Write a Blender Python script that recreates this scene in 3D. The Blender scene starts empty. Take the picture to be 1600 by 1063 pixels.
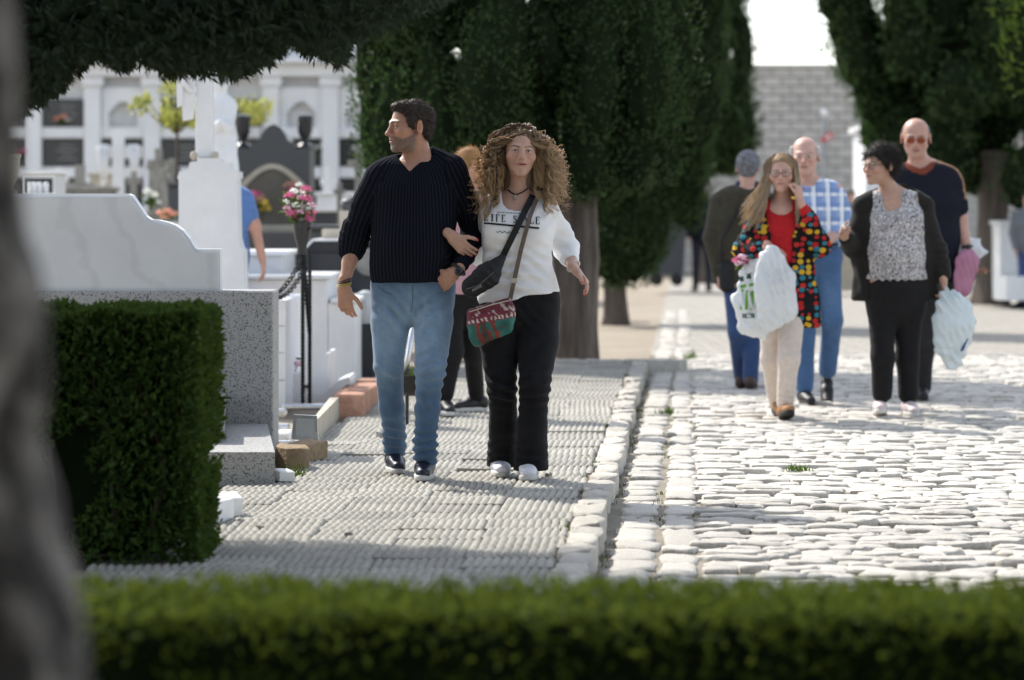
import bpy, math, random
import numpy as np
from mathutils import Vector, Matrix
from mathutils.bvhtree import BVHTree
random.seed(7); RNG = np.random.default_rng(7)
SC = bpy.context.scene; COL = SC.collection
# ---------------------------------------------------------------- camera, sky, sun, exposure
F, CH, HY = 4600.0, 1.23, 343.0          # focal length in photo pixels, camera height, horizon row
cam = bpy.data.cameras.new('camera'); camo = bpy.data.objects.new('camera', cam); COL.objects.link(camo)
camo.location = (0, 0, CH); camo.rotation_euler = (math.radians(90), 0, 0)
cam.sensor_width = 36; cam.lens = F*36/1600; cam.shift_y = -(531.5-HY)/1600
cam.clip_start = 0.1; cam.clip_end = 2000
cam.dof.use_dof = True; cam.dof.focus_distance = 13.95; cam.dof.aperture_fstop = 2.5
SC.camera = camo
SUN_AZ = math.atan2(-0.62, 0.785); SUN_EL = math.radians(43)
w = bpy.data.worlds.new('World'); SC.world = w; w.use_nodes = True
nt = w.node_tree; bg = nt.nodes['Background']
sky = nt.nodes.new('ShaderNodeTexSky'); sky.sky_type = 'NISHITA'; sky.sun_disc = False
sky.sun_elevation = SUN_EL; sky.sun_rotation = SUN_AZ; sky.air_density = 1.0; sky.dust_density = 1.0; sky.ozone_density = 1.0
hsv = nt.nodes.new('ShaderNodeHueSaturation'); hsv.inputs['Saturation'].default_value = .5      # thin bright cloud veil
nt.links.new(sky.outputs[0], hsv.inputs['Color']); nt.links.new(hsv.outputs[0], bg.inputs[0]); bg.inputs[1].default_value = 0.15
sl = bpy.data.lights.new('sun', 'SUN'); sl.energy = 2.9; sl.angle = math.radians(1.0); sl.color = (1, 0.95, 0.87)
so = bpy.data.objects.new('sun', sl); COL.objects.link(so)
sd = Vector((math.sin(SUN_AZ)*math.cos(SUN_EL), math.cos(SUN_AZ)*math.cos(SUN_EL), math.sin(SUN_EL)))
so.rotation_euler = (-sd).to_track_quat('-Z', 'Y').to_euler(); so.location = (-20, 30, 30)
SC.view_settings.view_transform = 'Standard'; SC.view_settings.look = 'None'
SC.view_settings.exposure = 1.13; SC.view_settings.gamma = 1; SC.view_settings.use_curve_mapping = False
SC.render.engine = 'CYCLES'; SC.cycles.use_denoising = True
SC.cycles.max_bounces = 6; SC.cycles.transparent_max_bounces = 8
# ---------------------------------------------------------------- helpers
def DG(py, z=0.0): return F*(CH-z)/(py-HY)              # distance of a ground point seen at row py
def WX(px, D): return (px-800)*D/F
def WZ(py, D): return CH-(py-HY)*D/F
def WP(px, py, D): return Vector((WX(px, D), D, WZ(py, D)))
RS = 0.0593                                             # the road runs slightly to the right
def QX(q, D): return q+RS*D
def npmesh(name, V, faces, smooth=False):
    V = np.asarray(V, dtype=np.float32).reshape(-1, 3)
    me = bpy.data.meshes.new(name)
    if isinstance(faces, np.ndarray) and faces.ndim == 2:
        k = faces.shape[1]; n = len(faces)
        me.vertices.add(len(V)); me.vertices.foreach_set('co', V.ravel())
        me.loops.add(n*k); me.loops.foreach_set('vertex_index', faces.astype(np.int32).ravel())
        me.polygons.add(n); me.polygons.foreach_set('loop_start', np.arange(0, n*k, k, dtype=np.int32))
        me.update(calc_edges=True); me.validate()
    else:
        me.from_pydata([tuple(v) for v in V.tolist()], [], [tuple(f) for f in faces]); me.update()
    if smooth and len(me.polygons): me.polygons.foreach_set('use_smooth', np.ones(len(me.polygons), dtype=bool))
    return me
def link(name, me, m=None, parent=None):
    o = bpy.data.objects.new(name, me); COL.objects.link(o)
    if m and me is not None and len(me.materials) == 0: me.materials.append(m)
    if parent is not None:
        o.parent = parent
        o.matrix_parent_inverse = (Matrix.Translation(parent.location) @ parent.rotation_euler.to_matrix().to_4x4()).inverted()
    return o
def tag(o, label, cat=None, group=None, kind=None):
    if label: o['label'] = label
    if cat: o['category'] = cat
    if group: o['group'] = group
    if kind: o['kind'] = kind
    return o
def thing(name, label, cat, loc=(0, 0, 0), group=None):
    o = bpy.data.objects.new(name, None); COL.objects.link(o); o.location = loc; o.empty_display_size = .1
    return tag(o, label, cat, group)
class MB:
    def __init__(s): s.v = []; s.f = []
    def add(s, V, Fs):
        b = len(s.v); s.v += [tuple(v) for v in V]; s.f += [tuple(i+b for i in f) for f in Fs]; return s
    def box(s, x0, x1, y0, y1, z0, z1, bev=0.0):
        if bev <= 0:
            return s.add([(x0,y0,z0),(x1,y0,z0),(x1,y1,z0),(x0,y1,z0),(x0,y0,z1),(x1,y0,z1),(x1,y1,z1),(x0,y1,z1)],
                         [(0,3,2,1),(4,5,6,7),(0,1,5,4),(1,2,6,5),(2,3,7,6),(3,0,4,7)])
        b = min(bev, (x1-x0)/2.1, (y1-y0)/2.1, (z1-z0)/2.1)
        def ring(e, z): return [(x0+e,y0,z),(x1-e,y0,z),(x1,y0+e,z),(x1,y1-e,z),(x1-e,y1,z),(x0+e,y1,z),(x0,y1-e,z),(x0,y0+e,z)]
        def inr(z): return [(x0+b,y0+b,z),(x1-b,y0+b,z),(x1-b,y0+b,z),(x1-b,y1-b,z),(x1-b,y1-b,z),(x0+b,y1-b,z),(x0+b,y1-b,z),(x0+b,y0+b,z)]
        R = [inr(z0), ring(b, z0+b), ring(b, z1-b), inr(z1)]
        V = sum(R, []); Fs = []
        for r in range(3):
            for i in range(8):
                j = (i+1) % 8; q = [r*8+i, r*8+j, (r+1)*8+j, (r+1)*8+i]
                Fs.append(q)
        Fs.append((0, 6, 4, 2)); Fs.append((24, 26, 28, 30))
        return s.add(V, Fs)
    def prism(s, poly, y0, y1):                       # poly in (x, z), extruded along y
        n = len(poly); A = sum(poly[i][0]*poly[(i+1) % n][1]-poly[(i+1) % n][0]*poly[i][1] for i in range(n))
        if A < 0: poly = poly[::-1]
        V = [(x, y0, z) for x, z in poly]+[(x, y1, z) for x, z in poly]
        Fs = [tuple(range(n)), tuple(range(2*n-1, n-1, -1))]+[(i, i+n, (i+1) % n+n, (i+1) % n) for i in range(n)]
        return s.add(V, Fs)
    def slab(s, poly, z0, z1):                        # poly in (x, y), extruded along z
        n = len(poly); A = sum(poly[i][0]*poly[(i+1) % n][1]-poly[(i+1) % n][0]*poly[i][1] for i in range(n))
        if A < 0: poly = poly[::-1]
        V = [(x, y, z0) for x, y in poly]+[(x, y, z1) for x, y in poly]
        return s.add(V, [tuple(range(n-1, -1, -1)), tuple(range(n, 2*n))]+[(i, (i+1) % n, (i+1) % n+n, i+n) for i in range(n)])
    def lathe(s, c, prof, n=20, axis='z'):            # prof [(r, z)]
        V = []; Fs = []
        for r, z in prof:
            for i in range(n):
                a = 2*math.pi*i/n; p = (r*math.cos(a), r*math.sin(a), z)
                if axis == 'y': p = (p[0], p[2], p[1])
                if axis == 'x': p = (p[2], p[0], p[1])
                V.append((c[0]+p[0], c[1]+p[1], c[2]+p[2]))
        for k in range(len(prof)-1):
            for i in range(n):
                j = (i+1) % n; Fs.append((k*n+i, k*n+j, (k+1)*n+j, (k+1)*n+i))
        Fs.append(tuple(range(n-1, -1, -1))); Fs.append(tuple((len(prof)-1)*n+i for i in range(n)))
        return s.add(V, Fs)
    def tube(s, pts, r, n=6, twist=0.0, closed=False):
        P = [Vector(p) for p in pts]; m = len(P); rr = r if hasattr(r, '__len__') else [r]*m
        V = []; Fs = []; up = Vector((0.13, 0.21, 0.97)); N = None
        for k in range(m):
            t = (P[(k+1) % m]-P[k-1]) if closed else (P[min(k+1, m-1)]-P[max(k-1, 0)])
            t = t.normalized() if t.length > 1e-9 else Vector((0, 0, 1))
            if N is None: N = t.cross(up).normalized() if t.cross(up).length > 1e-4 else Vector((1, 0, 0))
            N = (N-t*N.dot(t)); N = N.normalized() if N.length > 1e-6 else t.orthogonal().normalized()
            B = t.cross(N)
            for i in range(n):
                a = 2*math.pi*i/n+twist*k; V.append(P[k]+(N*math.cos(a)+B*math.sin(a))*rr[k])
        for k in range(m if closed else m-1):
            for i in range(n):
                j = (i+1) % n; k2 = (k+1) % m; Fs.append((k*n+i, k*n+j, k2*n+j, k2*n+i))
        if not closed: Fs.append(tuple(range(n-1, -1, -1))); Fs.append(tuple((m-1)*n+i for i in range(n)))
        return s.add(V, Fs)
    def xf(s, M):
        s.v = [tuple(M @ Vector(v)) for v in s.v]; return s
    def build(s, name, m, parent=None, smooth=False):
        me = npmesh(name, s.v, s.f, smooth)
        if smooth == 'auto':
            try: me.set_sharp_from_angle(angle=math.radians(35))
            except Exception: pass
        return link(name, me, m, parent)
def blob(V, amp, sc, seed=0):
    r = np.random.default_rng(seed); K = r.normal(size=(7, 3))*sc; ph = r.uniform(0, 6.28, 7)
    return amp*np.sin(V @ K.T+ph).sum(1)/3.0
# ---------------------------------------------------------------- materials
MATS = {}
def M(name, c1, c2=None, rough=.75, scale=6., bump=.15, bscale=40., metal=0., spec=.35, rand=0., detail=5., sheen=0., trans=None, coat=0.):
    if name in MATS: return MATS[name]
    m = bpy.data.materials.new(name); m.use_nodes = True; MATS[name] = m
    t = m.node_tree; N = t.nodes; L = t.links; b = N['Principled BSDF']
    b.inputs['Roughness'].default_value = rough; b.inputs['Metallic'].default_value = metal
    b.inputs['Specular IOR Level'].default_value = spec
    if sheen: b.inputs['Sheen Weight'].default_value = sheen
    if coat: b.inputs['Coat Weight'].default_value = coat; b.inputs['Coat Roughness'].default_value = .08
    tc = N.new('ShaderNodeTexCoord'); no = N.new('ShaderNodeTexNoise')
    no.inputs['Scale'].default_value = scale; no.inputs['Detail'].default_value = detail; no.inputs['Roughness'].default_value = .62
    L.new(tc.outputs['Object'], no.inputs['Vector'])
    if c2 is None: c2 = tuple(x*.72 for x in c1)
    cr = N.new('ShaderNodeValToRGB'); cr.color_ramp.elements[0].position = .32; cr.color_ramp.elements[1].position = .68
    cr.color_ramp.elements[0].color = (*c2, 1); cr.color_ramp.elements[1].color = (*c1, 1)
    L.new(no.outputs['Fac'], cr.inputs['Fac']); out = cr.outputs['Color']
    if rand:
        oi = N.new('ShaderNodeObjectInfo'); mr = N.new('ShaderNodeMapRange'); mr.inputs[3].default_value = 1-rand; mr.inputs[4].default_value = 1+rand*.6
        L.new(oi.outputs['Random'], mr.inputs[0]); hs = N.new('ShaderNodeHueSaturation'); L.new(out, hs.inputs['Color']); L.new(mr.outputs[0], hs.inputs['Value']); out = hs.outputs['Color']
    L.new(out, b.inputs['Base Color'])
    if bump:
        n2 = N.new('ShaderNodeTexNoise'); n2.inputs['Scale'].default_value = bscale; n2.inputs['Detail'].default_value = 4; L.new(tc.outputs['Object'], n2.inputs['Vector'])
        bp = N.new('ShaderNodeBump'); bp.inputs['Strength'].default_value = bump; bp.inputs['Distance'].default_value = .02
        L.new(n2.outputs['Fac'], bp.inputs['Height']); L.new(bp.outputs['Normal'], b.inputs['Normal'])
    if trans is not None:
        tr = N.new('ShaderNodeBsdfTranslucent'); tr.inputs[0].default_value = (*trans[0], 1); mx = N.new('ShaderNodeMixShader'); mx.inputs[0].default_value = trans[1]
        L.new(b.outputs[0], mx.inputs[1]); L.new(tr.outputs[0], mx.inputs[2]); L.new(mx.outputs[0], N['Material Output'].inputs['Surface'])
    return m
def granite(name, a, b_, c):
    m = M(name, a, b_, rough=.6, scale=160, bump=.05, bscale=200, detail=3)
    t = m.node_tree; N = t.nodes; L = t.links
    vo = N.new('ShaderNodeTexVoronoi'); vo.inputs['Scale'].default_value = 170
    tc = [n for n in N if n.type == 'TEX_COORD'][0]; L.new(tc.outputs['Object'], vo.inputs['Vector'])
    cr = N.new('ShaderNodeValToRGB'); cr.color_ramp.elements[0].position = .10; cr.color_ramp.elements[1].position = .22
    cr.color_ramp.elements[0].color = (1, 1, 1, 1); cr.color_ramp.elements[1].color = (0, 0, 0, 1)
    se = N.new('ShaderNodeSeparateColor'); L.new(vo.outputs['Color'], se.inputs[0]); L.new(se.outputs[0], cr.inputs[0])
    mx = N.new('ShaderNodeMix'); mx.data_type = 'RGBA'; mx.inputs['B'].default_value = (*c, 1)
    src = [n for n in N if n.type == 'VALTORGB'][0]
    L.new(cr.outputs[0], mx.inputs['Factor']); L.new(src.outputs[0], mx.inputs['A']); L.new(mx.outputs['Result'], N['Principled BSDF'].inputs['Base Color'])
    return m
def marble(name, a, vein):
    m = M(name, a, tuple(x*.9 for x in a), rough=.4, scale=3, bump=.02, bscale=60)
    t = m.node_tree; N = t.nodes; L = t.links; tc = [n for n in N if n.type == 'TEX_COORD'][0]
    mp = N.new('ShaderNodeMapping'); mp.inputs['Rotation'].default_value = (.3, .5, .2); L.new(tc.outputs['Object'], mp.inputs[0])
    wv = N.new('ShaderNodeTexWave'); wv.inputs['Scale'].default_value = 1.1; wv.inputs['Distortion'].default_value = 9; wv.inputs['Detail'].default_value = 5; wv.inputs['Detail Scale'].default_value = 1.3
    L.new(mp.outputs[0], wv.inputs['Vector'])
    cr = N.new('ShaderNodeValToRGB'); cr.color_ramp.elements[0].position = .0; cr.color_ramp.elements[1].position = .12
    cr.color_ramp.elements[0].color = (.22, .22, .22, 1); cr.color_ramp.elements[1].color = (0, 0, 0, 1)
    mx = N.new('ShaderNodeMix'); mx.data_type = 'RGBA'; mx.inputs['B'].default_value = (*vein, 1)
    src = [n for n in N if n.type == 'VALTORGB'][0]
    L.new(wv.outputs[1], cr.inputs[0]); L.new(cr.outputs[0], mx.inputs['Factor']); L.new(src.outputs[0], mx.inputs['A'])
    L.new(mx.outputs['Result'], N['Principled BSDF'].inputs['Base Color']); return m
m_soil = M('soil', (.34, .29, .225), (.24, .20, .15), rough=.95, scale=1.2, bump=.5, bscale=18)
m_mortar = M('joint dirt', (.29, .26, .21), (.16, .14, .11), rough=.95, scale=3, bump=.5, bscale=30)
m_roadfar = M('far paving', (.44, .415, .37), (.29, .27, .235), rough=.85, scale=3.5, bump=.5, bscale=9)
def far_cobbles(m):
    N = m.node_tree.nodes; L = m.node_tree.links; tc = [n for n in N if n.type == 'TEX_COORD'][0]; src = [n for n in N if n.type == 'VALTORGB'][0]
    b = N.new('ShaderNodeTexBrick'); b.inputs['Scale'].default_value = 1; b.inputs['Brick Width'].default_value = .2; b.inputs['Row Height'].default_value = .125; b.inputs['Mortar Size'].default_value = .014; b.inputs['Mortar Smooth'].default_value = .4; b.inputs['Mortar'].default_value = (.17, .15, .12, 1)
    b.offset = .37; b.inputs['Bias'].default_value = -.2; b.inputs['Color2'].default_value = (.33, .31, .27, 1); no = N.new('ShaderNodeTexNoise'); no.inputs['Scale'].default_value = 2.5; mx = N.new('ShaderNodeVectorMath'); mx.operation = 'MULTIPLY_ADD'; mx.inputs[1].default_value = (.12, .12, 0)
    L.new(tc.outputs['Object'], no.inputs['Vector']); L.new(no.outputs['Color'], mx.inputs[0]); L.new(tc.outputs['Object'], mx.inputs[2]); L.new(mx.outputs[0], b.inputs['Vector']); L.new(src.outputs[0], b.inputs['Color1']); L.new(b.outputs['Color'], N['Principled BSDF'].inputs['Base Color'])
    bp = [n for n in N if n.type == 'BUMP'][0]; inv = N.new('ShaderNodeMath'); inv.operation = 'SUBTRACT'; inv.inputs[0].default_value = 1; L.new(b.outputs['Fac'], inv.inputs[1]); L.new(inv.outputs[0], bp.inputs['Height'])
far_cobbles(m_roadfar)
m_tile = M('pavement tile', (.40, .385, .34), (.30, .285, .245), rough=.85, scale=9, bump=.25, bscale=120, rand=.16)
m_cobble = M('cobble stone', (.56, .53, .475), (.40, .375, .33), rough=.72, scale=14, bump=.35, bscale=60, rand=.15)
m_kerb = M('kerb stone', (.56, .53, .47), (.40, .37, .32), rough=.85, scale=11, bump=.6, bscale=45, rand=.15)
m_granite = granite('grey granite', (.43, .425, .41), (.27, .27, .265), (.10, .10, .10))
m_marble = marble('grey veined marble', (.66, .67, .67), (.38, .38, .37))
m_white = M('white marble', (.80, .80, .80), (.70, .71, .71), rough=.45, scale=4, bump=.05)
m_plaster = M('white plaster', (.80, .81, .82), (.70, .71, .73), rough=.85, scale=1.5, bump=.15, bscale=25)
m_black = M('black granite', (.030, .034, .040), (.016, .018, .022), rough=.25, scale=90, bump=.0, spec=.5)
m_dkgrey = M('dark grey granite', (.075, .078, .082), (.05, .052, .055), rough=.35, scale=80, bump=.0, spec=.5)
m_iron = M('black iron', (.022, .022, .022), (.012, .012, .012), rough=.5, scale=40, bump=.2)
m_chrome = M('brushed steel', (.62, .64, .66), (.5, .52, .54), rough=.28, metal=.9, scale=20, bump=.1)
m_brick = M('red brick', (.52, .30, .21), (.38, .20, .14), rough=.9, scale=18, bump=.5, bscale=60, rand=.2)
m_ybrick = M('tan brick', (.34, .24, .14), (.22, .16, .10), rough=.9, scale=14, bump=.6, bscale=40)
m_block = M('wall block', (.55, .52, .48), (.44, .415, .385), rough=.9, scale=7, bump=.4, bscale=40, rand=.14)
m_stone = M('weathered stone', (.36, .35, .32), (.22, .21, .19), rough=.9, scale=7, bump=.5, bscale=30)
m_sand = M('beige stone', (.50, .46, .38), (.40, .36, .29), rough=.85, scale=8, bump=.3)
m_bark = M('cypress bark', (.155, .128, .108), (.06, .048, .04), rough=.95, scale=7, bump=1.0, bscale=26)
def stretch(m, v):
    N = m.node_tree.nodes; L = m.node_tree.links; tc = [n for n in N if n.type == 'TEX_COORD'][0]
    mp = N.new('ShaderNodeMapping'); mp.inputs['Scale'].default_value = v
    for lk in list(tc.outputs['Object'].links): s_ = lk.to_socket; L.new(mp.outputs[0], s_)
    L.new(tc.outputs['Object'], mp.inputs[0])
stretch(m_bark, (2.2, 2.2, .22))
m_barkn = M('pale bark', (.27, .25, .235), (.030, .026, .024), rough=.95, scale=9.0, bump=.9, bscale=22)
_r = [n for n in m_barkn.node_tree.nodes if n.type == 'VALTORGB'][0].color_ramp; _r.elements[0].position = .44; _r.elements[1].position = .60
m_leaf = M('cypress leaf', (.046, .086, .022), (.016, .038, .011), rough=.6, scale=5, bump=0, trans=((.06, .13, .02), .22))
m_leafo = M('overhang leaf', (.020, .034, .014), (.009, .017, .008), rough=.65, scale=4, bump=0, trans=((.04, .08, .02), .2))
m_leafh = M('hedge leaf', (.062, .108, .024), (.024, .050, .013), rough=.75, scale=9, bump=0, spec=.12, trans=((.14, .22, .03), .25))
m_leafb = M('low hedge leaf', (.088, .130, .018), (.036, .062, .010), rough=.8, scale=5, bump=0, spec=.08, trans=((.20, .25, .035), .20))
m_leafy = M('yellow leaf', (.42, .42, .10), (.22, .29, .07), rough=.6, scale=9, bump=0, trans=((.5, .5, .1), .3))
m_shade_core = M('core shade', (.014, .022, .010), (.008, .013, .006), rough=1, bump=0, spec=0)  # near-black tone for solid cores: the shade deep in foliage put into colour
m_twig = M('twig', (.13, .10, .08), (.08, .06, .05), rough=.95, bump=.3)
# ================================================================ ground, pavement, road
ZR = -0.06                                   # road level; the pavement top is z = 0
g = MB(); g.add([(-400, -20, -.10), (400, -20, -.10), (400, 900, -.10), (-400, 900, -.10)], [(0, 1, 2, 3)])
tag(g.build('ground', m_soil), 'pale sandy ground between the trees and graves', kind='structure')
def strip(q0, q1, d0, d1, z0, z1): return MB().slab([(QX(q0, d0), d0), (QX(q1, d0), d0), (QX(q1, d1), d1), (QX(q0, d1), d1)], z0, z1)
road = tag(strip(-.35, 14, 2, 28, -.14, ZR-.020).build('road', m_mortar), 'cobbled cemetery road', kind='structure')
tag(strip(-.35, 14, 28.0, 78, -.14, ZR-.012).build('far_road', m_roadfar), 'far stretch of the pale cobbled road', kind='structure')
pave = tag(strip(-2.35, -.36, 2, 25.1, -.13, -.022).build('pavement', m_mortar), 'pavement of ridged concrete tiles', kind='structure')
plot = tag(MB().slab([(-14, 5), (QX(-2.35, 5), 5), (QX(-2.35, 30), 30), (QX(-2.35, 30), 44), (-14, 44)], -.13, -.03).build('plot_ground', m_soil), 'sandy ground under the graves', kind='structure')
# ridged tile: ten rounded ribs, two rows
def tile_mesh(seed):
    T = .328; nx, ny = 41, 13; r = np.random.default_rng(seed)
    u = np.linspace(0, 1, nx); v = np.linspace(0, 1, ny); U, Vv = np.meshgrid(u, v)
    rib = np.abs(np.sin(np.pi*U*10))**.7; row = np.abs(np.sin(np.pi*Vv*3))**.62
    off = (np.floor(Vv*1.999) % 2)*.0
    Z = -.011+.0135*rib*(.30+.70*row)*(1+.12*np.sin(7*U+r.uniform(0, 6)))+r.normal(size=U.shape)*.0006
    Z[0, :] = Z[-1, :] = -.010; Z[:, 0] = Z[:, -1] = -.010
    top = np.stack([(U-.5)*T, (Vv-.5)*T, Z], -1).reshape(-1, 3)
    idx = np.arange(nx*ny).reshape(ny, nx)
    Fs = np.stack([idx[:-1, :-1], idx[:-1, 1:], idx[1:, 1:], idx[1:, :-1]], -1).reshape(-1, 4).tolist()
    b = len(top); low = [(-T/2, -T/2, -.035), (T/2, -T/2, -.035), (T/2, T/2, -.035), (-T/2, T/2, -.035)]
    V = top.tolist()+low
    Fs += [[b, b+1]+idx[0, ::-1].tolist(), [b+1, b+2]+idx[::-1, -1].tolist(), [b+2, b+3]+idx[-1, :].tolist(), [b+3, b]+idx[:, 0].tolist()]
    me = npmesh('tile', V, Fs, True); me.set_sharp_from_angle(angle=math.radians(50)); me.materials.append(m_tile); return me
TILES = [tile_mesh(i) for i in range(3)]
yaw = -math.atan(RS); rt = random.Random(3)
for i in range(46):
    d = 9.95+i*.332; joff = rt.gauss(0, .012)
    for j in range(5):
        q = -.475-.332*(j+.5)
        o = link('tile', TILES[rt.randrange(3)], None, pave)
        a = rt.gauss(0, .010); b_ = rt.gauss(0, .010); z = rt.gauss(0, .003)
        if rt.random() < .10: a += rt.choice((-1, 1))*.03; z += .008
        o.location = (QX(q+joff, d), d+rt.gauss(0, .004), z); o.rotation_euler = (a, b_, yaw+rt.gauss(0, .012))
        o.matrix_parent_inverse = Matrix()
def rough_block(w, d, h, seed, rnd=.25, dome=.3, n=10):      # a hewn stone: rounded outline, worn top
    r = np.random.default_rng(seed); V = []; Fs = []
    ang = np.arange(n)*2*np.pi/n+(np.pi/12 if n == 12 else 0)+r.normal(size=n)*.05; p = 8.0
    c, s_ = np.cos(ang), np.sin(ang); k = (np.abs(c)**p+np.abs(s_)**p)**(-1/p)*(1+r.normal(size=n)*.06*rnd*4)
    bx, by = c*k*w/2, s_*k*d/2
    for f, z in ((1.0, -h), (1.0, -.22*dome*h-.006), (.945, -.003), (.70, 0.0)):
        zz = z+r.normal(size=n)*.0025 if z > -h else np.full(n, z)
        for i in range(n): V.append((bx[i]*f, by[i]*f, zz[i]))
    for k_ in range(3):
        for i in range(n):
            j = (i+1) % n; Fs.append((k_*n+i, k_*n+j, (k_+1)*n+j, (k_+1)*n+i))
    V.append((0, 0, r.normal()*.002+.001)); t = len(V)-1
    for i in range(n): Fs.append((3*n+i, 3*n+(i+1) % n, t))
    return V, Fs
def block_mesh(name, w, d, h, seed, m, **k):
    V, Fs = rough_block(w, d, h, seed, **k); me = npmesh(name, V, Fs, True); me.set_sharp_from_angle(angle=math.radians(48)); me.materials.append(m); return me
# kerb stones
KS = [block_mesh('kerb_stone', .125, 1., .16, 50+i, m_kerb, rnd=.5, dome=.12, n=12) for i in range(5)]
d = 9.7
while d < 25.3:
    L_ = rt.uniform(.22, .46); o = link('kerb_stone', KS[rt.randrange(5)], None, pave); o.matrix_parent_inverse = Matrix()
    o.location = (QX(-.405+rt.gauss(0, .006), d+L_/2), d+L_/2, .012+rt.gauss(0, .006)); o.scale = (1+rt.gauss(0, .07), L_*.985, 1)
    o.rotation_euler = (rt.gauss(0, .02), rt.gauss(0, .03), yaw+rt.gauss(0, .02)); d += L_
q = -2.05                                                   # border stones across the end of the pavement
while q < -.5:
    L_ = rt.uniform(.3, .5); o = link('kerb_stone', KS[rt.randrange(5)], None, pave); o.matrix_parent_inverse = Matrix()
    o.location = (QX(q+L_/2, 25.25), 25.25, .03); o.scale = (1.3, L_, 1); o.rotation_euler = (0, 0, math.pi/2+yaw); q += L_
# gutter stones: two long rows
GS = [block_mesh('gutter_stone', 1., 1., .07, 80+i, m_cobble, rnd=.35, dome=.2, n=12) for i in range(6)]
for qa, qb in ((-.30, -.125), (-.105, .045)):
    d = 9.6
    while d < 42:
        L_ = rt.uniform(.17, .42)*(1 if d < 26 else 1.5); o = link('gutter_stone', GS[rt.randrange(6)], None, road); o.matrix_parent_inverse = Matrix()
        wq = qb-qa; qc = (qa+qb)/2+rt.gauss(0, .008)
        o.location = (QX(qc, d+L_/2), d+L_/2, ZR-.008+rt.gauss(0, .005)); o.scale = (wq*rt.uniform(.9, 1.02), L_*.97, 1)
        o.rotation_euler = (rt.gauss(0, .015), rt.gauss(0, .02), yaw+rt.gauss(0, .03)); d += L_
# cobbles: rows across the road; the nearest are objects, the others one mass
CB = [block_mesh('cobble', 1., 1., .06, 120+i, m_cobble, rnd=.45, dome=.22, n=12) for i in range(8)]
cob = []; d = 9.5
while d < 28:
    rw = rt.uniform(.098, .14); q = .06+rt.uniform(-.05, .02); xm = 870*d/F+.3
    while QX(q, d) < xm:
        wq = rt.uniform(.11, .27); cob.append((q+wq/2, d+rw/2+rt.gauss(0, .008), wq, rw)); q += wq
    d += rw
cob = [c for c in cob if c[1] > 9.95]; near = cob[:300]; far = cob[300:]
for qc, dc, wq, rw in near:
    o = link('cobble', CB[rt.randrange(8)], None, road); o.matrix_parent_inverse = Matrix()
    o.location = (QX(qc, dc), dc, ZR-.004+rt.gauss(0, .007)); o.scale = (wq*1.0, rw*1.0, 1); o.rotation_euler = (rt.gauss(0, .03), rt.gauss(0, .02), yaw+rt.gauss(0, .04)+rt.choice((0, math.pi)))
VV = []; FF = []; base = 0
raw = [rough_block(1, 1, .06, 120+i, rnd=.45, dome=.22, n=8) for i in range(8)]
raw = [(np.array(v), [f if len(f) == 4 else (f[0], f[1], f[2], f[2]) for f in fs]) for v, fs in raw]
for qc, dc, wq, rw in far:
    v, fs = raw[rt.randrange(8)]; a = yaw+rt.gauss(0, .04); c, s_ = math.cos(a), math.sin(a)
    p = v*np.array([wq*1.0, rw*1.0, 1]); x = p[:, 0]*c-p[:, 1]*s_+QX(qc, dc); y = p[:, 0]*s_+p[:, 1]*c+dc; z = p[:, 2]+ZR-.004+rt.gauss(0, .007)+(p[:, 1])*rt.gauss(0, .03)
    VV.append(np.stack([x, y, z], 1)); FF += [tuple(i+base for i in f[:3]) if f[2] == f[3] else tuple(i+base for i in f) for f in fs]; base += len(v)
cm = npmesh('distant_cobbles', np.concatenate(VV), FF, True); cm.set_sharp_from_angle(angle=math.radians(48))
tag(link('distant_cobbles', cm, m_cobble, road), None, kind='stuff')
# grass and moss along the kerb, stray leaves
def blades(name, pts, h, m, parent=None, n=6, seed=1):
    r = np.random.default_rng(seed); V = []; Fs = []
    for p in pts:
        for _ in range(n):
            a = r.uniform(0, 6.28); l = h*r.uniform(.5, 1.2); b = len(V); dx, dy = math.cos(a)*l*.5, math.sin(a)*l*.5
            x, y, z = p[0]+r.normal()*.02, p[1]+r.normal()*.02, p[2]
            V += [(x-.004, y, z), (x+.004, y, z), (x+dx, y+dy, z+l)]; Fs.append((b, b+1, b+2))
    return link(name, npmesh(name, V, Fs), m, parent)
pts = []
for _ in range(330):
    d = rt.uniform(9.8, 24); q = rt.choice((-.325, -.325, -.115, .05, -.475))+rt.gauss(0, .012)
    if rt.random() < .5+.5*math.sin(d*2.1+q*9): pts.append((QX(q, d), d, ZR-.03 if q > -.4 else -.015))
tag(blades('joint_moss', pts, .028, m_leafb, road), None, kind='stuff')
def tuft(px, py, z, h, n, label):
    d = DG(py, z); p = [(WX(px, d)+rt.gauss(0, .03), d+rt.gauss(0, .04), z-.01) for _ in range(n)]
    tag(blades('grass_tuft', p, h, m_leafh, None, 7, int(px)), label, 'weed', kind='stuff')
tuft(1042, 645, ZR, .05, 7, 'bright green weed growing between the gutter stones'); tuft(1247, 733, ZR, .035, 8, 'grey green weed growing between the road cobbles')
tuft(1078, 560, ZR, .10, 5, 'tall weed growing at the kerb by the tree'); tuft(453, 740, 0, .07, 5, 'weed sprouting beside the broken tan bricks')
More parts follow.
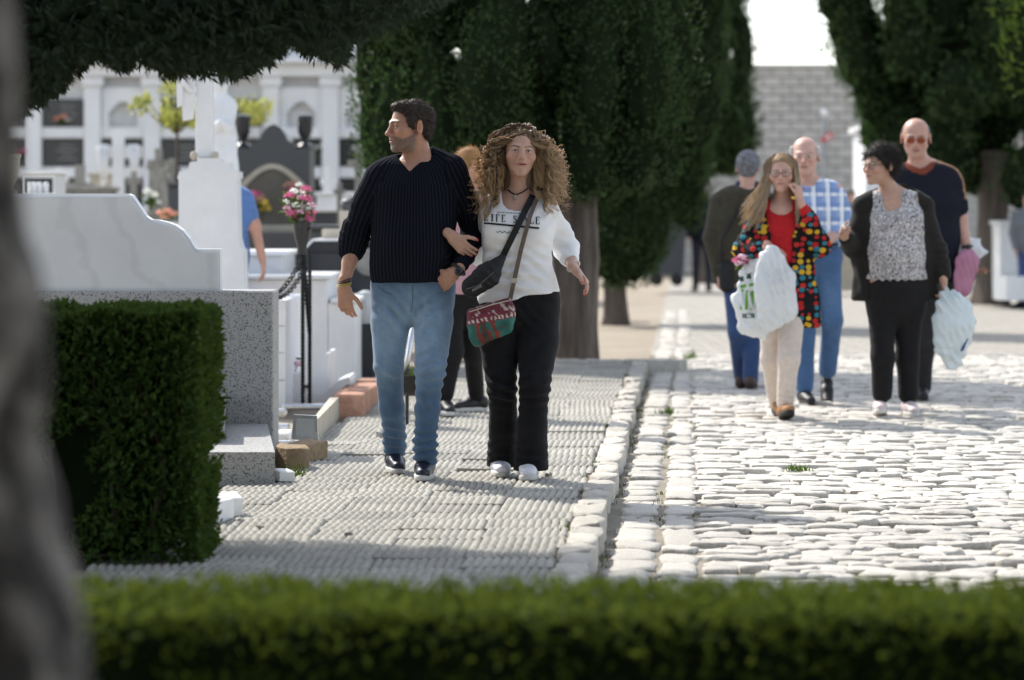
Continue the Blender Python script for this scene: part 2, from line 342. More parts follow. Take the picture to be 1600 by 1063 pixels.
# loose bits on the pavement
r_ = random.Random(5)
for px, py, w_, h_, lab in ((1046, 681, .055, .022, 'flat grey stone chip lying in the gutter'), (594, 683, .035, .03, 'dark pebble on the tiles near the bricks'),
                            (857, 745, .02, .018, 'tiny dark pebble beside the white sneakers'), (545, 838, .02, .014, 'dark speck of bark on the ridged tiles'), (405, 826, .02, .016, 'dark pebble on the lifted tile')):
    z0 = ZR-.01 if px > 1000 else .0; d = DG(py, z0); me = block_mesh('pebble', w_*1.6, w_, h_*1.2, int(px), m_stone, rnd=.6, dome=.5, n=8)
    o = link('pebble', me); o.location = (WX(px, d), d, z0+h_); o.rotation_euler = (0, 0, r_.uniform(0, 3)); tag(o, lab, 'pebble')
# ================================================================ graves on the left
def pb(mb, x0, x1, yt, yb, D, dep, bev=.006):          # box from photo columns/rows at distance D
    return mb.box(WX(x0, D), WX(x1, D), D, D+dep, WZ(yb, D), WZ(yt, D), bev)
def ppoly(pts, D): return [(WX(x, D), WZ(y, D)) for x, y in pts]
# --- front granite grave
t = thing('granite_grave', 'speckled grey granite grave with veined marble headstone panel behind the clipped hedge', 'grave', (-2, 14.8, 0))
MB().slab([(-3.0, 13.72), (-1.105, 13.72), (-1.30, 15.64), (-3.0, 15.64)], -.03, .145).build('base_slab', m_granite, t)
MB().slab([(-3.0, 14.3), (-1.40, 14.3), (-1.52, 15.64), (-3.0, 15.64)], .175, .31).build('upper_slab', m_granite, t)
MB().slab([(-2.95, 14.4), (-1.46, 14.4), (-1.57, 15.6), (-2.95, 15.6)], .146, .174).build('shadow_joint', m_mortar, t)
for k, (x, y) in enumerate(((-1.50, 15.1), (-1.51, 14.82), (-1.49, 14.6))): MB().box(x-.07, x+.06, y, y+.03, .3105, .318).build('bronze_letter', m_iron, t)
MB().box(-2.95, WX(427, 15.65), 15.65, 16.02, -.03, .85, .008).build('headstone_block', m_granite, t)
prof = [(-20, 303), (203, 303), (209, 306), (220, 322), (231, 338), (238, 343), (250, 344), (264, 347), (277, 352), (288, 360), (298, 372), (304, 383), (309, 389), (346, 389), (346, 454.5), (-20, 454.5)]
MB().prism(ppoly(prof, 15.8), 15.72, 15.86).build('marble_back_panel', m_white, t)
ins = [(-20, 309), (201, 309), (206, 312), (217, 327), (228, 343), (236, 349), (250, 350), (263, 353), (275, 358), (285, 366), (294, 378), (300, 389), (306, 395), (341, 395), (341, 454.5), (-20, 454.5)]
MB().prism(ppoly(ins, 15.7), 15.685, 15.718).build('marble_front_panel', m_marble, t)
# --- stone urn on the headstone
D = 15.79; c = (WX(16, D), D, WZ(303, D)); k = 1/291
tag(MB().lathe(c, [(11*k, 0), (11*k, 4*k), (5*k, 8*k), (5*k, 12*k), (9*k, 20*k), (13*k, 36*k), (15*k, 50*k), (15*k, 56*k), (17*k, 58*k), (17*k, 62*k), (12*k, 62*k)], 24).build('stone_urn', m_sand, None, 'auto'), 'small beige stone urn standing on the veined marble headstone', 'urn')
# --- stepped white tomb
t = thing('white_stepped_tomb', 'white tomb with stepped side wall and flat coping slabs beside the pavement', 'tomb', (WX(450, 22), 22.5, 0))
pb(MB(), 300, 512, 437, 602, 22, 2.2).build('wall', m_white, t); pb(MB(), 512.5, 556, 474, 602, 22.0, 2.0).build('lower_wall', m_white, t)
pb(MB(), 300, 516, 430, 436.7, 21.95, 2.3).build('coping', m_white, t); pb(MB(), 516.5, 560, 467, 473.7, 21.95, 2.1).build('coping', m_white, t)
pb(MB(), 300, 442, 400, 429.7, 22.3, 1.6).build('upper_block', m_marble, t); pb(MB(), 298, 446, 393, 399.7, 22.25, 1.7).build('coping', m_white, t)
# --- white tiled tomb end behind the granite block
t = thing('white_tiled_tomb', 'white glazed tile tomb end showing past the granite headstone block', 'tomb', (WX(400, 18.8), 19, 0))
pb(MB(), 345, 444, 470, 645, 18.82, 1.6).build('wall', m_plaster, t)
for i, (a, b) in enumerate(((469, 509), (510.5, 551), (552.5, 594), (595.5, 640))):
    for x0, x1 in ((347, 425), (426, 446)): pb(MB(), x0, x1, a, b, 18.80, .018, .003).build('tile', m_white, t)
# --- planter with two blooms, leaning slabs
def petals(c, r, n, seed, flat=.6):
    rr = random.Random(seed); V = []; Fs = []
    for i in range(n):
        th = rr.uniform(0, 6.28); ph = math.acos(rr.uniform(-.5, 1)); dr = Vector((math.sin(ph)*math.cos(th), math.sin(ph)*math.sin(th), math.cos(ph)*flat+.1))
        u = dr.orthogonal().normalized(); v = dr.cross(u).normalized(); a = rr.uniform(0, 3.14); u, v = u*math.cos(a)+v*math.sin(a), v*math.cos(a)-u*math.sin(a)
        p = Vector(c)+dr*r*rr.uniform(.55, 1); s_ = r*rr.uniform(.35, .6); b = len(V)
        V += [p-u*s_*.5, p+v*s_*.5+dr*s_*.2, p+u*s_*.6+dr*s_*.45, p-v*s_*.5+dr*s_*.2]; Fs += [(b, b+1, b+2), (b, b+2, b+3)]
    return MB().add(V, Fs)
m_pink = M('pink petal', (.78, .20, .38), (.60, .08, .22), rough=.6, scale=30, bump=0, trans=((.8, .3, .45), .25))
m_lpink = M('pale pink petal', (.85, .60, .70), (.75, .42, .55), rough=.6, scale=30, bump=0, trans=((.85, .6, .7), .25))
m_wpet = M('white petal', (.85, .85, .82), (.75, .76, .70), rough=.6, scale=30, bump=0, trans=((.85, .85, .8), .25))
m_peach = M('peach petal', (.85, .42, .30), (.75, .30, .20), rough=.6, scale=30, bump=0, trans=((.85, .5, .4), .25))
m_yelp = M('yellow petal', (.80, .60, .12), (.70, .45, .06), rough=.6, scale=30, bump=0)
def bouquet(name, label, base, spots, D, stem_to, r=.035, nleaf=60, leafr=.16, vase=None, cat='flowers', seed=0):
    t = thing(name, label, cat, base)
    if vase: vase(t)
    top = Vector(stem_to); rr = random.Random(seed); V = []; Fs = []
    for i, (px, py, mt, sc) in enumerate(spots):
        p = WP(px, py, D+rr.uniform(-.06, .05))
        petals(p, r*sc, 46, seed*50+i).build('bloom', mt, t)
        MB().tube([top, (top+p)/2+Vector((0, 0, -.01)), p], .003, 4).build('stem', m_leafh, t)
    for i in range(nleaf):
        px, py, mt, sc = rr.choice(spots); p = WP(px, py, D)*.75+top*.25+Vector((rr.gauss(0, .03), rr.gauss(0, .03), rr.gauss(0, .03))); d_ = Vector((rr.gauss(0, 1), rr.gauss(0, 1), rr.gauss(.4, .6))).normalized(); s_ = d_.orthogonal().normalized(); l = rr.uniform(.03, .07); b = len(V)
        V += [p, p+d_*l*.5+s_*l*.2, p+d_*l, p+d_*l*.5-s_*l*.2]; Fs.append((b, b+1, b+2, b+3))
    if V: MB().add(V, Fs).build('leaves', m_leafh, t)
    return t
D = 19.6
def vz(t): pb(MB(), 446, 471, 582, 634, D, .22).build('planter_box', m_white, t)
bouquet('flower_planter', 'small white planter box with one white and one pink bloom', (WX(458, D), D+.1, 0), [(453, 574, m_wpet, 1.25), (465, 571, m_lpink, 1.2), (449, 577, m_wpet, .8)], D+.1, WP(458, 583, D+.1), .032, 10, vase=vz, cat='planter')
t = thing('leaning_marble_slab', 'white marble slab leaning like a ramp against the stepped tomb', 'slab', (WX(490, 20.3), 20.4, 0))
MB().prism(ppoly([(474, 632), (512, 632), (514, 553), (508, 553), (474, 622)], 20.4), 20.4, 21.2).build('slab', m_white, t)
t = thing('tilted_marble_slab', 'broken white marble slab tilted on the rubble by the brick edging', 'slab', (WX(530, 19.8), 19.9, 0))
MB().prism(ppoly([(492, 630), (524, 598), (545, 590), (548, 597), (528, 612), (518, 632)], 19.7), 19.7, 20.4).build('slab', m_white, t)
# --- brick edging
t = thing('brick_edging', 'short row of red bricks edging the plot beside the pavement', 'bricks', (WX(555, 19.8), 19.8, 0))
for i in range(7):
    d = 18.55+i*.36; x = WX(532+i*5.8, d); mb = MB().box(-.095, .095, -.15, .15, -.03, .115+r_.uniform(-.02, .025), .008)
    mb.xf(Matrix.Translation((x+.06, d, .0)) @ Matrix.Rotation(r_.gauss(-.05, .05), 4, 'Z')).build('brick', m_brick, t)
t = thing('concrete_kerb_piece', 'pale concrete kerb piece lying by the steel frames', 'kerb', (WX(508, 17), 17, 0))
MB().slab([(WX(489, 16.4), 16.4), (WX(497, 16.4), 16.4), (WX(530, 18.4), 18.4), (WX(516, 18.4), 18.4)], -.02, .12).build('concrete', m_sand, t)
t = thing('concrete_ledge', 'grey concrete ledge behind the brick edging', 'ledge', (WX(585, 21.3), 21.4, 0)); pb(MB(), 556, 640, 596, 645, 21.3, .5).build('ledge', m_stone, t)
# --- steel frames
D = 16.1; t = thing('steel_grave_frame', 'dismantled brushed steel grave frame with a tilted panel on the ground', 'frame', (WX(460, D), D, 0))
for x0, x1, y0, y1, dd in ((427, 447, 640, 652, 17.2), (427, 452, 664, 676, 16.6), (427, 456, 690, 699, 16.0), (440, 525, 632, 641, 18.6)): pb(MB(), x0, x1, y0, y1, dd, .12, .012).build('bar', m_chrome, t)
pb(MB(), 428, 452, 677, 690, 16.3, .3, .01).build('plate', m_white, t)
MB().prism(ppoly([(459, 648), (495, 650), (497, 690), (455, 687)], D), D, D+.03).build('panel', m_chrome, t); MB().prism(ppoly([(464, 653), (491, 655), (492, 684), (461, 681)], D-.004), D-.006, D+.001).build('panel_inset', M('zinc', (.55, .58, .60), (.45, .48, .5), rough=.4, metal=.6, scale=5), t)
pb(MB(), 455, 497, 690.5, 698, D-.05, .3, .012).build('bar', m_chrome, t)
# --- broken tan bricks and white stubs
for px, py, w_, dep, h_, mt, lab, rz in ((456, 733, .16, .22, .105, m_ybrick, 'broken tan brick lying at the corner of the granite grave', .2), (474, 722, .15, .3, .09, m_ybrick, 'chipped tan brick leaning on another broken brick', -.35),
                                          (440, 752, .09, .13, .05, m_white, 'flat white stone offcut by the granite slab', .3), (326, 818, .11, .2, .09, m_white, 'angular white concrete stub poking out beside the clipped hedge', -.3), (354, 806, .10, .2, .08, m_white, 'smaller white concrete stub behind the angular one', .25)):
    d = DG(py); me = block_mesh('rubble_block', w_, dep, h_, int(px*3), mt, rnd=.35, dome=.1, n=9); me.update()
    o = link('rubble_block', me); o.location = (WX(px, d), d+dep/2, h_); o.rotation_euler = (.03, .05, rz); tag(o, lab, 'rubble')
# --- twisted iron posts with chains
def iron_post(px, yt, D, label):
    t = thing('iron_post', label, 'post', (WX(px, D), D, 0)); x = WX(px, D); zt = WZ(yt, D); n = 150
    MB().tube([(x, D, i*zt/n) for i in range(n+1)], .014, 4, twist=.42).build('twisted_rod', m_iron, t); return t
t1 = iron_post(473, 397, 19.0, 'tall twisted black iron post holding the chains beside the white tomb'); t2 = iron_post(484, 398, 19.2, 'shorter twisted black iron post next to the tall one')
def chain(p0, p1, sag, n, parent):
    mb = MB(); p0, p1 = Vector(p0), Vector(p1)
    for i in range(n):
        f = (i+.5)/n; p = p0.lerp(p1, f)-Vector((0, 0, sag*4*f*(1-f))); dr = (p1-p0)-Vector((0, 0, sag*4*(1-2*f))); dr.normalize(); sd_ = dr.orthogonal().normalized(); s2 = dr.cross(sd_)
        if i % 2: sd_ = s2
        L_ = (p1-p0).length/n*.8
        mb.tube([p+dr*L_*math.cos(a)+sd_*.016*math.sin(a) for a in [k*math.pi/5 for k in range(10)]], .005, 5, closed=True)
    return mb.build('chain', m_iron, parent)
chain(WP(472, 402, 19.0), WP(424, 462, 18.9), .05, 22, t1); chain(WP(473, 424, 19.0), WP(426, 466, 18.6), .05, 18, t1); chain(WP(474, 404, 19.0), WP(484, 520, 19.2), .0, 34, t2)
# --- bouquet in a black vase on top of the tall post
D = 19.0
def vs(t): MB().lathe((WX(472, D), D, WZ(398, D)), [(.03, 0), (.034, .02), (.03, .05), (.05, .11), (.058, .17), (.062, .21), (.05, .21)], 20).build('vase', m_black, t, 'auto')
sp = [(452, 306, m_pink, 1), (478, 296, m_pink, 1), (461, 300, m_wpet, .9), (447, 317, m_wpet, .8), (470, 310, m_lpink, .9), (480, 312, m_pink, 1.1), (463, 322, m_wpet, .9), (486, 322, m_lpink, .9), (455, 334, m_pink, 1.1), (469, 332, m_lpink, .9), (487, 334, m_pink, 1), (478, 326, m_wpet, .9), (461, 340, m_pink, .9), (483, 343, m_pink, 1), (472, 344, m_wpet, .8), (467, 289, m_wpet, .7), (449, 326, m_lpink, .8), (476, 303, m_wpet, .7)]
bouquet('flower_bouquet', 'pink and white carnation bouquet in a black vase on the twisted iron post', (WX(469, D), D, WZ(402, D)), sp, D, WP(469, 356, D), .036, 90, vase=vs, seed=3)
# --- tall white cross
D = 20.5; t = thing('white_cross_monument', 'tall white marble cross with draped cloth on a broad shouldered plinth', 'cross', (WX(328, D), D+.2, 0))
MB().prism(ppoly([(272, 600), (384, 600), (380, 391), (376, 388), (372, 372), (370, 280), (373, 278), (373, 268), (360, 266), (358, 254), (345, 252), (345, 247), (308, 247), (308, 252), (296, 254), (294, 266), (280, 268), (277, 278), (279, 282), (279, 372)], D), D, D+.32).build('plinth', m_white, t)
pb(MB(), 305, 332, 40, 246.5, D+.05, .13, .006).build('cross_shaft', m_white, t); pb(MB(), 250, 386, 62, 96, D+.055, .12, .006).build('cross_arm', m_white, t)
for i, (x0, yb, w_) in enumerate(((276, 165, 9), (284, 186, 18), (286, 150, 12))):
    MB().prism(ppoly([(x0, 90), (x0+w_+4, 90), (x0+w_, yb-8), (x0+w_-1, yb), (x0+1, yb+3), (x0, yb-20)], D), D-.01+.02*i, D+.03+.02*i).build('cloth_end', m_white, t)
MB().tube([WP(280, 100, D), WP(286, 128, D), WP(297, 143, D), WP(305, 146, D+.05)], .02, 8).build('cloth_swag', m_white, t, True); MB().tube([WP(286, 96, D), WP(292, 116, D), WP(299, 128, D), WP(305, 131, D+.05)], .017, 8).build('cloth_swag', m_white, t, True)
for x in (303, 336): MB().lathe(WP(x, 243, D+.02), [(.0, -.03), (.022, -.02), (.028, 0), (.02, .022), (.0, .03)], 12).build('rosette', m_sand, t, True)
# --- black monument with urns
D = 32; t = thing('black_granite_monument', 'dark granite family tomb with two urns, scalloped crest and glazed arch', 'tomb', (WX(426, D), D+.4, 0))
MB().prism(ppoly([(369, 470), (484, 470), (484, 232), (461, 231), (461, 224), (450, 220), (446, 210), (438, 199), (428, 194), (418, 198), (409, 209), (404, 222), (394, 226), (392, 232), (369, 232)], D), D, D+.8).build('body', m_dkgrey, t)
k = D/F
for x in (377, 474.5): MB().lathe((WX(x, D), D+.2, WZ(231.5, D)), [(13*k, 0), (13*k, 4*k), (6*k, 9*k), (5*k, 13*k), (9*k, 20*k), (11.5*k, 28*k), (11.5*k, 42*k), (12.5*k, 46*k), (12*k, 52*k), (8*k, 53*k)], 20).build('urn', m_black, t, 'auto')
arc = [(376+100*i/12, 287-31*math.sin(math.pi*i/12)) for i in range(13)]; ari = [(384+84*i/12, 292-28*math.sin(math.pi*i/12)) for i in range(13)]
ring = [(376, 352)]+arc+[(476, 352), (468, 352)]+ari[::-1]+[(384, 352)]
MB().prism(ppoly(ring, D), D-.06, D-.003).build('arch_frame', m_sand, t)
MB().prism(ppoly([(384.5, 351)]+[(x, y+.5) for x, y in ari]+[(467.5, 351)], D), D-.035, D-.005).build('glass_pane', M('tinted glass', (.16, .15, .13), (.09, .085, .075), rough=.12, spec=.6, scale=2, bump=0), t)
pb(MB(), 372, 480, 352, 362, D-.5, .5).build('ledge', m_sand, t); pb(MB(), 366, 486, 363, 470, D-1.6, 1.5).build('grave_slab', m_dkgrey, t)
bouquet('grave_flowers', 'wilted red and yellow flowers on the ledge of the arched black tomb', (WX(405, 31.7), 31.7, WZ(352, 31.7)), [(398, 305, m_pink, 1), (404, 312, m_brick, 1.2), (410, 318, m_yelp, 1), (414, 326, m_yelp, 1.1), (400, 322, m_leafh, 1)], 31.8, WP(406, 350, 31.75), .07, 40, seed=9)
bouquet('grave_flowers', 'small dark red flowers at the other end of the arched tomb ledge', (WX(455, 31.7), 31.7, WZ(352, 31.7)), [(450, 290, m_brick, 1), (457, 296, m_pink, .8), (462, 288, m_brick, .9)], 31.8, WP(456, 350, 31.75), .06, 20, seed=10)
# --- black tomb with white edges
D = 23.6; t = thing('black_tomb', 'low black granite tomb with pale edges behind the navy sweater', 'tomb', (WX(560, D), D+.5, 0))
MB().prism(ppoly([(447, 600), (606, 600), (606, 396), (447, 396)], D), D, D+1.6).build('body', m_black, t)
MB().prism(ppoly([(470, 395.6), (489, 377), (600, 377), (606, 395.6)], D), D+.06, D+1.5).build('lid', m_black, t)
MB().prism(ppoly([(466, 396), (487, 374), (601, 373), (608, 396), (604, 396), (599, 376.5), (489, 377), (471, 396)], D), D+.02, D+1.5).build('lid_edge', m_white, t)
MB().lathe(WP(576, 410, D-.03), [(.045, 0), (.105, 0), (.11, .012), (.105, .03), (.045, .03)], 28, 'y').build('ring_ornament', m_stone, t, True)
t = thing('beige_stone_box', 'beige stone box standing on the black tomb lid', 'box', (WX(525, 24), 24, WZ(374, 24))); pb(MB(), 503, 560, 358, 374, 24, .3).build('box', m_sand, t); pb(MB(), 530, 575, 330, 357.6, 24.1, .25).build('upper_box', m_sand, t)
t = thing('grave_lantern', 'dark round grave lantern on the beige stone box', 'lantern', (WX(548, 24.2), 24.2, WZ(330, 24.2))); MB().lathe((WX(548, 24.2), 24.2, WZ(329.5, 24.2)), [(.07, 0), (.07, .02), (.085, .05), (.08, .08), (.05, .1), (.02, .11)], 20).build('lantern_body', m_black, t, 'auto')
D = 22.9; t = thing('glass_jar', 'clear domed grave candle jar by the black tomb', 'jar', (WX(572, D), D, 0)); MB().lathe((WX(571, D), D, .42), [(.075, 0), (.085, .02), (.085, .18), (.06, .24), (.02, .26)], 18).build('jar_glass', M('jar glass', (.55, .57, .58), (.4, .42, .43), rough=.1, spec=.6, bump=0), t, 'auto'); MB().box(WX(560, D), WX(584, D), D-.06, D+.1, -.03, .418, .006).build('jar_stand', m_black, t)
# --- other tombs in the rows behind
def plain_tomb(x0, x1, yt, D, dep, mt, lab, cop=None):
    t = thing('low_tomb', lab, 'tomb', (WX((x0+x1)/2, D), D, 0)); zt = WZ(yt, D); MB().box(WX(x0, D), WX(x1, D), D, D+dep, -.03, zt-.05, .01).build('body', mt, t)
    MB().box(WX(x0, D)-.03, WX(x1, D)+.03, D-.03, D+dep+.03, zt-.048, zt, .01).build('top_slab', cop or mt, t); return t
plain_tomb(484, 545, 352, 27, 1.6, m_dkgrey, 'dark grey tomb behind the carnation bouquet'); plain_tomb(495, 560, 300, 36, .6, m_white, 'white tomb in the middle row before the niches'); plain_tomb(480, 535, 325, 34, 1, m_dkgrey, 'dark low tomb beside the arched black monument', m_white)
plain_tomb(225, 262, 330, 30, 1, m_stone, 'weathered grey tomb behind the small draped cross'); plain_tomb(100, 175, 292, 36, .5, m_stone, 'long weathered stone tomb base under a plain cross')
t = thing('white_plaque_tomb', 'white tomb with black plaque behind the veined headstone', 'tomb', (WX(60, 25), 25, 0)); pb(MB(), 34, 86, 272, 470, 25, .6).build('body', m_white, t); pb(MB(), 38, 82, 279, 320, 24.985, .01, 0).build('plaque', m_black, t); pb(MB(), 31, 89, 268, 271.6, 24.95, .7).build('coping', m_white, t)
t = thing('fluted_white_vase', 'row of stubby white fluted columns before the black plaque', 'ornament', (WX(58, 24.4), 24.4, 0)); pb(MB(), 36, 80, 302, 460, 24.3, .3).build('base', m_white, t)
for x in (46, 54, 62, 72): MB().lathe((WX(x, 24.4), 24.4, WZ(301.7, 24.4)), [(.02, 0), (.022, .06), (.02, .085), (.008, .09)], 12).build('flute', m_white, t, True)
def cross(x, w_, yt, yb, arm_y, tw, D, mt, lab, dep=.12):
    t = thing('stone_cross', lab, 'cross', (WX(x, D), D, 0)); pb(MB(), x-tw/2, x+tw/2, yt, yb, D, dep, .006).build('upright', mt, t)
    pb(MB(), x-w_/2, x-tw/2-.1, arm_y, arm_y+tw, D+.003, dep-.006, .006).build('arm', mt, t); pb(MB(), x+tw/2+.1, x+w_/2, arm_y, arm_y+tw, D+.003, dep-.006, .006).build('arm', mt, t); return t
D = 38; t = cross(184, 74, 205, 440, 229, 18, D, m_white, 'white marble cross with cloth draped over both arms')
for x0, x1, yb in ((151, 170, 285), (200, 217, 283)):
    MB().prism(ppoly([(x0, 226), (x1, 226), (x1+1, 250), (x1-3, yb), (x0+8, yb+8), (x0+4, 260)], D), D-.05, D-.005).build('draped_cloth', m_white, t)
    for k in range(3): MB().tube([WP(x0+4+k*5, 228, D-.06), WP(x0+5+k*4.5, 255, D-.06), WP(x0+8+k*3, yb-4, D-.05)], .022, 6).build('cloth_fold', m_white, t, True)
cross(124, 44, 258, 440, 286, 15, 37, m_stone, 'plain weathered stone cross before the niche wall'); cross(247, 34, 232, 440, 250, 11, 34, m_stone, 'thin grey stone cross beside the yellow tree'); cross(268, 26, 248, 440, 262, 9, 33, m_stone, 'small dark stone cross beside the tall white plinth'); cross(560, 34, 228, 440, 250, 12, 30, m_stone, 'tall slim stone cross near the black tomb')
cross(256, 20, 262, 440, 276, 8, 29, m_stone, 'short rough stone cross behind the peach roses'); cross(512, 24, 262, 440, 280, 9, 38, m_white, 'small white cross between the dark tombs'); cross(530, 18, 285, 440, 296, 7, 33, m_stone, 'little grey cross behind the round lantern')
cross(92, 26, 262, 440, 276, 9, 41, m_white, 'white cross close to the niche wall plaques'); cross(208, 20, 268, 440, 280, 8, 35, m_stone, 'grey cross standing right of the draped white cross')
plain_tomb(232, 250, 258, 36, .4, m_stone, 'narrow weathered headstone beside the thin grey cross'); plain_tomb(262, 284, 285, 31, .4, m_dkgrey, 'dark narrow headstone against the tall white plinth'); plain_tomb(140, 172, 270, 40, .4, m_sand, 'beige headstone in the row before the niches')
D = 30; bouquet('grave_flowers', 'white lilies with green leaves on a grave behind the headstone', (WX(237, D), D, .5), [(230, 300, m_wpet, 1), (240, 306, m_wpet, 1.1), (248, 318, m_wpet, .9), (235, 318, m_leafh, 1.2)], D, WP(238, 335, D), .05, 70, seed=21)
D = 27; bouquet('grave_flowers', 'peach coloured roses on a grave beside the tall plinth', (WX(262, D), D, .5), [(252, 333, m_peach, 1), (262, 331, m_peach, 1.1), (271, 335, m_peach, 1), (258, 340, m_peach, .9)], D, WP(262, 350, D), .045, 30, seed=22)
plain_tomb(225, 290, 348, 27, 1.2, m_white, 'white tomb carrying the peach roses')
# --- white statue behind the cross
# (built with the figure code below)
# --- niche building
D = 48; nb = thing('niche_building', 'long white columbarium wall with pilasters and rows of burial niches', 'building', (-4, D+1, 0))
zt = WZ(72, D)
MB().box(WX(-140, D), WX(700, D), D+.35, D+3, -.1, WZ(120, D)).build('wall', m_plaster, nb)
MB().box(WX(-140, D), WX(700, D), D-.05, D+3, WZ(119.5, D), WZ(100, D), .01).build('entablature', m_plaster, nb); MB().box(WX(-140, D), WX(700, D), D-.25, D+3, WZ(99.6, D), WZ(92, D), .01).build('cornice', m_plaster, nb); MB().box(WX(-140, D), WX(700, D), D+.2, D+3, WZ(91.6, D), WZ(74, D), .01).build('parapet', m_plaster, nb)
MB().box(WX(-140, D), WX(700, D), D+.05, D+3, WZ(73.6, D), WZ(68, D), .01).build('parapet_coping', m_plaster, nb)
m_plq = M('black niche plaque', (.022, .024, .028), (.014, .015, .018), rough=.2, spec=.5, scale=50, bump=0); m_eng = M('engraving', (.30, .30, .30), (.2, .2, .2), rough=.7, bump=0)
pils = [-43+93*i for i in range(8)]
for i, x in enumerate(pils):
    xp = x; pb(MB(), xp-12, xp+14, 135, 470, D+.05, .299, .01).build('pilaster', m_plaster, nb); pb(MB(), xp-16, xp+18, 120.2, 134.6, D+.0, .349, .01).build('capital', m_plaster, nb)
    x0, x1 = xp+14.3, xp+80.7
    for j, (a, b) in enumerate(((155, 198), (218, 260), (280, 322), (342, 384))):
        arched = (j == 0 and i in (2, 5, 6))
        pb(MB(), x0, x1, b+1, b+18, D+.12, .229, .008).build('niche_shelf', m_plaster, nb)
        cx = (x0+x1)/2
        if arched:
            ar = [(cx-23+46*k/10, 176-18*math.sin(math.pi*k/10)) for k in range(11)]
            MB().prism(ppoly([(x0, 136), (x1, 136), (x1, b+.6), (cx+23, b+.6)]+ar[::-1]+[(cx-23, b+.6), (x0, b+.6)], D), D+.16, D+.346).build('arch_surround', m_plaster, nb)
            MB().prism(ppoly([(cx-22.5, b)]+[(x, y+.5) for x, y in ar]+[(cx+22.5, b)], D), D+.33, D+.345).build('niche_slab', M('pale slab', (.62, .63, .62), (.5, .5, .5), rough=.5), nb)
        else:
            p = pb(MB(), x0+1.5, x1-1.5, a, b, D+.22, .12, .006).build('plaque', m_plq, nb)
            rr = random.Random(i*7+j); mb = MB()
            for ln in range(4):
                wl = rr.uniform(9, 17); yy = a+9+ln*7; pb(mb, cx+8-wl, cx+8+wl, yy, yy+1.6, D+.214, .004, 0)
            mb.build('engraving', m_eng, p)
for x, y, mt, lab in ((95, 186, m_peach, 'peach and white niche flowers on the top row'), (32, 240, m_pink, 'bright pink flowers fixed to a lower niche'), (500, 232, m_wpet, 'white lilies fixed to a right hand niche'), (560, 232, m_wpet, 'pale flowers fixed to a niche by the cypress')):
    bouquet('niche_flowers', lab, WP(x, y+10, D+.15), [(x-6, y, mt, 1), (x+4, y-3, mt, 1.1), (x+11, y+2, m_wpet, .9), (x, y+5, m_leafh, 1)], D+.12, WP(x, y+10, D+.15), .06, 14, seed=int(x))
# ================================================================ end wall and far things
D = 70; s_ = F/D; ew = thing('end_wall', 'tall pale concrete block wall closing the end of the road', 'wall', (WX(1270, D), D, 0))
zt = WZ(107, D); x0, x1 = WX(1120, D), WX(1470, D)
MB().box(x0-6, x1+10, D+.06, D+.4, -.1, zt-.02).build('core', m_mortar, ew)
nr = 23; rh = (zt+.05)/nr; bw = .44; BM = [MB().box(-bw/2+.009, bw/2-.009, 0, .06, .009, rh-.009, .010).build('block', m_block, ew) for _ in range(1)]
bm0 = BM[0].data; first = True; cnt = 0
for r in range(nr):
    nx = int((x1-x0)/bw)
    for i in range(nx):
        o = BM[0] if first else link('block', bm0, None, ew); first = False; cnt += 1
        o.matrix_parent_inverse = Matrix.Translation(-Vector(ew.location)); o.location = (x0+(i+.5)*bw+(bw/2 if r % 2 else 0), D+rt.uniform(-.006, .006), -.05+r*rh)
mb = MB()
for r in range(nr):
    for i in list(range(-14, 0))+list(range(nx, nx+22)):
        x = x0+(i+.5)*bw+(bw/2 if r % 2 else 0)
        if (i < 0 and x > x0-5.8) or (i >= nx and x < x1+9.7): mb.box(x-bw/2+.009, x+bw/2-.009, D, D+.058, -.05+r*rh+.009, -.05+(r+1)*rh-.009)
tag(mb.build('side_blocks', m_block, ew), None, kind='stuff')
MB().box(x0-6, x1+10, D-.06, D+.46, zt, zt+.1, .01).build('coping', m_block, ew)
D = 58; t = thing('white_pavilion', 'white rendered pavilion beside the block wall behind the right hand tree', 'building', (WX(1385, D), D, 0)); pb(MB(), 1352, 1420, 205, 450, D, 2).build('wall', m_plaster, t); pb(MB(), 1347, 1425, 196, 204.5, D-.15, 2.3).build('roof_slab', m_plaster, t)
D = 56; t = thing('street_lamp', 'thin lamp post with white globe and a red sign before the block wall', 'street lamp', (WX(1288, D), D, ZR))
MB().tube([(WX(1288, D), D, ZR), (WX(1288, D), D, WZ(184, D))], .035, 8).build('pole', M('grey pole', (.35, .37, .40), rough=.5), t); MB().lathe(WP(1288, 176, D), [(.0, -.07), (.045, -.055), (.07, -.02), (.07, .02), (.045, .055), (.0, .07)], 20).build('globe', M('white globe', (.85, .85, .85), (.8, .8, .8), rough=.3, bump=0), t, True)
MB().prism(ppoly([(1283, 216), (1296, 206), (1303, 209), (1301, 216), (1290, 221), (1284, 224)], D-.06), D-.08, D-.06).build('red_sign', M('red paint', (.62, .07, .06), rough=.5, bump=0), t)
MB().prism(ppoly([(1289, 215), (1298, 210), (1299, 213), (1291, 218)], D-.09), D-.095, D-.081).build('white_band', m_plaster, t)
D = 52; t = thing('wheeled_bin', 'dark grey wheeled refuse container parked under the cypresses', 'bin', (WX(1040, D), D, ZR))
MB().prism(ppoly([(1008, 428), (1068, 428), (1074, 330), (1002, 330)], D), D, D+.9).build('body', M('grey plastic', (.07, .075, .085), (.055, .06, .068), rough=.55, scale=2, bump=0), t)
MB().prism(ppoly([(999, 329.5), (1077, 329.5), (1072, 312), (1004, 312)], D), D-.05, D+.95).build('lid', M('grey plastic lid', (.05, .055, .06), rough=.5, bump=0), t); pb(MB(), 1066, 1080, 338, 344, D-.08, .07).build('handle', m_chrome, t)
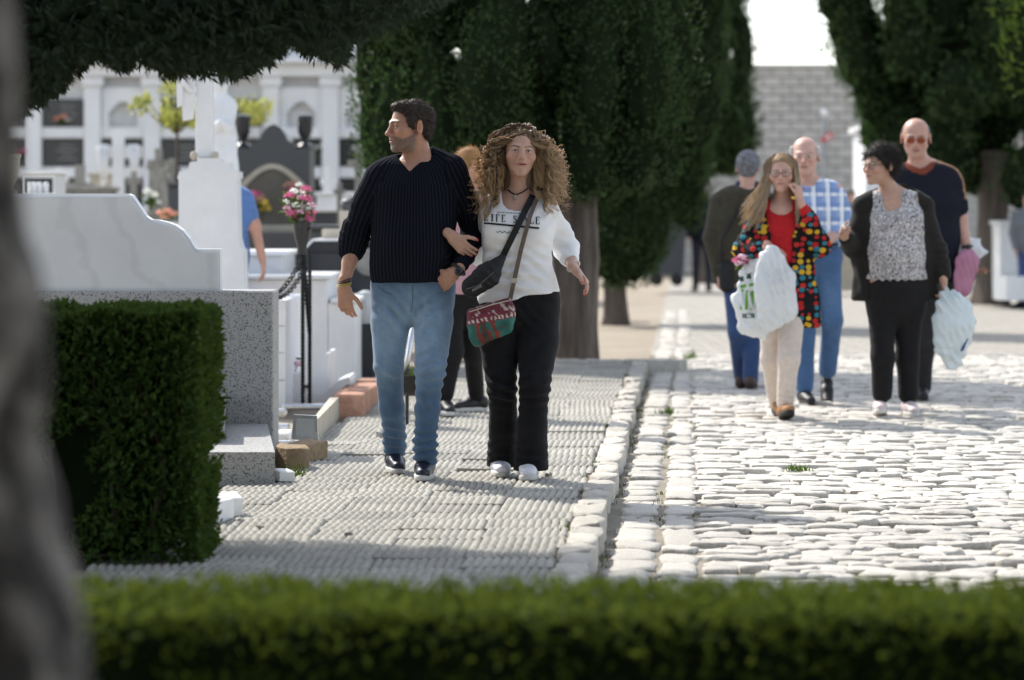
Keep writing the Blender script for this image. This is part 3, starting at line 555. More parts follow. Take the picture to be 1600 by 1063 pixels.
for x in (1026, 1058):
    w_ = MB().lathe((WX(x, D), D+.05, WZ(437, D)), [(.02, -.05), (.10, -.05), (.115, -.03), (.115, .03), (.10, .05), (.02, .05)], 18, 'y').build('wheel', m_iron, t, True)
D = 38; t = thing('clay_planter', 'reddish clay plant trough beside the second cypress trunk', 'planter', (WX(962, D), D, 0)); pb(MB(), 950, 978, 455, 478, D, .5, .02).build('trough', m_brick, t); pb(MB(), 948, 980, 451, 454.7, D-.02, .55, .01).build('rim', m_brick, t); pb(MB(), 951, 955, 478.3, 484, D+.03, .1).build('foot', m_brick, t); pb(MB(), 972, 976, 478.3, 484, D+.03, .1).build('foot', m_brick, t)
D = 44; t = thing('white_bench_tomb', 'white marble tomb beyond the right hand trunk', 'tomb', (WX(1590, D), D, 0)); pb(MB(), 1563, 1680, 352, 470, D, 1.5).build('body', m_white, t); pb(MB(), 1560, 1684, 345, 351.5, D-.05, 1.6).build('coping', m_white, t); pb(MB(), 1572, 1680, 432, 470, D-1.2, 1.1).build('step', m_white, t)
for x, y, lab in ((1430, 330, 'pale tomb glimpsed behind the right hand group'), (1320, 395, 'small beige kerb block on the far road edge')):
    t = thing('far_tomb', lab, 'tomb', (WX(x, 50), 50, 0)); pb(MB(), x-26, x+26, y, 455, 50, .7).build('body', m_sand if x < 1400 else m_white, t); pb(MB(), x-29, x+29, y-5, y-.4, 49.95, .8).build('top_slab', m_white, t)
# ================================================================ trees and hedges
def sprays(P, Dr, size, rng, wid=.24, fan=3, spread=.5):
    """small pointed leaf sprays: fan blades per point, vectorised; returns verts, tri faces"""
    n = len(P); Vs = []; 
    for k in range(fan):
        d_ = Dr+rng.normal(size=(n, 3))*spread; d_ /= np.linalg.norm(d_, axis=1, keepdims=True)+1e-9
        u = np.cross(d_, rng.normal(size=(n, 3))); u /= np.linalg.norm(u, axis=1, keepdims=True)+1e-9
        L_ = (size*rng.uniform(.6, 1.3, n))[:, None]; a = P-d_*L_*.15
        Vs.append(np.stack([a, a+d_*L_*.5+u*L_*wid*.5, a+d_*L_, a+d_*L_*.5-u*L_*wid*.5], 1))
    V = np.concatenate(Vs).reshape(-1, 3); return V, np.arange(len(V)).reshape(-1, 4)
def plume_tree(name, label, x, y, z0, plumes, size, per, trunk, parts=None, group=None, seed=1, m=None, core=.72, trunk_mb=None):
    """crown of upright plumes [(dx, dy, zbase, height, radius)]"""
    rng = np.random.default_rng(seed); t = thing(name, label, 'tree', (x, y, z0), group); PP = []; DD = []; CV = []; CF = []
    for dx, dy, zb, h, r in plumes:
        n = int(per*h*r*10*(1 if dy < .25 else .4)); f = rng.beta(1.15, 1.35, n); prof = np.sin(np.pi*np.clip(f*.93+.05, 0, 1))**.62
        a = rng.uniform(0, 2*np.pi, n); lump = 1+.16*np.sin(a*3+f*11+dx*9)+.12*np.sin(a*5-f*17+dy*7); rr = r*prof*lump*(1-.38*rng.random(n)**2.2)
        P = np.stack([x+dx+np.cos(a)*rr+(f-.5)*r*.5*math.sin(dx*7), y+dy+np.sin(a)*rr, zb+f*h], 1)
        Dd = np.stack([np.cos(a)*.75, np.sin(a)*.75, np.full(n, .75)], 1); PP.append(P); DD.append(Dd)
        b = len(CV); N = 8
        for k, ff in enumerate((.0, .12, .35, .6, .85, 1.0)):
            q = r*core*max(math.sin(math.pi*min(max(ff*.93+.05, 0), 1))**.62, .05)*(1 if 0 < ff < 1 else .1)
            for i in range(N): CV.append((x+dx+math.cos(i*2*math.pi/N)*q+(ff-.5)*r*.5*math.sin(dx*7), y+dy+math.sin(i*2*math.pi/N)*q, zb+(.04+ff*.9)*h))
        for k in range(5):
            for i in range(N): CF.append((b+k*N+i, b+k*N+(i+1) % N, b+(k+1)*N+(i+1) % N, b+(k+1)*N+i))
    V, Fs = sprays(np.concatenate(PP), np.concatenate(DD), size*1.1, rng, fan=2)
    cr = link('crown', npmesh('crown', V, Fs), m or m_leaf, t); MB().add(CV, CF).build('dark_inner_fill', m_shade_core, cr)  # dark shells painted as the shade inside the crown
    return t, cr
def trunk_mesh(x, y, z0, h, r0, r1, seed, lobes=5, n=22, flare=.35):
    r = np.random.default_rng(seed); V = []; Fs = []; K = 16; ph = r.uniform(0, 6.28, 3)
    for k in range(K):
        f = k/(K-1); z = z0+h*f; R = r0+(r1-r0)*f+r0*flare*math.exp(-f*h/.22)
        for i in range(n):
            a = 2*math.pi*i/n; q = R*(1+.10*math.sin(lobes*a+ph[0]+f*2)+.06*math.sin((lobes+4)*a+ph[1]-f*3)+.03*r.normal()); V.append((x+q*math.cos(a)+.02*math.sin(f*5+ph[2]), y+q*math.sin(a), z))
    for k in range(K-1):
        for i in range(n): j = (i+1) % n; Fs.append((k*n+i, k*n+j, (k+1)*n+j, (k+1)*n+i))
    return MB().add(V, Fs)
rp = random.Random(11)
def ring_plumes(rad, z0, z1, n, hr, rr, taper=.5, squash=1.0, bottom=None):
    out = []
    for i in range(n):
        zz = z0+(z1-z0)*rp.random()**1.25; f = (zz-z0)/(z1-z0); a = rp.uniform(0, 2*math.pi); R = rad*(1-taper*f)*math.sqrt(rp.uniform(.45, 1))
        if f < .12: R *= .55+.45*f/.12
        zb = zz
        if bottom: zb = max(zb, bottom(R*math.cos(a), R*math.sin(a)*squash))
        out.append((R*math.cos(a), R*math.sin(a)*squash, zb, rp.uniform(*hr), rp.uniform(*rr)))
    return out
# nearest cypress: trunk beside the pavement end
D = 25.9; X = WX(906, D)
def bot(dx, dy): return 1.38+.10*abs(dx) if dx < .35 else 1.15-.25*min(dx-.35, .5)
cx_ = WX(802, D)-X
pl = [(dx+cx_, dy, zb, h, r) for dx, dy, zb, h, r in ring_plumes(1.42, 1.25, 5.6, 120, (.7, 1.5), (.22, .40), .35, .9)]
pl = [(dx, dy, max(zb, 1.42 if dx < -.5 else 1.30), h, r) for dx, dy, zb, h, r in pl]
pl += [(cx_-1.14, -.2, 1.5, 1.3, .28), (cx_-1.18, .1, 1.9, 1.6, .30), (cx_-1.0, 0, 2.6, 1.5, .36), (cx_-.7, -.3, 2.5, 1.6, .40), (cx_-.35, -.4, 2.5, 1.6, .40), (cx_-.5, .2, 2.9, 1.6, .42), (cx_-.1, .2, 2.7, 1.6, .42), (cx_-1.0, -.5, 1.42, 1.3, .34), (cx_-.6, -.8, 1.4, 1.5, .36), (cx_-.15, -.9, 1.36, 1.5, .36), (.05, -.7, 1.38, 1.3, .3), (.45, -.5, 1.42, 1.5, .34), (.62, -.1, 1.5, 1.6, .34)]
t, cr = plume_tree('cypress_tree', 'broad dark cypress with furrowed trunk at the end of the pavement', X, D, 0, pl, .044, 205, None, seed=2)
trunk_mesh(X-.02, D, -.1, 1.85, .155, .15, 3, 4).build('trunk', m_bark, t, True); trunk_mesh(X-.16, D+.1, -.1, 1.7, .09, .09, 4, 3).build('trunk', m_bark, t, True)
# second cypress
D = 37; X = WX(962, D)
pl = [(dx+.36, dy, zb, h, r) for dx, dy, zb, h, r in ring_plumes(.95, 1.0, 6.5, 80, (.9, 1.8), (.26, .42), .25)]
pl = [(dx, dy, max(zb, .55+1.9*max(0, abs(dx-.30)-.30)), h, r) for dx, dy, zb, h, r in pl]+[(-.12, -.35, .36, 1.3, .40), (.12, -.42, .34, 1.4, .42), (.30, -.40, .38, 1.4, .40), (.0, -.3, .8, 1.4, .4), (.35, -.4, .52, 1.4, .4), (.42, -.3, .66, 1.6, .4), (.15, -.2, .75, 1.3, .35), (.62, -.3, 1.2, 1.6, .4), (.85, -.2, 1.75, 1.7, .4), (1.05, 0, 2.2, 1.8, .38)]
t, cr = plume_tree('cypress_tree', 'second dark cypress whose crown droops low over the roadside', X, D, 0, pl, .062, 140, None, seed=5)
trunk_mesh(X, D, -.1, 2.0, .13, .12, 6).build('trunk', m_bark, t, True)
# third, narrow, by the wall
D = 60; X = WX(1098, D)
pl = [(dx*1.25, dy, max(zb, 2.0+.2*abs(dx)), h, r) for dx, dy, zb, h, r in ring_plumes(.72, 1.0, 8, 60, (1.2, 2.4), (.28, .42), .1)]
t, cr = plume_tree('cypress_tree', 'tall narrow cypress standing farther down the road near the wall', X, D, 0, pl, .14, 40, None, seed=8)
trunk_mesh(X, D, -.1, 2.2, .14, .12, 9).build('trunk', m_bark, t, True)
# right hand tree
D = 45; X = WX(1550, D)
def lim(px): return None
pl = []
for i in range(210):
    px = rp.uniform(1290, 1830); zz = rp.uniform(1.3, 6.6)
    left = np.interp(zz, [1.0, 1.5, 2.0, 2.5, 3.0, 3.6, 4.6, 6.6], [1455, 1415, 1385, 1366, 1342, 1322, 1295, 1285])
    if px < left: continue
    bottom = np.interp(px, [1300, 1400, 1450, 1500, 1560, 1620, 1700, 1830], [3.2, 2.0, 1.55, 1.32, 1.25, 1.3, 1.5, 2.4])
    pl.append((WX(px, D)-X, rp.uniform(-1.9, 1.9), max(zz, bottom), rp.uniform(.8, 1.5), rp.uniform(.32, .5)))
pl += [(WX(x_, D)-X, -.3+.2*(k_ % 3), z_, 1.2, .36) for k_, (x_, z_) in enumerate(((1300, 4.2), (1318, 3.7), (1330, 3.2), (1345, 2.9), (1362, 2.6), (1392, 2.25), (1335, 3.9), (1360, 3.4), (1385, 2.9), (1412, 2.0), (1310, 4.8), (1420, 2.5), (1400, 3.4), (1440, 1.75)))]
t, cr = plume_tree('cypress_tree', 'wide dark cypress shading the right hand side of the road', X, D, 0, pl, .094, 56, None, seed=12)
trunk_mesh(X, D, -.12, 2.4, .235, .22, 13, 5).build('trunk', m_bark, t, True)
# greener tree reaching in at the top right
D = 33; X = WX(1690, D)
pl = [(dx, dy, zb, h, r) for dx, dy, zb, h, r in ring_plumes(.72, 2.35, 6, 40, (.8, 1.4), (.24, .36), .2)]+[(-.62, 0, 2.62, 1.2, .28), (-.55, -.2, 2.75, 1.3, .3), (-.66, .1, 3.1, 1.3, .3)]
t, cr = plume_tree('cypress_tree', 'brighter green conifer reaching in beside the wide cypress', X, D, 0, pl, .09, 50, None, seed=15, m=m_leafh)
trunk_mesh(X, D, -.1, 2.8, .15, .13, 16).build('trunk', m_bark, t, True)
# overhanging conifer at the upper left
rng = np.random.default_rng(31); X, D = -2.35, 11.8
t = thing('overhanging_conifer', 'dark conifer whose drooping boughs hang over the graves', 'tree', (X, D, 0))
prx = np.array([-500, -60, 20, 60, 100, 135, 158, 175, 196, 215, 235, 262, 300, 350, 400, 430, 452, 470, 500, 535, 548, 600, 640, 690, 800]); pry = np.array([260, 215, 182, 160, 128, 100, 84, 98, 106, 90, 106, 112, 110, 116, 104, 88, 62, 74, 88, 100, 62, 42, 22, -4, -60])
n = 38000; px = rng.uniform(-330, 700, n); dd = rng.uniform(10.3, 12.6, n); pyb = np.interp(px, prx, pry)+rng.normal(size=n)*3-2+7*np.sin(px*.11+dd*2)*np.sin(px*.043+1+dd*3)+5*np.sin(px*.27+dd*5)
zb = CH-(pyb-HY)*dd/F; up = rng.exponential(.26, n)+.0; zt_ = zb+up; kp = zt_ < 3.4; px, dd, zt_ = px[kp], dd[kp], zt_[kp]
P = np.stack([(px-800)*dd/F, dd, zt_], 1); Dr = np.stack([rng.normal(size=len(P))*.5+.35, rng.normal(size=len(P))*.5, -.75+rng.normal(size=len(P))*.3], 1)
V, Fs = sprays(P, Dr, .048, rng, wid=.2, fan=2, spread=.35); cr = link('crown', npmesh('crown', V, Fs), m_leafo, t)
px3 = rng.uniform(-330, 690, 9000); d3 = rng.uniform(10.5, 12.6, 9000); z3 = CH-(np.interp(px3, prx, pry)-HY)*d3/F+.12+rng.exponential(.35, 9000); V, Fs = sprays(np.stack([(px3-800)*d3/F, d3, z3], 1), rng.normal(size=(9000, 3)), .11, rng, wid=.5, fan=1, spread=.5); link('dark_inner_fill', npmesh('dark_inner_fill', V, Fs), m_leafo, cr)
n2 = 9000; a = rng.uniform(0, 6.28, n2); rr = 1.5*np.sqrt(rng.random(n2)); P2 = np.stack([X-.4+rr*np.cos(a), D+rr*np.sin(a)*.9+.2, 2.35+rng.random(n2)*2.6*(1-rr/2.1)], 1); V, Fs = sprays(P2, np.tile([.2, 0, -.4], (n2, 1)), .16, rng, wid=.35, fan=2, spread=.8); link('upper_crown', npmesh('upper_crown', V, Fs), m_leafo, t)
trunk_mesh(X, D, -.1, 4.2, .17, .08, 32).build('trunk', m_bark, t, True)
for ex, ey, ez in ((-.25, 11.0, 2.35), (-.9, 10.6, 2.3), (-1.5, 12.3, 2.2), (-.5, 12.2, 2.5)): MB().tube([(X, D, 2.3), ((X+ex)/2, (D+ey)/2, 2.55), (ex, ey, ez)], [.05, .035, .012], 7).build('bough', m_bark, t, True)
# pale near trunk at the left edge of the frame
D = 3.35; t = thing('near_trunk', 'pale mottled tree trunk standing right beside the camera', 'tree', (-.86, D, 0))
V = []; Fs = []; n = 48; K = 60; r3 = np.random.default_rng(4)
edge_z = [(-.1, 168), (.30, 158), (.62, 145), (.85, 118), (1.0, 92), (1.12, 84), (1.22, 40), (1.35, 14), (1.6, -4), (2.2, -10), (4, -10)]
for k in range(K):
    z = -.1+2.1*k/48 if k <= 48 else 2.0+2.2*(k-48)/(K-1-48)
    xe = (np.interp(z, [e[0] for e in edge_z], [e[1] for e in edge_z])-800)*D/F; R = xe+.86
    for i in range(n):
        a_ = 2*math.pi*i/n; q = R*(.97+.022*math.sin(3*a_+z*5.3)+.03*math.sin(2*a_-z*9+1)+.02*math.sin(9*a_-z*17)+.012*r3.normal()); V.append((-.86+q*math.cos(a_), D+q*math.sin(a_), z))
for k in range(K-1):
    for i in range(n): j = (i+1) % n; Fs.append((k*n+i, k*n+j, (k+1)*n+j, (k+1)*n+i))
MB().add(V, Fs).build('trunk', m_barkn, t, True)
n2 = 16000; P2 = np.stack([r3.uniform(-7, 7, n2), r3.uniform(-9, 4.6, n2), 3.2+np.abs(r3.normal(size=n2))*1.1+.12*np.clip(4.6-np.abs(r3.uniform(-9, 4.6, n2)), 0, 3)], 1); nb_ = 5000; P2 = np.concatenate([P2, np.stack([r3.uniform(-9, 9, nb_), r3.uniform(-9, -6.5, nb_), r3.uniform(.1, 4.2, nb_)], 1)]); n2 += nb_; V, Fs = sprays(P2, r3.normal(size=(n2, 3)), .55, r3, wid=.7, fan=2, spread=.8); link('crown', npmesh('crown', V, Fs), m_leafo, t)  # dense unseen leaves overhead and behind the camera, added to darken the hedge front
# hedges
def hedge(name, label, x0, x1, y0, y1, z1, n, size, m, seed, holes=0, core=.12, z0=0.0, stems=0, rag=.018):
    rng = np.random.default_rng(seed); t = thing(name, label, 'hedge', ((x0+x1)/2, (y0+y1)/2, 0)); P = []; Dr = []
    areas = [('top', (x1-x0)*(y1-y0)*1.5), ('front', (x1-x0)*(z1-z0)), ('back', (x1-x0)*(z1-z0)*.4), ('left', (y1-y0)*(z1-z0)*.5), ('right', (y1-y0)*(z1-z0))]; tot = sum(a for _, a in areas)
    for nm, a in areas:
        k = int(n*a/tot); u, v = rng.random(k), rng.random(k); dp = np.abs(rng.normal(size=k))*.05
        if nm == 'top': p = np.stack([x0+u*(x1-x0), y0+v*(y1-y0), z1-dp*.7], 1); d_ = (0, 0, 1)
        elif nm == 'front': p = np.stack([x0+u*(x1-x0), y0+dp, z0+v**.9*(z1-z0)], 1); d_ = (0, -.8, .4)
        elif nm == 'back': p = np.stack([x0+u*(x1-x0), y1-dp, z0+v*(z1-z0)], 1); d_ = (0, .8, .4)
        elif nm == 'left': p = np.stack([x0+dp, y0+u*(y1-y0), z0+v*(z1-z0)], 1); d_ = (-.8, 0, .4)
        else: p = np.stack([x1-dp, y0+u*(y1-y0), z0+v*(z1-z0)], 1); d_ = (.8, 0, .4)
        if holes and nm in ('front', 'right', 'left'):
            h = blob(p, 1.0, 9, seed+3)+blob(p, .7, 22, seed+5); keep = h < (1.25 - .45*(1-(p[:, 2]-z0)/(z1-z0)))*holes; p = p[keep]
        P.append(p+blob(p, rag, 12, seed)[:, None]*np.array(d_)); Dr.append(np.tile(d_, (len(p), 1)))
    V, Fs = sprays(np.concatenate(P), np.concatenate(Dr).astype(float), size, rng, wid=.42, fan=2, spread=.7); fo = link('foliage', npmesh('foliage', V, Fs), m, t)
    MB().box(x0+core, x1-core, y0+core, y1-core, z0+.02, z1-core*.7, .05).build('dark_inner_fill', m_shade_core, fo)  # solid dark box, coloured as the shade behind the leaves
    for i in range(stems):
        x = x0+(i+.5)*(x1-x0)/stems+rng.normal()*.03; y = y0+.06+rng.random()*.06; q = [(x, y+.05, 0)]
        for k in range(5): q.append((q[-1][0]+rng.normal()*.035, y+rng.normal()*.02, q[-1][2]+z1/6.2))
        MB().tube(q, [.012, .011, .01, .008, .007, .005], 5).build('stem', m_twig, t, True)
    return t
hedge('clipped_hedge', 'tall clipped green hedge block with bare stems beside the granite grave', -2.6, WX(314, 10.5), 10.5, 11.25, WZ(489, 10.5), 36000, .032, m_leafh, 41, holes=.95, core=.10, stems=12)
hedge('low_hedge', 'long low yellow green clipped hedge running across in front of the path', -3.2, 3.4, 5.93, 6.47, .440, 32000, .026, m_leafb, 45, core=.035, rag=.006)
# young yellow leaved tree and shrub among the graves
def young(x, D, pts, label, h0, seed, rad):
    rng = np.random.default_rng(seed); t = thing('young_tree', label, 'tree', (WX(x, D), D, 0)); top = Vector((WX(x, D), D, h0)); P = []
    MB().tube([(WX(x, D), D, -.05), (WX(x-1, D), D, h0*.5), top], [.03, .022, .015], 7).build('trunk', m_twig, t, True)
    for px, py, rd, k in pts:
        c = WP(px, py, D+rng.normal()*.15); MB().tube([top, (top+c)/2+Vector((0, 0, -.03)), c], [.012, .008, .004], 5).build('branch', m_twig, t, True); k = int(k*.5); P.append(np.array(c)+rng.normal(size=(k, 3))*np.array([rd, rd, rd*.8])*D/F)
    P = np.concatenate(P); V, Fs = sprays(P, np.tile([0, 0, -.5], (len(P), 1)), .09, rng, wid=.35, fan=1, spread=.8); link('crown', npmesh('crown', V, Fs), m_leafy, t)
young(277, 33, [(218, 163, 7, 130), (228, 155, 6, 90), (265, 140, 8, 100), (275, 125, 8, 90), (262, 175, 9, 150), (285, 178, 11, 200), (300, 172, 8, 120), (272, 192, 8, 120), (255, 185, 6, 60), (295, 190, 7, 90)], 'slender young tree with yellow green leaves before the niches', 2.2, 51, .3)
young(400, 41, [(378, 165, 8, 140), (395, 170, 10, 180), (412, 168, 9, 150), (388, 180, 8, 110), (420, 158, 6, 60), (405, 185, 8, 110)], 'yellow green bush topping the black monument from behind', 1.9, 52, .3)
# ================================================================ figure building: blended distance fields -> one surface
def nv(v): v = np.asarray(v, float); return v/(np.linalg.norm(v)+1e-12)
def cap(a, b, ra, rb, flat=None):
    a = np.asarray(a, float); b = np.asarray(b, float); ba = b-a; l2 = max(ba @ ba, 1e-9)
    R = max(ra, rb)*(max(1, flat[1]) if flat else 1); fd = nv(flat[0]) if flat else None
    def f(X, Y, Z):
        px, py, pz = X-a[0], Y-a[1], Z-a[2]; t = np.clip((px*ba[0]+py*ba[1]+pz*ba[2])/l2, 0, 1)
        vx, vy, vz = px-t*ba[0], py-t*ba[1], pz-t*ba[2]
        if fd is not None:
            c = (vx*fd[0]+vy*fd[1]+vz*fd[2])*(1/flat[1]-1); vx, vy, vz = vx+fd[0]*c, vy+fd[1]*c, vz+fd[2]*c
        return np.sqrt(vx*vx+vy*vy+vz*vz)-(ra+(rb-ra)*t)
    return f, np.minimum(a, b)-R, np.maximum(a, b)+R
def ecap(a, b, s1, s2, xd=(1, 0, 0)):
    a = np.asarray(a, float); b = np.asarray(b, float); ba = b-a; l2 = max(ba @ ba, 1e-9); ax = nv(ba)
    xd = nv(np.asarray(xd, float)-ax*(ax @ np.asarray(xd, float))); yd = np.cross(ax, xd); R = max(*s1, *s2)
    def f(X, Y, Z):
        px, py, pz = X-a[0], Y-a[1], Z-a[2]; t = np.clip((px*ba[0]+py*ba[1]+pz*ba[2])/l2, 0, 1)
        vx, vy, vz = px-t*ba[0], py-t*ba[1], pz-t*ba[2]
        cx = vx*xd[0]+vy*xd[1]+vz*xd[2]; cy = vx*yd[0]+vy*yd[1]+vz*yd[2]; cz = vx*ax[0]+vy*ax[1]+vz*ax[2]
        rx = s1[0]+(s2[0]-s1[0])*t; ry = s1[1]+(s2[1]-s1[1])*t; mn = np.minimum(rx, ry)
        return (np.sqrt((cx/rx)**2+(cy/ry)**2+(cz/mn)**2)-1)*mn
    return f, np.minimum(a, b)-R, np.maximum(a, b)+R
def ell(c, r, R=None):
    c = np.asarray(c, float); r = np.asarray(r, float); R = np.eye(3) if R is None else R; m = max(r)
    def f(X, Y, Z):
        px, py, pz = X-c[0], Y-c[1], Z-c[2]
        q = [(px*R[0, i]+py*R[1, i]+pz*R[2, i])/r[i] for i in range(3)]
        k0 = np.sqrt(q[0]**2+q[1]**2+q[2]**2); k1 = np.sqrt((q[0]/r[0])**2+(q[1]/r[1])**2+(q[2]/r[2])**2)
        return k0*(k0-1)/(k1+1e-6)
    return f, c-m, c+m
def grid_axis(lo, hi, h, fine):
    out = [lo]
    while out[-1] < hi:
        x = out[-1]; s = h
        for a, b, hh in fine:
            if a-h < x < b: s = min(s, hh)
        out.append(x+s)
    return np.array(out)
def sdf_mesh(ops, h, fine=(), cuts=(), smooth=1):
    """ops: (mode 'u'/'s', prim, k); fine: [(lo3, hi3, h)]; cuts: functions kept where < 0"""
    lo = np.min([o[1][1] for o in ops if o[0] == 'u'], 0)-.025; hi = np.max([o[1][2] for o in ops if o[0] == 'u'], 0)+.025
    ax = [grid_axis(lo[i], hi[i], h, [(f[0][i], f[1][i], f[2]) for f in fine]) for i in range(3)]
    xs, ys, zs = ax; Fd = np.full((len(xs), len(ys), len(zs)), .12, np.float32)
    for mode, (f, a, b), k in ops:
        sl = []
        for i in range(3):
            i0 = np.searchsorted(ax[i], a[i]-k-.03); i1 = np.searchsorted(ax[i], b[i]+k+.03); sl.append(slice(i0, i1))
        if any(s.stop <= s.start for s in sl): continue
        X = xs[sl[0], None, None]; Y = ys[None, sl[1], None]; Z = zs[None, None, sl[2]]; d = f(X, Y, Z).astype(np.float32); cur = Fd[tuple(sl)]
        if mode == 'u':
            hh = np.maximum(k-np.abs(cur-d), 0)/max(k, 1e-6); Fd[tuple(sl)] = np.minimum(cur, d)-hh*hh*k*.25
        else:
            d = -d; hh = np.maximum(k-np.abs(cur-d), 0)/max(k, 1e-6); Fd[tuple(sl)] = np.maximum(cur, d)+hh*hh*k*.25
    for c in cuts: Fd = np.maximum(Fd, c(xs[:, None, None], ys[None, :, None], zs[None, None, :]).astype(np.float32))
    S = Fd < 0; nx, ny, nz = S.shape; cnt = np.zeros((nx-1, ny-1, nz-1), np.int8)
    for i in (0, 1):
        for j in (0, 1):
            for k in (0, 1): cnt += S[i:nx-1+i, j:ny-1+j, k:nz-1+k]
    act = (cnt > 0) & (cnt < 8); ids = np.full(cnt.shape, -1, np.int32); I, J, K = np.nonzero(act); ids[I, J, K] = np.arange(len(I))
    acc = np.zeros((len(I), 3)); n = np.zeros(len(I)); C = [(i, j, k) for i in (0, 1) for j in (0, 1) for k in (0, 1)]
    for a in C:
        for b in C:
            if sum(b)-sum(a) == 1 and all(y >= x for x, y in zip(a, b)):
                fa = Fd[I+a[0], J+a[1], K+a[2]]; fb = Fd[I+b[0], J+b[1], K+b[2]]; cr = (fa < 0) != (fb < 0)
                t = np.where(cr, fa/np.where(cr, fa-fb, 1), 0)
                acc += (np.array(a)+t[:, None]*(np.array(b)-np.array(a)))*cr[:, None]; n += cr
    acc /= n[:, None]
    V = np.stack([np.interp(I+acc[:, 0], np.arange(nx), xs), np.interp(J+acc[:, 1], np.arange(ny), ys), np.interp(K+acc[:, 2], np.arange(nz), zs)], 1)
    Q = []
    def quads(cr, s, c4):
        i, j, k = np.nonzero(cr); q = np.stack([ids[i+o[0], j+o[1], k+o[2]] for o in c4], 1); fl = s[i, j, k]; q[~fl] = q[~fl][:, ::-1]; Q.append(q)
    A = S[:-1, 1:-1, 1:-1]; quads(A != S[1:, 1:-1, 1:-1], A, [(0, 0, 0), (0, 1, 0), (0, 1, 1), (0, 0, 1)])
    A = S[1:-1, :-1, 1:-1]; quads(A != S[1:-1, 1:, 1:-1], A, [(0, 0, 0), (0, 0, 1), (1, 0, 1), (1, 0, 0)])
    A = S[1:-1, 1:-1, :-1]; quads(A != S[1:-1, 1:-1, 1:], A, [(0, 0, 0), (1, 0, 0), (1, 1, 0), (0, 1, 0)])
    Q = np.concatenate(Q)
    for _ in range(smooth): V = relax(V, Q, .5)
    return V, Q
def relax(V, Q, f):
    n = len(V); s = np.zeros((n, 3)); c = np.zeros(n)
    for a, b in ((0, 1), (1, 2), (2, 3), (3, 0)):
        for k in range(3): s[:, k] += np.bincount(Q[:, a], V[Q[:, b], k], n)+np.bincount(Q[:, b], V[Q[:, a], k], n)
        c += np.bincount(Q[:, a], minlength=n)+np.bincount(Q[:, b], minlength=n)
    return V+f*(s/np.maximum(c, 1)[:, None]-V)
def normals(V, Q):
    fn = np.cross(V[Q[:, 2]]-V[Q[:, 0]], V[Q[:, 3]]-V[Q[:, 1]]); n = np.zeros_like(V)
    for a in range(4):
        for k in range(3): n[:, k] += np.bincount(Q[:, a], fn[:, k], len(V))
    return n/(np.linalg.norm(n, axis=1, keepdims=True)+1e-12)
def wav(P, seed, sc):
    r = np.random.default_rng(seed); K = r.normal(size=(14, 3))*sc*r.uniform(.5, 1.3, (14, 1)); return np.sin(P @ K.T+r.uniform(0, 6.28, 14)).sum(1)/3.7
def folds(V, Q, spec, seed=0, base=.0025, bsc=14):
    """spec: (centre, axis, radius, amplitude, wavelength): creases across a limb near its joints"""
    N = normals(V, Q); d = base*wav(V, seed, bsc)+base*.5*wav(V, seed+9, bsc*2.3)
    for i, (c, a, r, amp, lam) in enumerate(spec):
        q = V-np.asarray(c, float); g = np.exp(-(q**2).sum(1)/r**2); ph = (q @ nv(a))/lam*6.283+2.2*wav(V, seed+20+i, 9)
        w_ = np.sin(ph); d += amp*g*(np.sign(w_)*np.abs(w_)**.8*.7+.3*w_)*(.6+.4*wav(V, seed+40+i, 7))
    return V+N*d[:, None]
def colattr(me, colors):
    at = me.color_attributes.new('Col', 'FLOAT_COLOR', 'POINT'); c = np.ones((len(me.vertices), 4), np.float32); c[:, :3] = colors; at.data.foreach_set('color', c.ravel())
def attr_mat(name, rough=.5, sss=0., bump=0., bscale=90, spec=.4, sheen=0., trans=0.):
    if name in MATS: return MATS[name]
    m = bpy.data.materials.new(name); m.use_nodes = True; MATS[name] = m; N = m.node_tree.nodes; L = m.node_tree.links; b = N['Principled BSDF']
    at = N.new('ShaderNodeAttribute'); at.attribute_name = 'Col'; L.new(at.outputs['Color'], b.inputs['Base Color']); b.inputs['Roughness'].default_value = rough; b.inputs['Specular IOR Level'].default_value = spec
    if sss: b.inputs['Subsurface Weight'].default_value = sss; b.inputs['Subsurface Radius'].default_value = (.012, .005, .003); b.inputs['Subsurface Scale'].default_value = .6
    if sheen: b.inputs['Sheen Weight'].default_value = sheen
    if bump:
        tc = N.new('ShaderNodeTexCoord'); n2 = N.new('ShaderNodeTexNoise'); n2.inputs['Scale'].default_value = bscale; n2.inputs['Detail'].default_value = 4; L.new(tc.outputs['Object'], n2.inputs['Vector'])
        bp = N.new('ShaderNodeBump'); bp.inputs['Strength'].default_value = bump; bp.inputs['Distance'].default_value = .004; L.new(n2.outputs['Fac'], bp.inputs['Height']); L.new(bp.outputs['Normal'], b.inputs['Normal'])
    if trans:
        tr = N.new('ShaderNodeBsdfTranslucent'); L.new(at.outputs['Color'], tr.inputs[0]); mx = N.new('ShaderNodeMixShader'); mx.inputs[0].default_value = trans
        L.new(b.outputs[0], mx.inputs[1]); L.new(tr.outputs[0], mx.inputs[2]); L.new(mx.outputs[0], N['Material Output'].inputs['Surface'])
    return m
m_skin = attr_mat('skin', .48, .12, .12, 160); m_hairc = attr_mat('hair', .62, 0, .3, 120, .25, trans=.18)
def rotm(yaw=0, pitch=0, roll=0):
    return np.array(Matrix.Rotation(math.radians(yaw), 3, 'Z') @ Matrix.Rotation(math.radians(pitch), 3, 'X') @ Matrix.Rotation(math.radians(roll), 3, 'Y'))
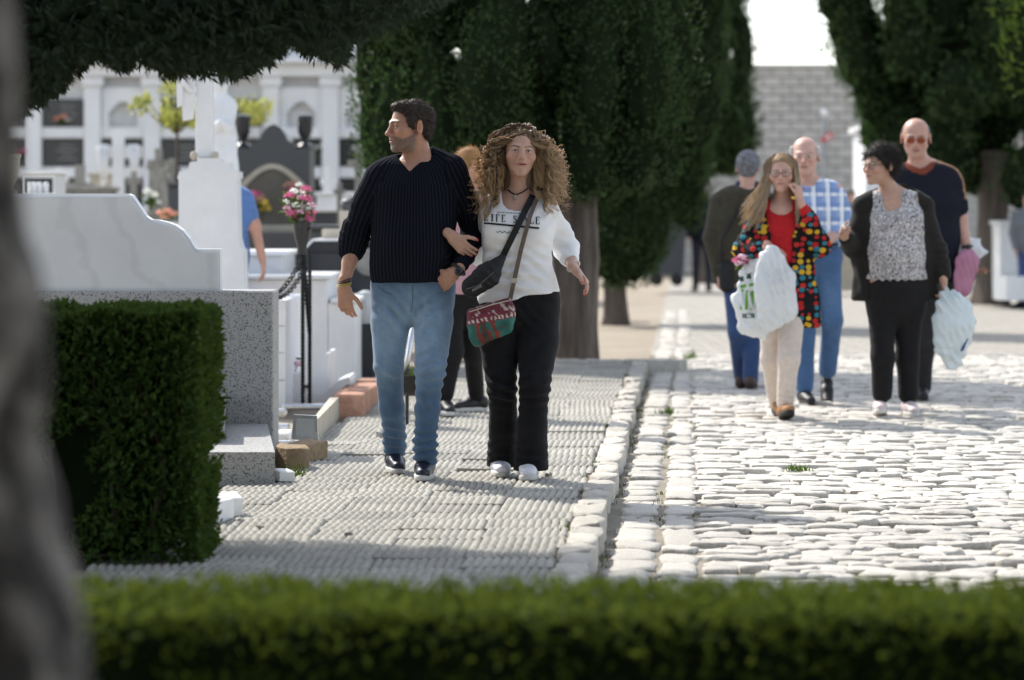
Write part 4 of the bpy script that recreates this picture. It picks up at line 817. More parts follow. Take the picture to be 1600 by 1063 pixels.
class Fig:
    def __init__(s, label, px, py, D, z0=0.0, h=.009, hf=.0045, skin=(.50, .29, .20), seed=1):
        s.D = D; s.z0 = z0; s.h = h; s.hf = hf; s.skin = np.array(skin); s.seed = seed
        s.t = thing('person', label, 'person', (WX(px, D), D, z0)); s.body = []; s.fine = []; s.tips = []; s.marks = []; s.head = None
    def J(s, px, py, dy=0.0): return np.array(WP(px, py, s.D+dy))
    def chain(s, pts, dr=0.0, k=.03, mode='u', flat=None):
        P = [(s.J(*p[:3]), p[3]+dr) for p in pts]; return [(mode, cap(P[i][0], P[i+1][0], P[i][1], P[i+1][1], flat), k) for i in range(len(P)-1)]
    def trunk(s, secs, dr=0.0, k=.04, xd=(1, 0, 0)):                 # secs: (px, py, halfwidth px, halfdepth m, dy)
        P = [(s.J(a, b, e), max(hw*(s.D+e)/F+dr, .01), max(hd+dr, .01)) for a, b, hw, hd, e in secs]
        return [('u', ecap(P[i][0], P[i+1][0], P[i][1:], P[i+1][1:], xd), k) for i in range(len(P)-1)]
    def hand(s, wrist, dr, palm, curl=(.35, .4, .45, .5), thumb=1, size=1.0, nails=False, spread=.07, tcurl=.3):
        """palm = direction the palm faces; thumb = +1/-1: on which side of cross(dr, palm) the thumb leaves"""
        w_ = np.asarray(wrist, float); d = nv(dr); n = nv(np.asarray(palm, float)-d*(d @ np.asarray(palm, float))); sd = np.cross(d, n)*thumb; S = size; o = []
        o.append(('u', cap(w_-d*.03*S, w_+d*.012*S, .027*S, .026*S, (n, .75)), .012))
        for f, x in ((.030, .024), (.030, .006), (.030, -.012), (.028, -.026)): o.append(('u', cap(w_+d*.012*S+sd*x*.6*S, w_+d*.082*S+sd*x*S*1.05, .017*S, .0125*S), .012))
        o.append(('u', cap(w_+d*.015*S+sd*.018*S+n*.008*S, w_+d*.05*S+sd*.03*S+n*.006*S, .017*S, .013*S), .012))
        for i, (x, L_, r) in enumerate(((.027, .072, .0088), (.009, .080, .0090), (-.009, .074, .0086), (-.026, .058, .0078))):
            p = w_+d*(.084-.004*abs(i-1))*S+sd*x*S; c = curl[i]; dd = nv(d+sd*spread*(1.2-i)); a = c*.8
            for q, fr in enumerate((.45, .31, .24)):
                dv = dd*math.cos(a)+n*math.sin(a); p2 = p+dv*L_*fr*S; o.append(('u', cap(p, p2, r*(1-.07*q)*S, r*(.93-.07*q)*S), .003)); p = p2; a += c*(1.0 if q == 0 else .8)
            s.tips.append((p, -n*math.cos(a)+dd*math.sin(a), nails))
        p = w_+d*.035*S+sd*.032*S; dv = nv(d*.75+sd*.62+n*.25)
        for q, L_ in enumerate((.036, .028, .022)):
            p2 = p+dv*L_*S; o.append(('u', cap(p, p2, .0105*(1-.06*q)*S, .0100*(1-.08*q)*S), .006)); p = p2; dv = nv(dv+d*tcurl+n*tcurl*.4-sd*tcurl*.6)
        s.tips.append((p, -n, nails)); s.body += o
        c = w_+d*.09*S; s.fine.append((c-.10*S, c+.10*S, s.hf*1.55)); return o
    def make_head(s, px, py, hh, yaw=0, pitch=0, roll=0, dy=0, neck=None, sex='m', slit=.0035, width=1.0, jaw=1.0, nose=1.0):
        c = s.J(px, py, dy); R = rotm(yaw, pitch, roll); S = hh/.23; s.head = (c, R, S); s.sex = sex; fe = 1.0 if sex == 'f' else 0.0
        def L(x, y, z): return c+R @ (np.array((x*width, y, z))*S)
        E = lambda p, r, rot=None: ell(L(*p), np.array((r[0]*width, r[1], r[2]))*S, R if rot is None else R @ rot)
        C_ = lambda a, b, r1, r2: cap(L(*a), L(*b), r1*S, r2*S); B = []
        B += [('u', E((0, .014, .034), (.076, .096, .082)), .03), ('u', E((0, -.030, -.022), (.063, .060, .074)), .03), ('u', E((0, -.038, -.073), (.043*jaw, .046, .038)), .03), ('u', C_((-.048*jaw, .0, -.045+.008*fe), (-.018+.006*fe, -.07, -.092), .016, .014-.002*fe), .025), ('u', C_((.048*jaw, .0, -.045+.008*fe), (.018-.006*fe, -.07, -.092), .016, .014-.002*fe), .025)]
        B += [('u', E((0, -.079, -.098), (.020, .013, .014)), .02)]
        for q in (-1, 1):
            B += [('u', E((q*.044, -.062-.003*fe, -.022), (.020+.003*fe, .020, .017+.004*fe)), .025), ('u', C_((q*.012, -.089+fe*.003, .022), (q*.045, -.074+fe*.002, .020), .009-.002*fe, .007-.002*fe), .014)]
            B += [('s', E((q*.031, -.099, .004), (.018, .016, .0115)), .014), ('u', E((q*.031, -.0775, .003), (.0150, .0142, .0132)), .004), ('s', E((q*.031, -.0940, .0022), (.0125, .012, slit)), .003)]
            B += [('u', E((q*.081, .014, -.004), (.0085, .021, .034), rotm(q*24, -8, 0)), .008), ('s', E((q*.089, .006, -.001), (.006, .010, .018)), .006)]
        B += [('u', C_((0, -.088, .014), (0, -.106*nose, -.026), .0075, .0105), .014), ('u', E((0, -.110*nose, -.030), (.0115, .010, .009)), .008)]
        for q in (-1, 1): B += [('u', E((q*(.0125-.002*fe), -.098, -.033), (.0090-.0016*fe, .010, .0078-.001*fe)), .006)]
        B += [('u', E((0, -.088, -.057), (.026, .012, .017)), .02), ('u', C_((-.021, -.088, -.0550), (.021, -.088, -.0550), .0050, .0050), .007), ('u', C_((-.014, -.0905, -.0655), (.014, -.0905, -.0655), .0060, .0060), .007), ('s', E((0, -.098, -.0602), (.026, .010, .0018)), .003)]
        if neck is not None: nr = .054 if sex == 'm' else .046; B += [('u', cap(L(0, .022, -.055), neck, nr*S, nr*1.12*S), .035)]
        s.body += B; s.fine.append((c-.135*S, c+.135*S, s.hf))
        for q in (-1, 1):                                    # eyes
            e = L(q*.031, -.0775, .003); n1, n2 = 14, 10; V = []; Fs = []
            for i in range(n2+1):
                for j in range(n1): th = math.pi*i/n2; ph = 2*math.pi*j/n1; V.append(R @ (np.array((math.sin(th)*math.cos(ph), -math.cos(th), math.sin(th)*math.sin(ph)))*.0128*S)+e)
            for i in range(n2):
                for j in range(n1): Fs.append((i*n1+j, i*n1+(j+1) % n1, (i+1)*n1+(j+1) % n1, (i+1)*n1+j))
            me = npmesh('eye', V, Fs, True); th = np.repeat(np.arange(n2+1)*math.pi/n2, n1); colattr(me, np.where(th[:, None] < .62, np.array([[.025, .015, .01]]), np.array([[.62, .58, .55]]))); link('eye', me, attr_mat('eye', .15, spec=.6), s.t)
    def hl(s, V): c, R, S = s.head; return (V-c) @ R/S           # head-local coordinates
    def finish(s, beard=0., brow=(.05, .035, .025), lip=(.42, .15, .13), name='body', shadow=None):
        V, Q = sdf_mesh(s.body, s.h*1.6, s.fine, smooth=1)
        me = npmesh(name, V, Q, True); col = np.tile(s.skin, (len(V), 1))*(1+.05*wav(V, s.seed, 40)+.04*wav(V, s.seed+1, 150)+.03*np.random.default_rng(s.seed).normal(size=len(V)))[:, None]
        def mix(mask, c): nonlocal col; mask = np.clip(mask, 0, 1)[:, None]; col = col*(1-mask)+np.array(c)*mask
        if s.head:
            q = s.hl(V); x, y, z = q.T; hd = (np.abs(x) < .1) & (np.abs(y) < .13) & (np.abs(z) < .125); fr = hd & (y < -.05); ax_ = np.abs(x)
            mix(hd*.35*(np.exp(-((ax_-.042)/.022)**2-((z+.028)/.02)**2)+np.exp(-(x/.014)**2-((z+.028)/.016)**2)+np.exp(-((ax_-.08)/.012)**2)), s.skin*np.array((1.12, .72, .68)))
            if beard:
                line = np.interp(y, [-.11, -.085, -.06, -.02, .01], [-.037, -.037, -.050, -.033, -.003]); m_ = hd & (y < .012) & (z > -.128)
                b_ = m_*np.clip((line-z)/.010, 0, 1)*np.clip((.012-y)/.022, 0, 1)*np.clip((z+.128)/.02, 0, 1); lipm = np.exp(-(x/.018)**4-((z+.060)/.0085)**4)*(y < -.08)
                mix(b_*(1-lipm)*beard*np.clip(.82+.10*wav(V, 5, 300), 0, 1), np.array((.13, .105, .09))+.05*np.clip(wav(V, 6, 60), 0, 1)[:, None])
            mix(fr*np.exp(-(x/.025)**4-((z+.0605)/(.0100-.10*ax_))**4)*.75, lip); mix(fr*np.exp(-(x/.024)**4-((z+.0602)/.0022)**2)*.85, (.09, .035, .03))
            br = .0205+.22*np.minimum(ax_-.012, .022)-.25*np.maximum(ax_-.036, 0); mix(fr*np.clip(1.4-np.abs((z-br)/(.0040 if s.sex == 'm' else .0027))**2, 0, 1)*((ax_ > .011) & (ax_ < .051))*.85, brow)
            mix(fr*np.exp(-((ax_-.031)/.0145)**6-((z-.0050)/.0034)**2)*.9, (.04, .025, .02)); mix(hd*fr*.30*np.exp(-((ax_-.030)/.018)**4-((z+.006)/.008)**2), s.skin*np.array((.75, .62, .62))); mix(fr*.30*np.exp(-((ax_-.024-.25*np.maximum(-.030-z, 0))/.004)**2-((z+.045)/.014)**4), s.skin*.6)
            mix(hd*np.exp(-((ax_-.0065)/.0035)**2-((z+.0385)/.003)**2)*(y < -.09)*.6, (.12, .05, .04))
        for p, dn, nails in s.tips:
            d_ = V-p; on = (np.linalg.norm(d_-dn*.004, axis=1) < .0085) & ((d_ @ dn) > .001)
            mix(on*(1.0 if nails else .35), (.55, .02, .03) if nails else s.skin*1.25)
            near = np.linalg.norm(d_, axis=1) < .02; mix(near*.18, s.skin*np.array((1.1, .75, .7)))
        for f in s.marks: mix(*f(V))
        colattr(me, col); return link(name, me, m_skin, s.t)
    def cloth(s, name, ops, m, h=None, fold=(), cuts=(), base=.0025, bsc=14, smooth=1, attr=None, fine=(), post=None):
        V, Q = sdf_mesh(ops, h or s.h, fine, cuts, smooth); V = folds(V, Q, fold, s.seed+len(name), base, bsc)
        if post: V = post(V, normals(V, Q))
        me = npmesh(name, V, Q, True)
        if attr is not None: colattr(me, attr(V))
        return link(name, me, m, s.t)
    def hair_cap(s, hairline, thick=.012, color=(.05, .035, .028), grey=0., greyc=(.4, .4, .4), fuzz=2500, flen=.014, name='hair', extra=(), bald=None):
        c, R, S = s.head
        ops = [('u', ell(c+R @ (np.array((0, .014, .034))*S), (np.array((.076, .096, .082))+thick)*S, R), .03)]
        def L(p): return c+R @ (np.array(p)*S)
        for e in extra: ops.append(('u', ell(L(e[0]), np.array(e[1])*S, R), .02))
        ops.append(('u', ell(L((0, .05, -.02)), np.array((.062, .052, .055))*S, R), .03))
        def cut(X, Y, Z):
            px, py, pz = X-c[0], Y-c[1], Z-c[2]; x = (px*R[0, 0]+py*R[1, 0]+pz*R[2, 0])/S; y = (px*R[0, 1]+py*R[1, 1]+pz*R[2, 1])/S; z = (px*R[0, 2]+py*R[1, 2]+pz*R[2, 2])/S
            g_ = (np.interp(y, [h[0] for h in hairline], [h[1] for h in hairline])-z+.10*np.maximum(.05-np.abs(x), 0)*0)*S*.8
            if bald is not None: g_ = np.maximum(g_, bald(x, y, z)*S*.8)
            return g_
        V, Q = sdf_mesh(ops, s.hf, (), (cut,), 1); N = normals(V, Q); V = V+N*(.0018*wav(V, 3, 130)+.0014*wav(V, 4, 260))[:, None]
        r = np.random.default_rng(s.seed); cc = np.array(color)*(1+.35*r.normal(size=(len(V), 1))*.4)
        if grey: gm = np.clip(grey*(1.0+.5*wav(V, 8, 130)+.5*r.normal(size=len(V))), 0, 1)[:, None]; cc = cc*(1-gm)+np.array(greyc)*gm
        nV = len(V); idx = r.integers(0, nV, fuzz); p = V[idx]; d = N[idx]*.55+R @ np.array((0, .55, -.35))+r.normal(size=(fuzz, 3))*.35; d /= np.linalg.norm(d, axis=1, keepdims=True); u = np.cross(d, r.normal(size=(fuzz, 3))); u /= np.linalg.norm(u, axis=1, keepdims=True)+1e-9; l = (flen*S*r.uniform(.5, 1.2, fuzz))[:, None]
        FV = np.stack([p-u*.0011, p+u*.0011, p+d*l+u*.0003, p+d*l-u*.0003], 1).reshape(-1, 3); FQ = np.arange(len(FV)).reshape(-1, 4)+nV
        me = npmesh(name, np.concatenate([V, FV]), np.concatenate([Q, FQ]), True); colattr(me, np.clip(np.concatenate([cc, np.repeat(cc[idx]*1.25, 4, 0)]), .004, 1)); return link(name, me, m_hairc, s.t)
    def shoe(s, px, py, dy, yaw, L_=.28, w_=.045, m=None, sole=None, pitch=0, roll=0, laces=None, high=0.0):
        """(px,py,dy): the sole under the ankle"""
        o = s.J(px, py, dy); R = rotm(yaw, pitch, roll); T = lambda x, y, z: o+R @ np.array((x, y, z)); k = L_/.28
        ops = [('u', cap(T(0, .045*k, .055), T(0, .01*k, .075+high), .038, .040), .03), ('u', cap(T(0, .045*k, .05), T(0, -.06*k, .05), .037, w_*.93), .03), ('u', cap(T(0, -.06*k, .047), T(.004, -.165*k, .034), w_*.95, w_*.80, (R @ np.array((0, 0, 1)), .78)), .03)]
        nrm = R[:, 2]
        def cut(X, Y, Z): return -((X-o[0])*nrm[0]+(Y-o[1])*nrm[1]+(Z-o[2])*nrm[2]-.020)
        r = s.cloth('shoe', ops, m, .0055 if s.h < .0085 else .008, (), (cut,), base=.0008, bsc=60)
        pts = [];
        for i in range(28):
            a = 2*math.pi*i/28; yy = math.sin(a); y = (-.06+.145*(-yy))*k if False else (-.0625*k+.147*k*math.cos(a)); x = math.sin(a)*(w_*1.03 if y < -.02 else w_*.88)*(abs(math.sin(a))**-.25 if abs(math.sin(a)) > .05 else 1); pts.append((x, y))
        V = []; n = len(pts)
        for z, f in ((.0, .96), (.004, 1.0), (.023, 1.0), (.027, .93)): V += [T(x*f, -.0625*k+(y+.0625*k)*f, z) for x, y in pts]
        Fs = [(q*n+i, q*n+(i+1) % n, (q+1)*n+(i+1) % n, (q+1)*n+i) for q in range(3) for i in range(n)]+[tuple(range(n-1, -1, -1)), tuple(3*n+i for i in range(n))]
        link('sole', npmesh('sole', V, Fs, True), sole, r)
        if laces:
            mb = MB()
            for i in range(4):
                y = -.045-.022*i; zz = .093-.011*i; mb.tube([T(-.022, y, zz-.012), T(0, y-.004, zz), T(.022, y, zz-.012)], .0028, 5)
            mb.build('laces', laces, r)
        return r
    def ring(s, name, c, axis, rad, tube, m, flat=1.0, parent=None, n=28):
        a = nv(axis); u = nv(np.cross(a, (0.3, .2, .9))); v = np.cross(a, u)
        return MB().tube([c+u*rad*math.cos(i*2*math.pi/n)+v*rad*flat*math.sin(i*2*math.pi/n) for i in range(n)], tube, 6, closed=True).build(name, m, parent or s.t, True)
    def glasses(s, m, lens=None, r=.021, w_=.0016):
        c, R, S = s.head; L = lambda x, y, z: c+R @ (np.array((x, y, z))*S); mb = MB()
        for q in (-1, 1):
            P = [L(q*.032+r*1.15*math.cos(a)*(1), -.100+.012*abs(math.cos(a)-0)*0, .000+r*.78*math.sin(a)) for a in [i*2*math.pi/20 for i in range(20)]]; mb.tube(P, w_*S, 5, closed=True)
            mb.tube([L(q*.056, -.098, .006), L(q*.078, -.06, .008), L(q*.084, .01, .006)], w_*S, 5)
            if lens: MB().add([P[i] for i in range(20)], [tuple(range(20))]).build('lens', lens, s.t)
        mb.tube([L(-.010, -.101, .004), L(0, -.105, .006), L(.010, -.101, .004)], w_*S, 5); return mb.build('glasses', m, s.t)
def cloth_mat(name, c1, c2=None, scale=30, bump=.25, bscale=220, rough=.85, sheen=.25, rand=0):
    return M(name, c1, c2 or tuple(x*.8 for x in c1), rough=rough, scale=scale, bump=bump, bscale=bscale, sheen=sheen, spec=.2)
# ================================================================ people
def bvh_of(*objs):
    V = []; P = []
    for o in objs:
        b = len(V); V += [v.co.copy() for v in o.data.vertices]; P += [[i+b for i in p.vertices] for p in o.data.polygons]
    return BVHTree.FromPolygons(V, P)
CAMP = Vector((0, 0, CH))
def hit(bv, px, py, off=.004):
    d = Vector(((px-800)/F, 1, -(py-HY)/F)).normalized(); r = bv.ray_cast(CAMP, d)
    return None if r[0] is None else r[0]+r[1]*off*(1 if r[1].dot(d) < 0 else -1)
def surf_poly(name, bv, polys, m, parent, off=.003, sub=6):
    """flat print: quads given in photo pixels, laid on the surface"""
    V = []; Fs = []
    for q in polys:
        b = len(V); g = []
        for i in range(sub+1):
            for j in range(2):
                f = i/sub; a = np.array(q[0])*(1-f)+np.array(q[1])*f; c = np.array(q[3])*(1-f)+np.array(q[2])*f; p = a*(1-j)+c*j; h_ = hit(bv, p[0], p[1], off); g.append(h_)
        if any(x is None for x in g): continue
        V += g; Fs += [(b+2*i, b+2*i+2, b+2*i+3, b+2*i+1) for i in range(sub)]
    return MB().add(V, Fs).build(name, m, parent)
def ribbon(name, bv, pts, w_, m, parent, off=.006, th=.003, n=26, smooth=2):
    """strap laid over a surface along photo pixels"""
    P = []; pts = np.array(pts, float); L_ = np.r_[0, np.cumsum(np.hypot(*np.diff(pts, axis=0).T))]; D_ = None
    for f in np.linspace(0, L_[-1], n):
        x, y = np.interp(f, L_, pts[:, 0]), np.interp(f, L_, pts[:, 1]); h_ = hit(bv, x, y, off); D_ = h_.y if h_ is not None else D_
        P.append(np.array(WP(x, y, D_)) if D_ else None)
    P = [p for p in P if p is not None]
    Y = np.array([p[1] for p in P])
    for _ in range(smooth): Y[1:-1] = np.minimum(Y[1:-1], (Y[:-2]+Y[2:])/2)
    P = [np.array((p[0]*y/p[1], y, CH+(p[2]-CH)*y/p[1])) for p, y in zip(P, Y)]
    V = []; Fs = []
    for i, p in enumerate(P):
        t = nv(P[min(i+1, len(P)-1)]-P[max(i-1, 0)]); s_ = nv(np.cross(t, (0, 1, 0))); n_ = np.array((0, -1, 0))
        V += [p-s_*w_/2, p+s_*w_/2, p+s_*w_/2-n_*th*-1, p-s_*w_/2-n_*th*-1]
    for i in range(len(P)-1):
        a = 4*i
        for k in range(4): Fs.append((a+k, a+(k+1) % 4, a+4+(k+1) % 4, a+4+k))
    return MB().add(V, Fs).build(name, m, parent)
def tubes_np(paths, rad, n=3):
    N_, m_, _ = paths.shape; t = np.gradient(paths, axis=1); t /= np.linalg.norm(t, axis=2, keepdims=True)+1e-9
    u = np.cross(t, np.array((.21, .93, .3))); u /= np.linalg.norm(u, axis=2, keepdims=True)+1e-9; v = np.cross(t, u); f = np.linspace(0, 1, m_); rr = rad*np.clip(1.15-f**3, .25, 1)[None, :, None]
    V = np.stack([paths+(u*math.cos(a)+v*math.sin(a))*rr for a in [2*math.pi*i/n for i in range(n)]], 2)
    idx = np.arange(N_*m_*n).reshape(N_, m_, n); Q = np.stack([idx[:, :-1, :], np.roll(idx, -1, 2)[:, :-1, :], np.roll(idx, -1, 2)[:, 1:, :], idx[:, 1:, :]], -1).reshape(-1, 4)
    return V.reshape(-1, 3), Q
m_shoe_n = M('navy leather shoe', (.018, .022, .040), (.010, .012, .022), rough=.35, scale=20, bump=.05, spec=.5); m_sole_w = M('white sole', (.62, .61, .58), (.5, .49, .46), rough=.7, bump=.1)
m_shoe_w = M('white sneaker', (.80, .80, .84), (.68, .68, .74), rough=.7, scale=40, bump=.3, bscale=160); m_lace = M('dark lace', (.02, .02, .03), rough=.8, bump=0)
m_shoe_k = M('black shoe', (.018, .018, .020), rough=.5, bump=.1); m_sole_k = M('dark sole', (.03, .028, .026), rough=.85, bump=.1)
m_shoe_t = M('tan suede boot', (.36, .19, .09), (.26, .13, .06), rough=.85, bump=.3, bscale=90); m_shoe_p = M('pale trainer', (.66, .56, .56), (.5, .42, .43), rough=.6, bump=.2)
# ---- ribbed knit
m_knit = bpy.data.materials.new('ribbed knit'); m_knit.use_nodes = True
N_ = m_knit.node_tree.nodes; L_k = m_knit.node_tree.links; b_ = N_['Principled BSDF']; at = N_.new('ShaderNodeAttribute'); at.attribute_name = 'Col'; se = N_.new('ShaderNodeSeparateColor'); L_k.new(at.outputs['Color'], se.inputs[0])
sn = N_.new('ShaderNodeMath'); sn.operation = 'SINE'; L_k.new(se.outputs[0], sn.inputs[0]); mr = N_.new('ShaderNodeMapRange'); mr.inputs[1].default_value = -1; L_k.new(sn.outputs[0], mr.inputs[0])
mx = N_.new('ShaderNodeMix'); mx.data_type = 'RGBA'; mx.inputs['A'].default_value = (.006, .007, .011, 1); mx.inputs['B'].default_value = (.015, .017, .025, 1); L_k.new(mr.outputs[0], mx.inputs['Factor']); L_k.new(mx.outputs['Result'], b_.inputs['Base Color'])
bp = N_.new('ShaderNodeBump'); bp.inputs['Strength'].default_value = .6; bp.inputs['Distance'].default_value = .003; L_k.new(mr.outputs[0], bp.inputs['Height']); L_k.new(bp.outputs['Normal'], b_.inputs['Normal']); b_.inputs['Roughness'].default_value = .9; b_.inputs['Sheen Weight'].default_value = .0; b_.inputs['Specular IOR Level'].default_value = .04
m_denim = attr_mat('blue denim', .85, 0, .35, 260, .2, .2)
def denim_attr(base, fade, spots, seed=1):
    def f(V):
        c = np.tile(np.array(base, float), (len(V), 1)); m_ = np.zeros(len(V))
        for p, r, a in spots: m_ += a*np.exp(-((V-p)**2).sum(1)/r**2)
        m_ = np.clip(m_*(1+.14*wav(V, seed, 35)), 0, 1)[:, None]; c = c*(1-m_)+np.array(fade)*m_; return c*(1+.05*wav(V, seed+2, 60)+.05*wav(V, seed+3, 200))[:, None]
    return f
# ------------------------------------------------ man in the ribbed sweater
p = Fig('person in navy ribbed V-neck sweater and light blue jeans, one hand in pocket', 642, 749, 14.1, h=.0095, hf=.0036, skin=(.46, .25, .17), seed=11); J = p.J; MAN = p
neck = J(655, 252, .03)
p.make_head(641, 198.5, .243, yaw=-66, pitch=2, dy=-.01, neck=neck, sex='m', slit=.0026, width=.98, jaw=1.1, nose=1.03)
tor = [(656, 262, 30, .075, .03), (652, 276, 62, .10, .02), (648, 305, 65, .116, .01), (647, 345, 61, .122, .0), (646, 385, 61, .130, -.01), (645, 420, 62, .130, .0), (645, 452, 61, .120, .01)]
p.body += p.trunk(tor[:4]+[(646, 385, 60, .115, -.0), (646, 420, 56, .105, .01), (645, 452, 54, .10, .01)], dr=-.014)
armL = [(592, 280, .02, .066), (573, 322, .03, .058), (558, 366, .05, .047), (546, 410, .02, .039), (537, 447, -.02, .029)]
armR = [(709, 275, .02, .066), (730, 322, .05, .058), (737, 368, .07, .050), (726, 400, -.06, .042), (713, 424, -.14, .031)]
p.body += p.chain(armL, -.004, k=.015)+p.chain(armR, -.007, k=.015)
p.hand(J(537, 449, -.02), (.10, -.06, -1), (.35, .93, .1), curl=(.38, .50, .55, .60), thumb=(1 if np.cross((.10, -.06, -1), (.35, .93, .1))[0] > 0 else -1), size=1.03, tcurl=.25)
p.hand(J(711, 426, -.13), (-.70, .40, -.60), (.35, .9, .2), curl=(.15, .15, .15, .15), thumb=(1 if np.cross((-.70, .40, -.60), (.35, .9, .2))[2] > 0 else -1), size=1.03, tcurl=.0)
legL = [(613, 452, .02, .100), (609, 505, .0, .092), (607, 572, -.03, .068), (613, 635, .10, .058), (616, 690, .25, .05), (617, 708, .30, .048)]
legR = [(677, 452, .02, .100), (677, 505, -.05, .093), (672, 578, -.16, .068), (668, 640, -.14, .057), (665, 700, -.10, .049), (665, 724, -.09, .047)]
p.body += p.chain(legL, -.015)+p.chain(legR, -.015)
p.finish(beard=.95)
p.hair_cap([(-.13, .082), (-.082, .080), (-.068, .070), (-.050, .056), (-.040, .004), (-.030, -.030), (-.012, -.028), (-.004, .03), (.022, .034), (.034, -.03), (.05, -.062), (.13, -.066)], thick=.0075, color=(.036, .024, .018), grey=.12, greyc=(.16, .14, .125), fuzz=5000, flen=.013, extra=[((0, -.045, .097), (.052, .040, .019))])
sleeveL = [(592, 279, .02, .074), (571, 322, .03, .068), (558, 358, .05, .060), (551, 388, .04, .054)]
ops = p.trunk(tor[1:-1]+[(645, 441, 63, .128, .0)], k=.05)+p.chain(sleeveL, k=.012)+p.chain([(709, 274, .02, .074), (730, 322, .05, .067), (739, 368, .07, .058), (728, 400, -.06, .050), (717, 419, -.12, .041)], k=.012)
ops += [('u', cap(J(600, 268, .03), J(634, 256, .05), .050, .045), .05), ('u', cap(J(706, 258, .03), J(675, 244, .05), .052, .050), .05)]
for (x, y, r) in ((557, 356, .064), (554, 368, .067), (551, 379, .065), (549, 389, .060)): ops += [('u', cap(J(x-3, y, .05), J(x+3, y+3, .05), r, r), .008)]
ops += [('s', cap(J(655, 262, .03), J(647, 215, .0), .066, .068), .012)]
def vneck(X, Y, Z):
    A, B, C_ = J(613, 236), J(641.5, 270), J(684, 226)
    def edge(a, b): n_ = np.array((b[2]-a[2], -(b[0]-a[0]))); n_ = n_/np.linalg.norm(n_); return (X-a[0])*n_[0]+(Z-a[2])*n_[1]
    e1, e2 = edge(A, B), edge(B, C_); c_ = (J(648, 240)); s1 = 1 if ((c_[0]-A[0])*(B[2]-A[2])-(c_[2]-A[2])*(B[0]-A[0])) < 0 else -1; s2 = 1 if ((c_[0]-B[0])*(C_[2]-B[2])-(c_[2]-B[2])*(C_[0]-B[0])) < 0 else -1
    return -np.maximum(np.maximum(e1*s1, e2*s2), Y-14.10+0*X)
_hem = J(645, 442)[2]
fl = [(J(565, 340, .04), (.2, 0, 1), .10, .006, .05), (J(556, 375, .04), (.3, 0, 1), .07, .008, .032), (J(736, 372, .05), (.2, 0, 1), .10, .007, .045), (J(722, 405, -.06), (-.4, .3, 1), .08, .006, .035), (J(595, 300, -.05), (.7, 0, .7), .09, .004, .05), (J(700, 300, -.05), (-.7, 0, .7), .09, .004, .05), (J(648, 425, -.1), (0, 0, 1), .12, .004, .06), (J(600, 425, -.1), (.3, 0, 1), .08, .004, .04)]
axL = [J(*q[:3]) for q in sleeveL]; axR = [J(*q[:3]) for q in [(709, 274, .02), (730, 322, .05), (738, 368, .07), (727, 400, -.06), (717, 419, -.12)]]
def segd(V, ch):
    best = np.full(len(V), 9.); ang = np.zeros(len(V))
    for a, b in zip(ch[:-1], ch[1:]):
        ba = b-a; t = np.clip(((V-a) @ ba)/(ba @ ba), 0, 1); q = V-a-t[:, None]*ba; d = np.linalg.norm(q, axis=1); u = nv(np.cross(ba, (0, 1, 0))); v = nv(np.cross(ba, u)); g = np.arctan2(q @ v, q @ u); m_ = d < best; best[m_] = d[m_]; ang[m_] = g[m_]
    return best, ang
def rib(V):
    c = J(647, 340); dL, aL = segd(V, axL); dR, aR = segd(V, axR); th = np.arctan2(V[:, 0]-c[0], -(V[:, 1]-c[1])); dT = np.hypot((V[:, 0]-c[0])/.205, (V[:, 1]-c[1])/.14)
    ph = th*42+V[:, 0]*110; ph = np.where(dL < .085, aL*18, ph); ph = np.where(dR < .085, aR*18, ph); return np.stack([ph, ph, ph], 1)
MAN_SW = p.cloth('sweater', ops, m_knit, .009, fl, (vneck, lambda X, Y, Z: _hem-Z+0*X), base=.003, bsc=11, attr=rib)
jl = [(613, 446, .02, .108), (610, 505, .0, .090), (607, 572, -.03, .069), (612, 635, .10, .060), (616, 680, .24, .056), (617, 698, .28, .058)]; jr = [(677, 446, .02, .108), (677, 505, -.05, .091), (672, 578, -.16, .069), (668, 640, -.14, .059), (665, 692, -.11, .055), (665, 713, -.10, .058)]
ops = p.chain(jl, k=.02)+p.chain(jr, k=.02)+p.trunk([(645, 424, 61, .125, .01), (645, 470, 61, .122, .01)], k=.02)
fj = [(J(607, 575, -.08), (.35, 0, 1), .11, .016, .05), (J(672, 580, -.2), (-.35, 0, 1), .10, .015, .05), (J(616, 684, .2), (.25, 0, 1), .10, .016, .042), (J(665, 698, -.14), (-.2, 0, 1), .10, .016, .042), (J(668, 635, -.2), (.5, 0, 1), .10, .006, .06), (J(645, 475, -.1), (.8, 0, .5), .10, .010, .05), (J(618, 492, -.1), (.6, 0, .8), .10, .009, .05), (J(668, 495, -.1), (-.6, 0, .8), .10, .009, .05), (J(612, 630, .05), (.3, 0, 1), .1, .004, .06)]
da = denim_attr((.062, .115, .195), (.22, .32, .43), [(J(607, 510, -.1), .15, .85), (J(606, 570, -.1), .12, .5), (J(677, 510, -.14), .14, .85), (J(671, 575, -.2), .11, .5), (J(645, 460, -.1), .12, .35)])
MAN_J = p.cloth('jeans', ops, m_denim, .009, fj, base=.0022, bsc=13, attr=da)
bv = bvh_of(MAN_J); m_stitch = M('seam thread', (.12, .14, .2), rough=.9, bump=0)
for pts in ([(590, 446), (600, 456), (612, 460)], [(706, 444), (695, 456), (683, 460)], [(645, 446), (645, 470), (642, 488)]): ribbon('seam', bv, pts, .004, m_stitch, MAN_J, .001, .001, 10, 0)
p.shoe(616, HY+F*CH/14.40, .30, 8, m=m_shoe_n, sole=m_sole_w, laces=m_lace, pitch=0); p.shoe(665, HY+F*CH/14.04, -.06, -4, m=m_shoe_n, sole=m_sole_w, laces=m_lace)
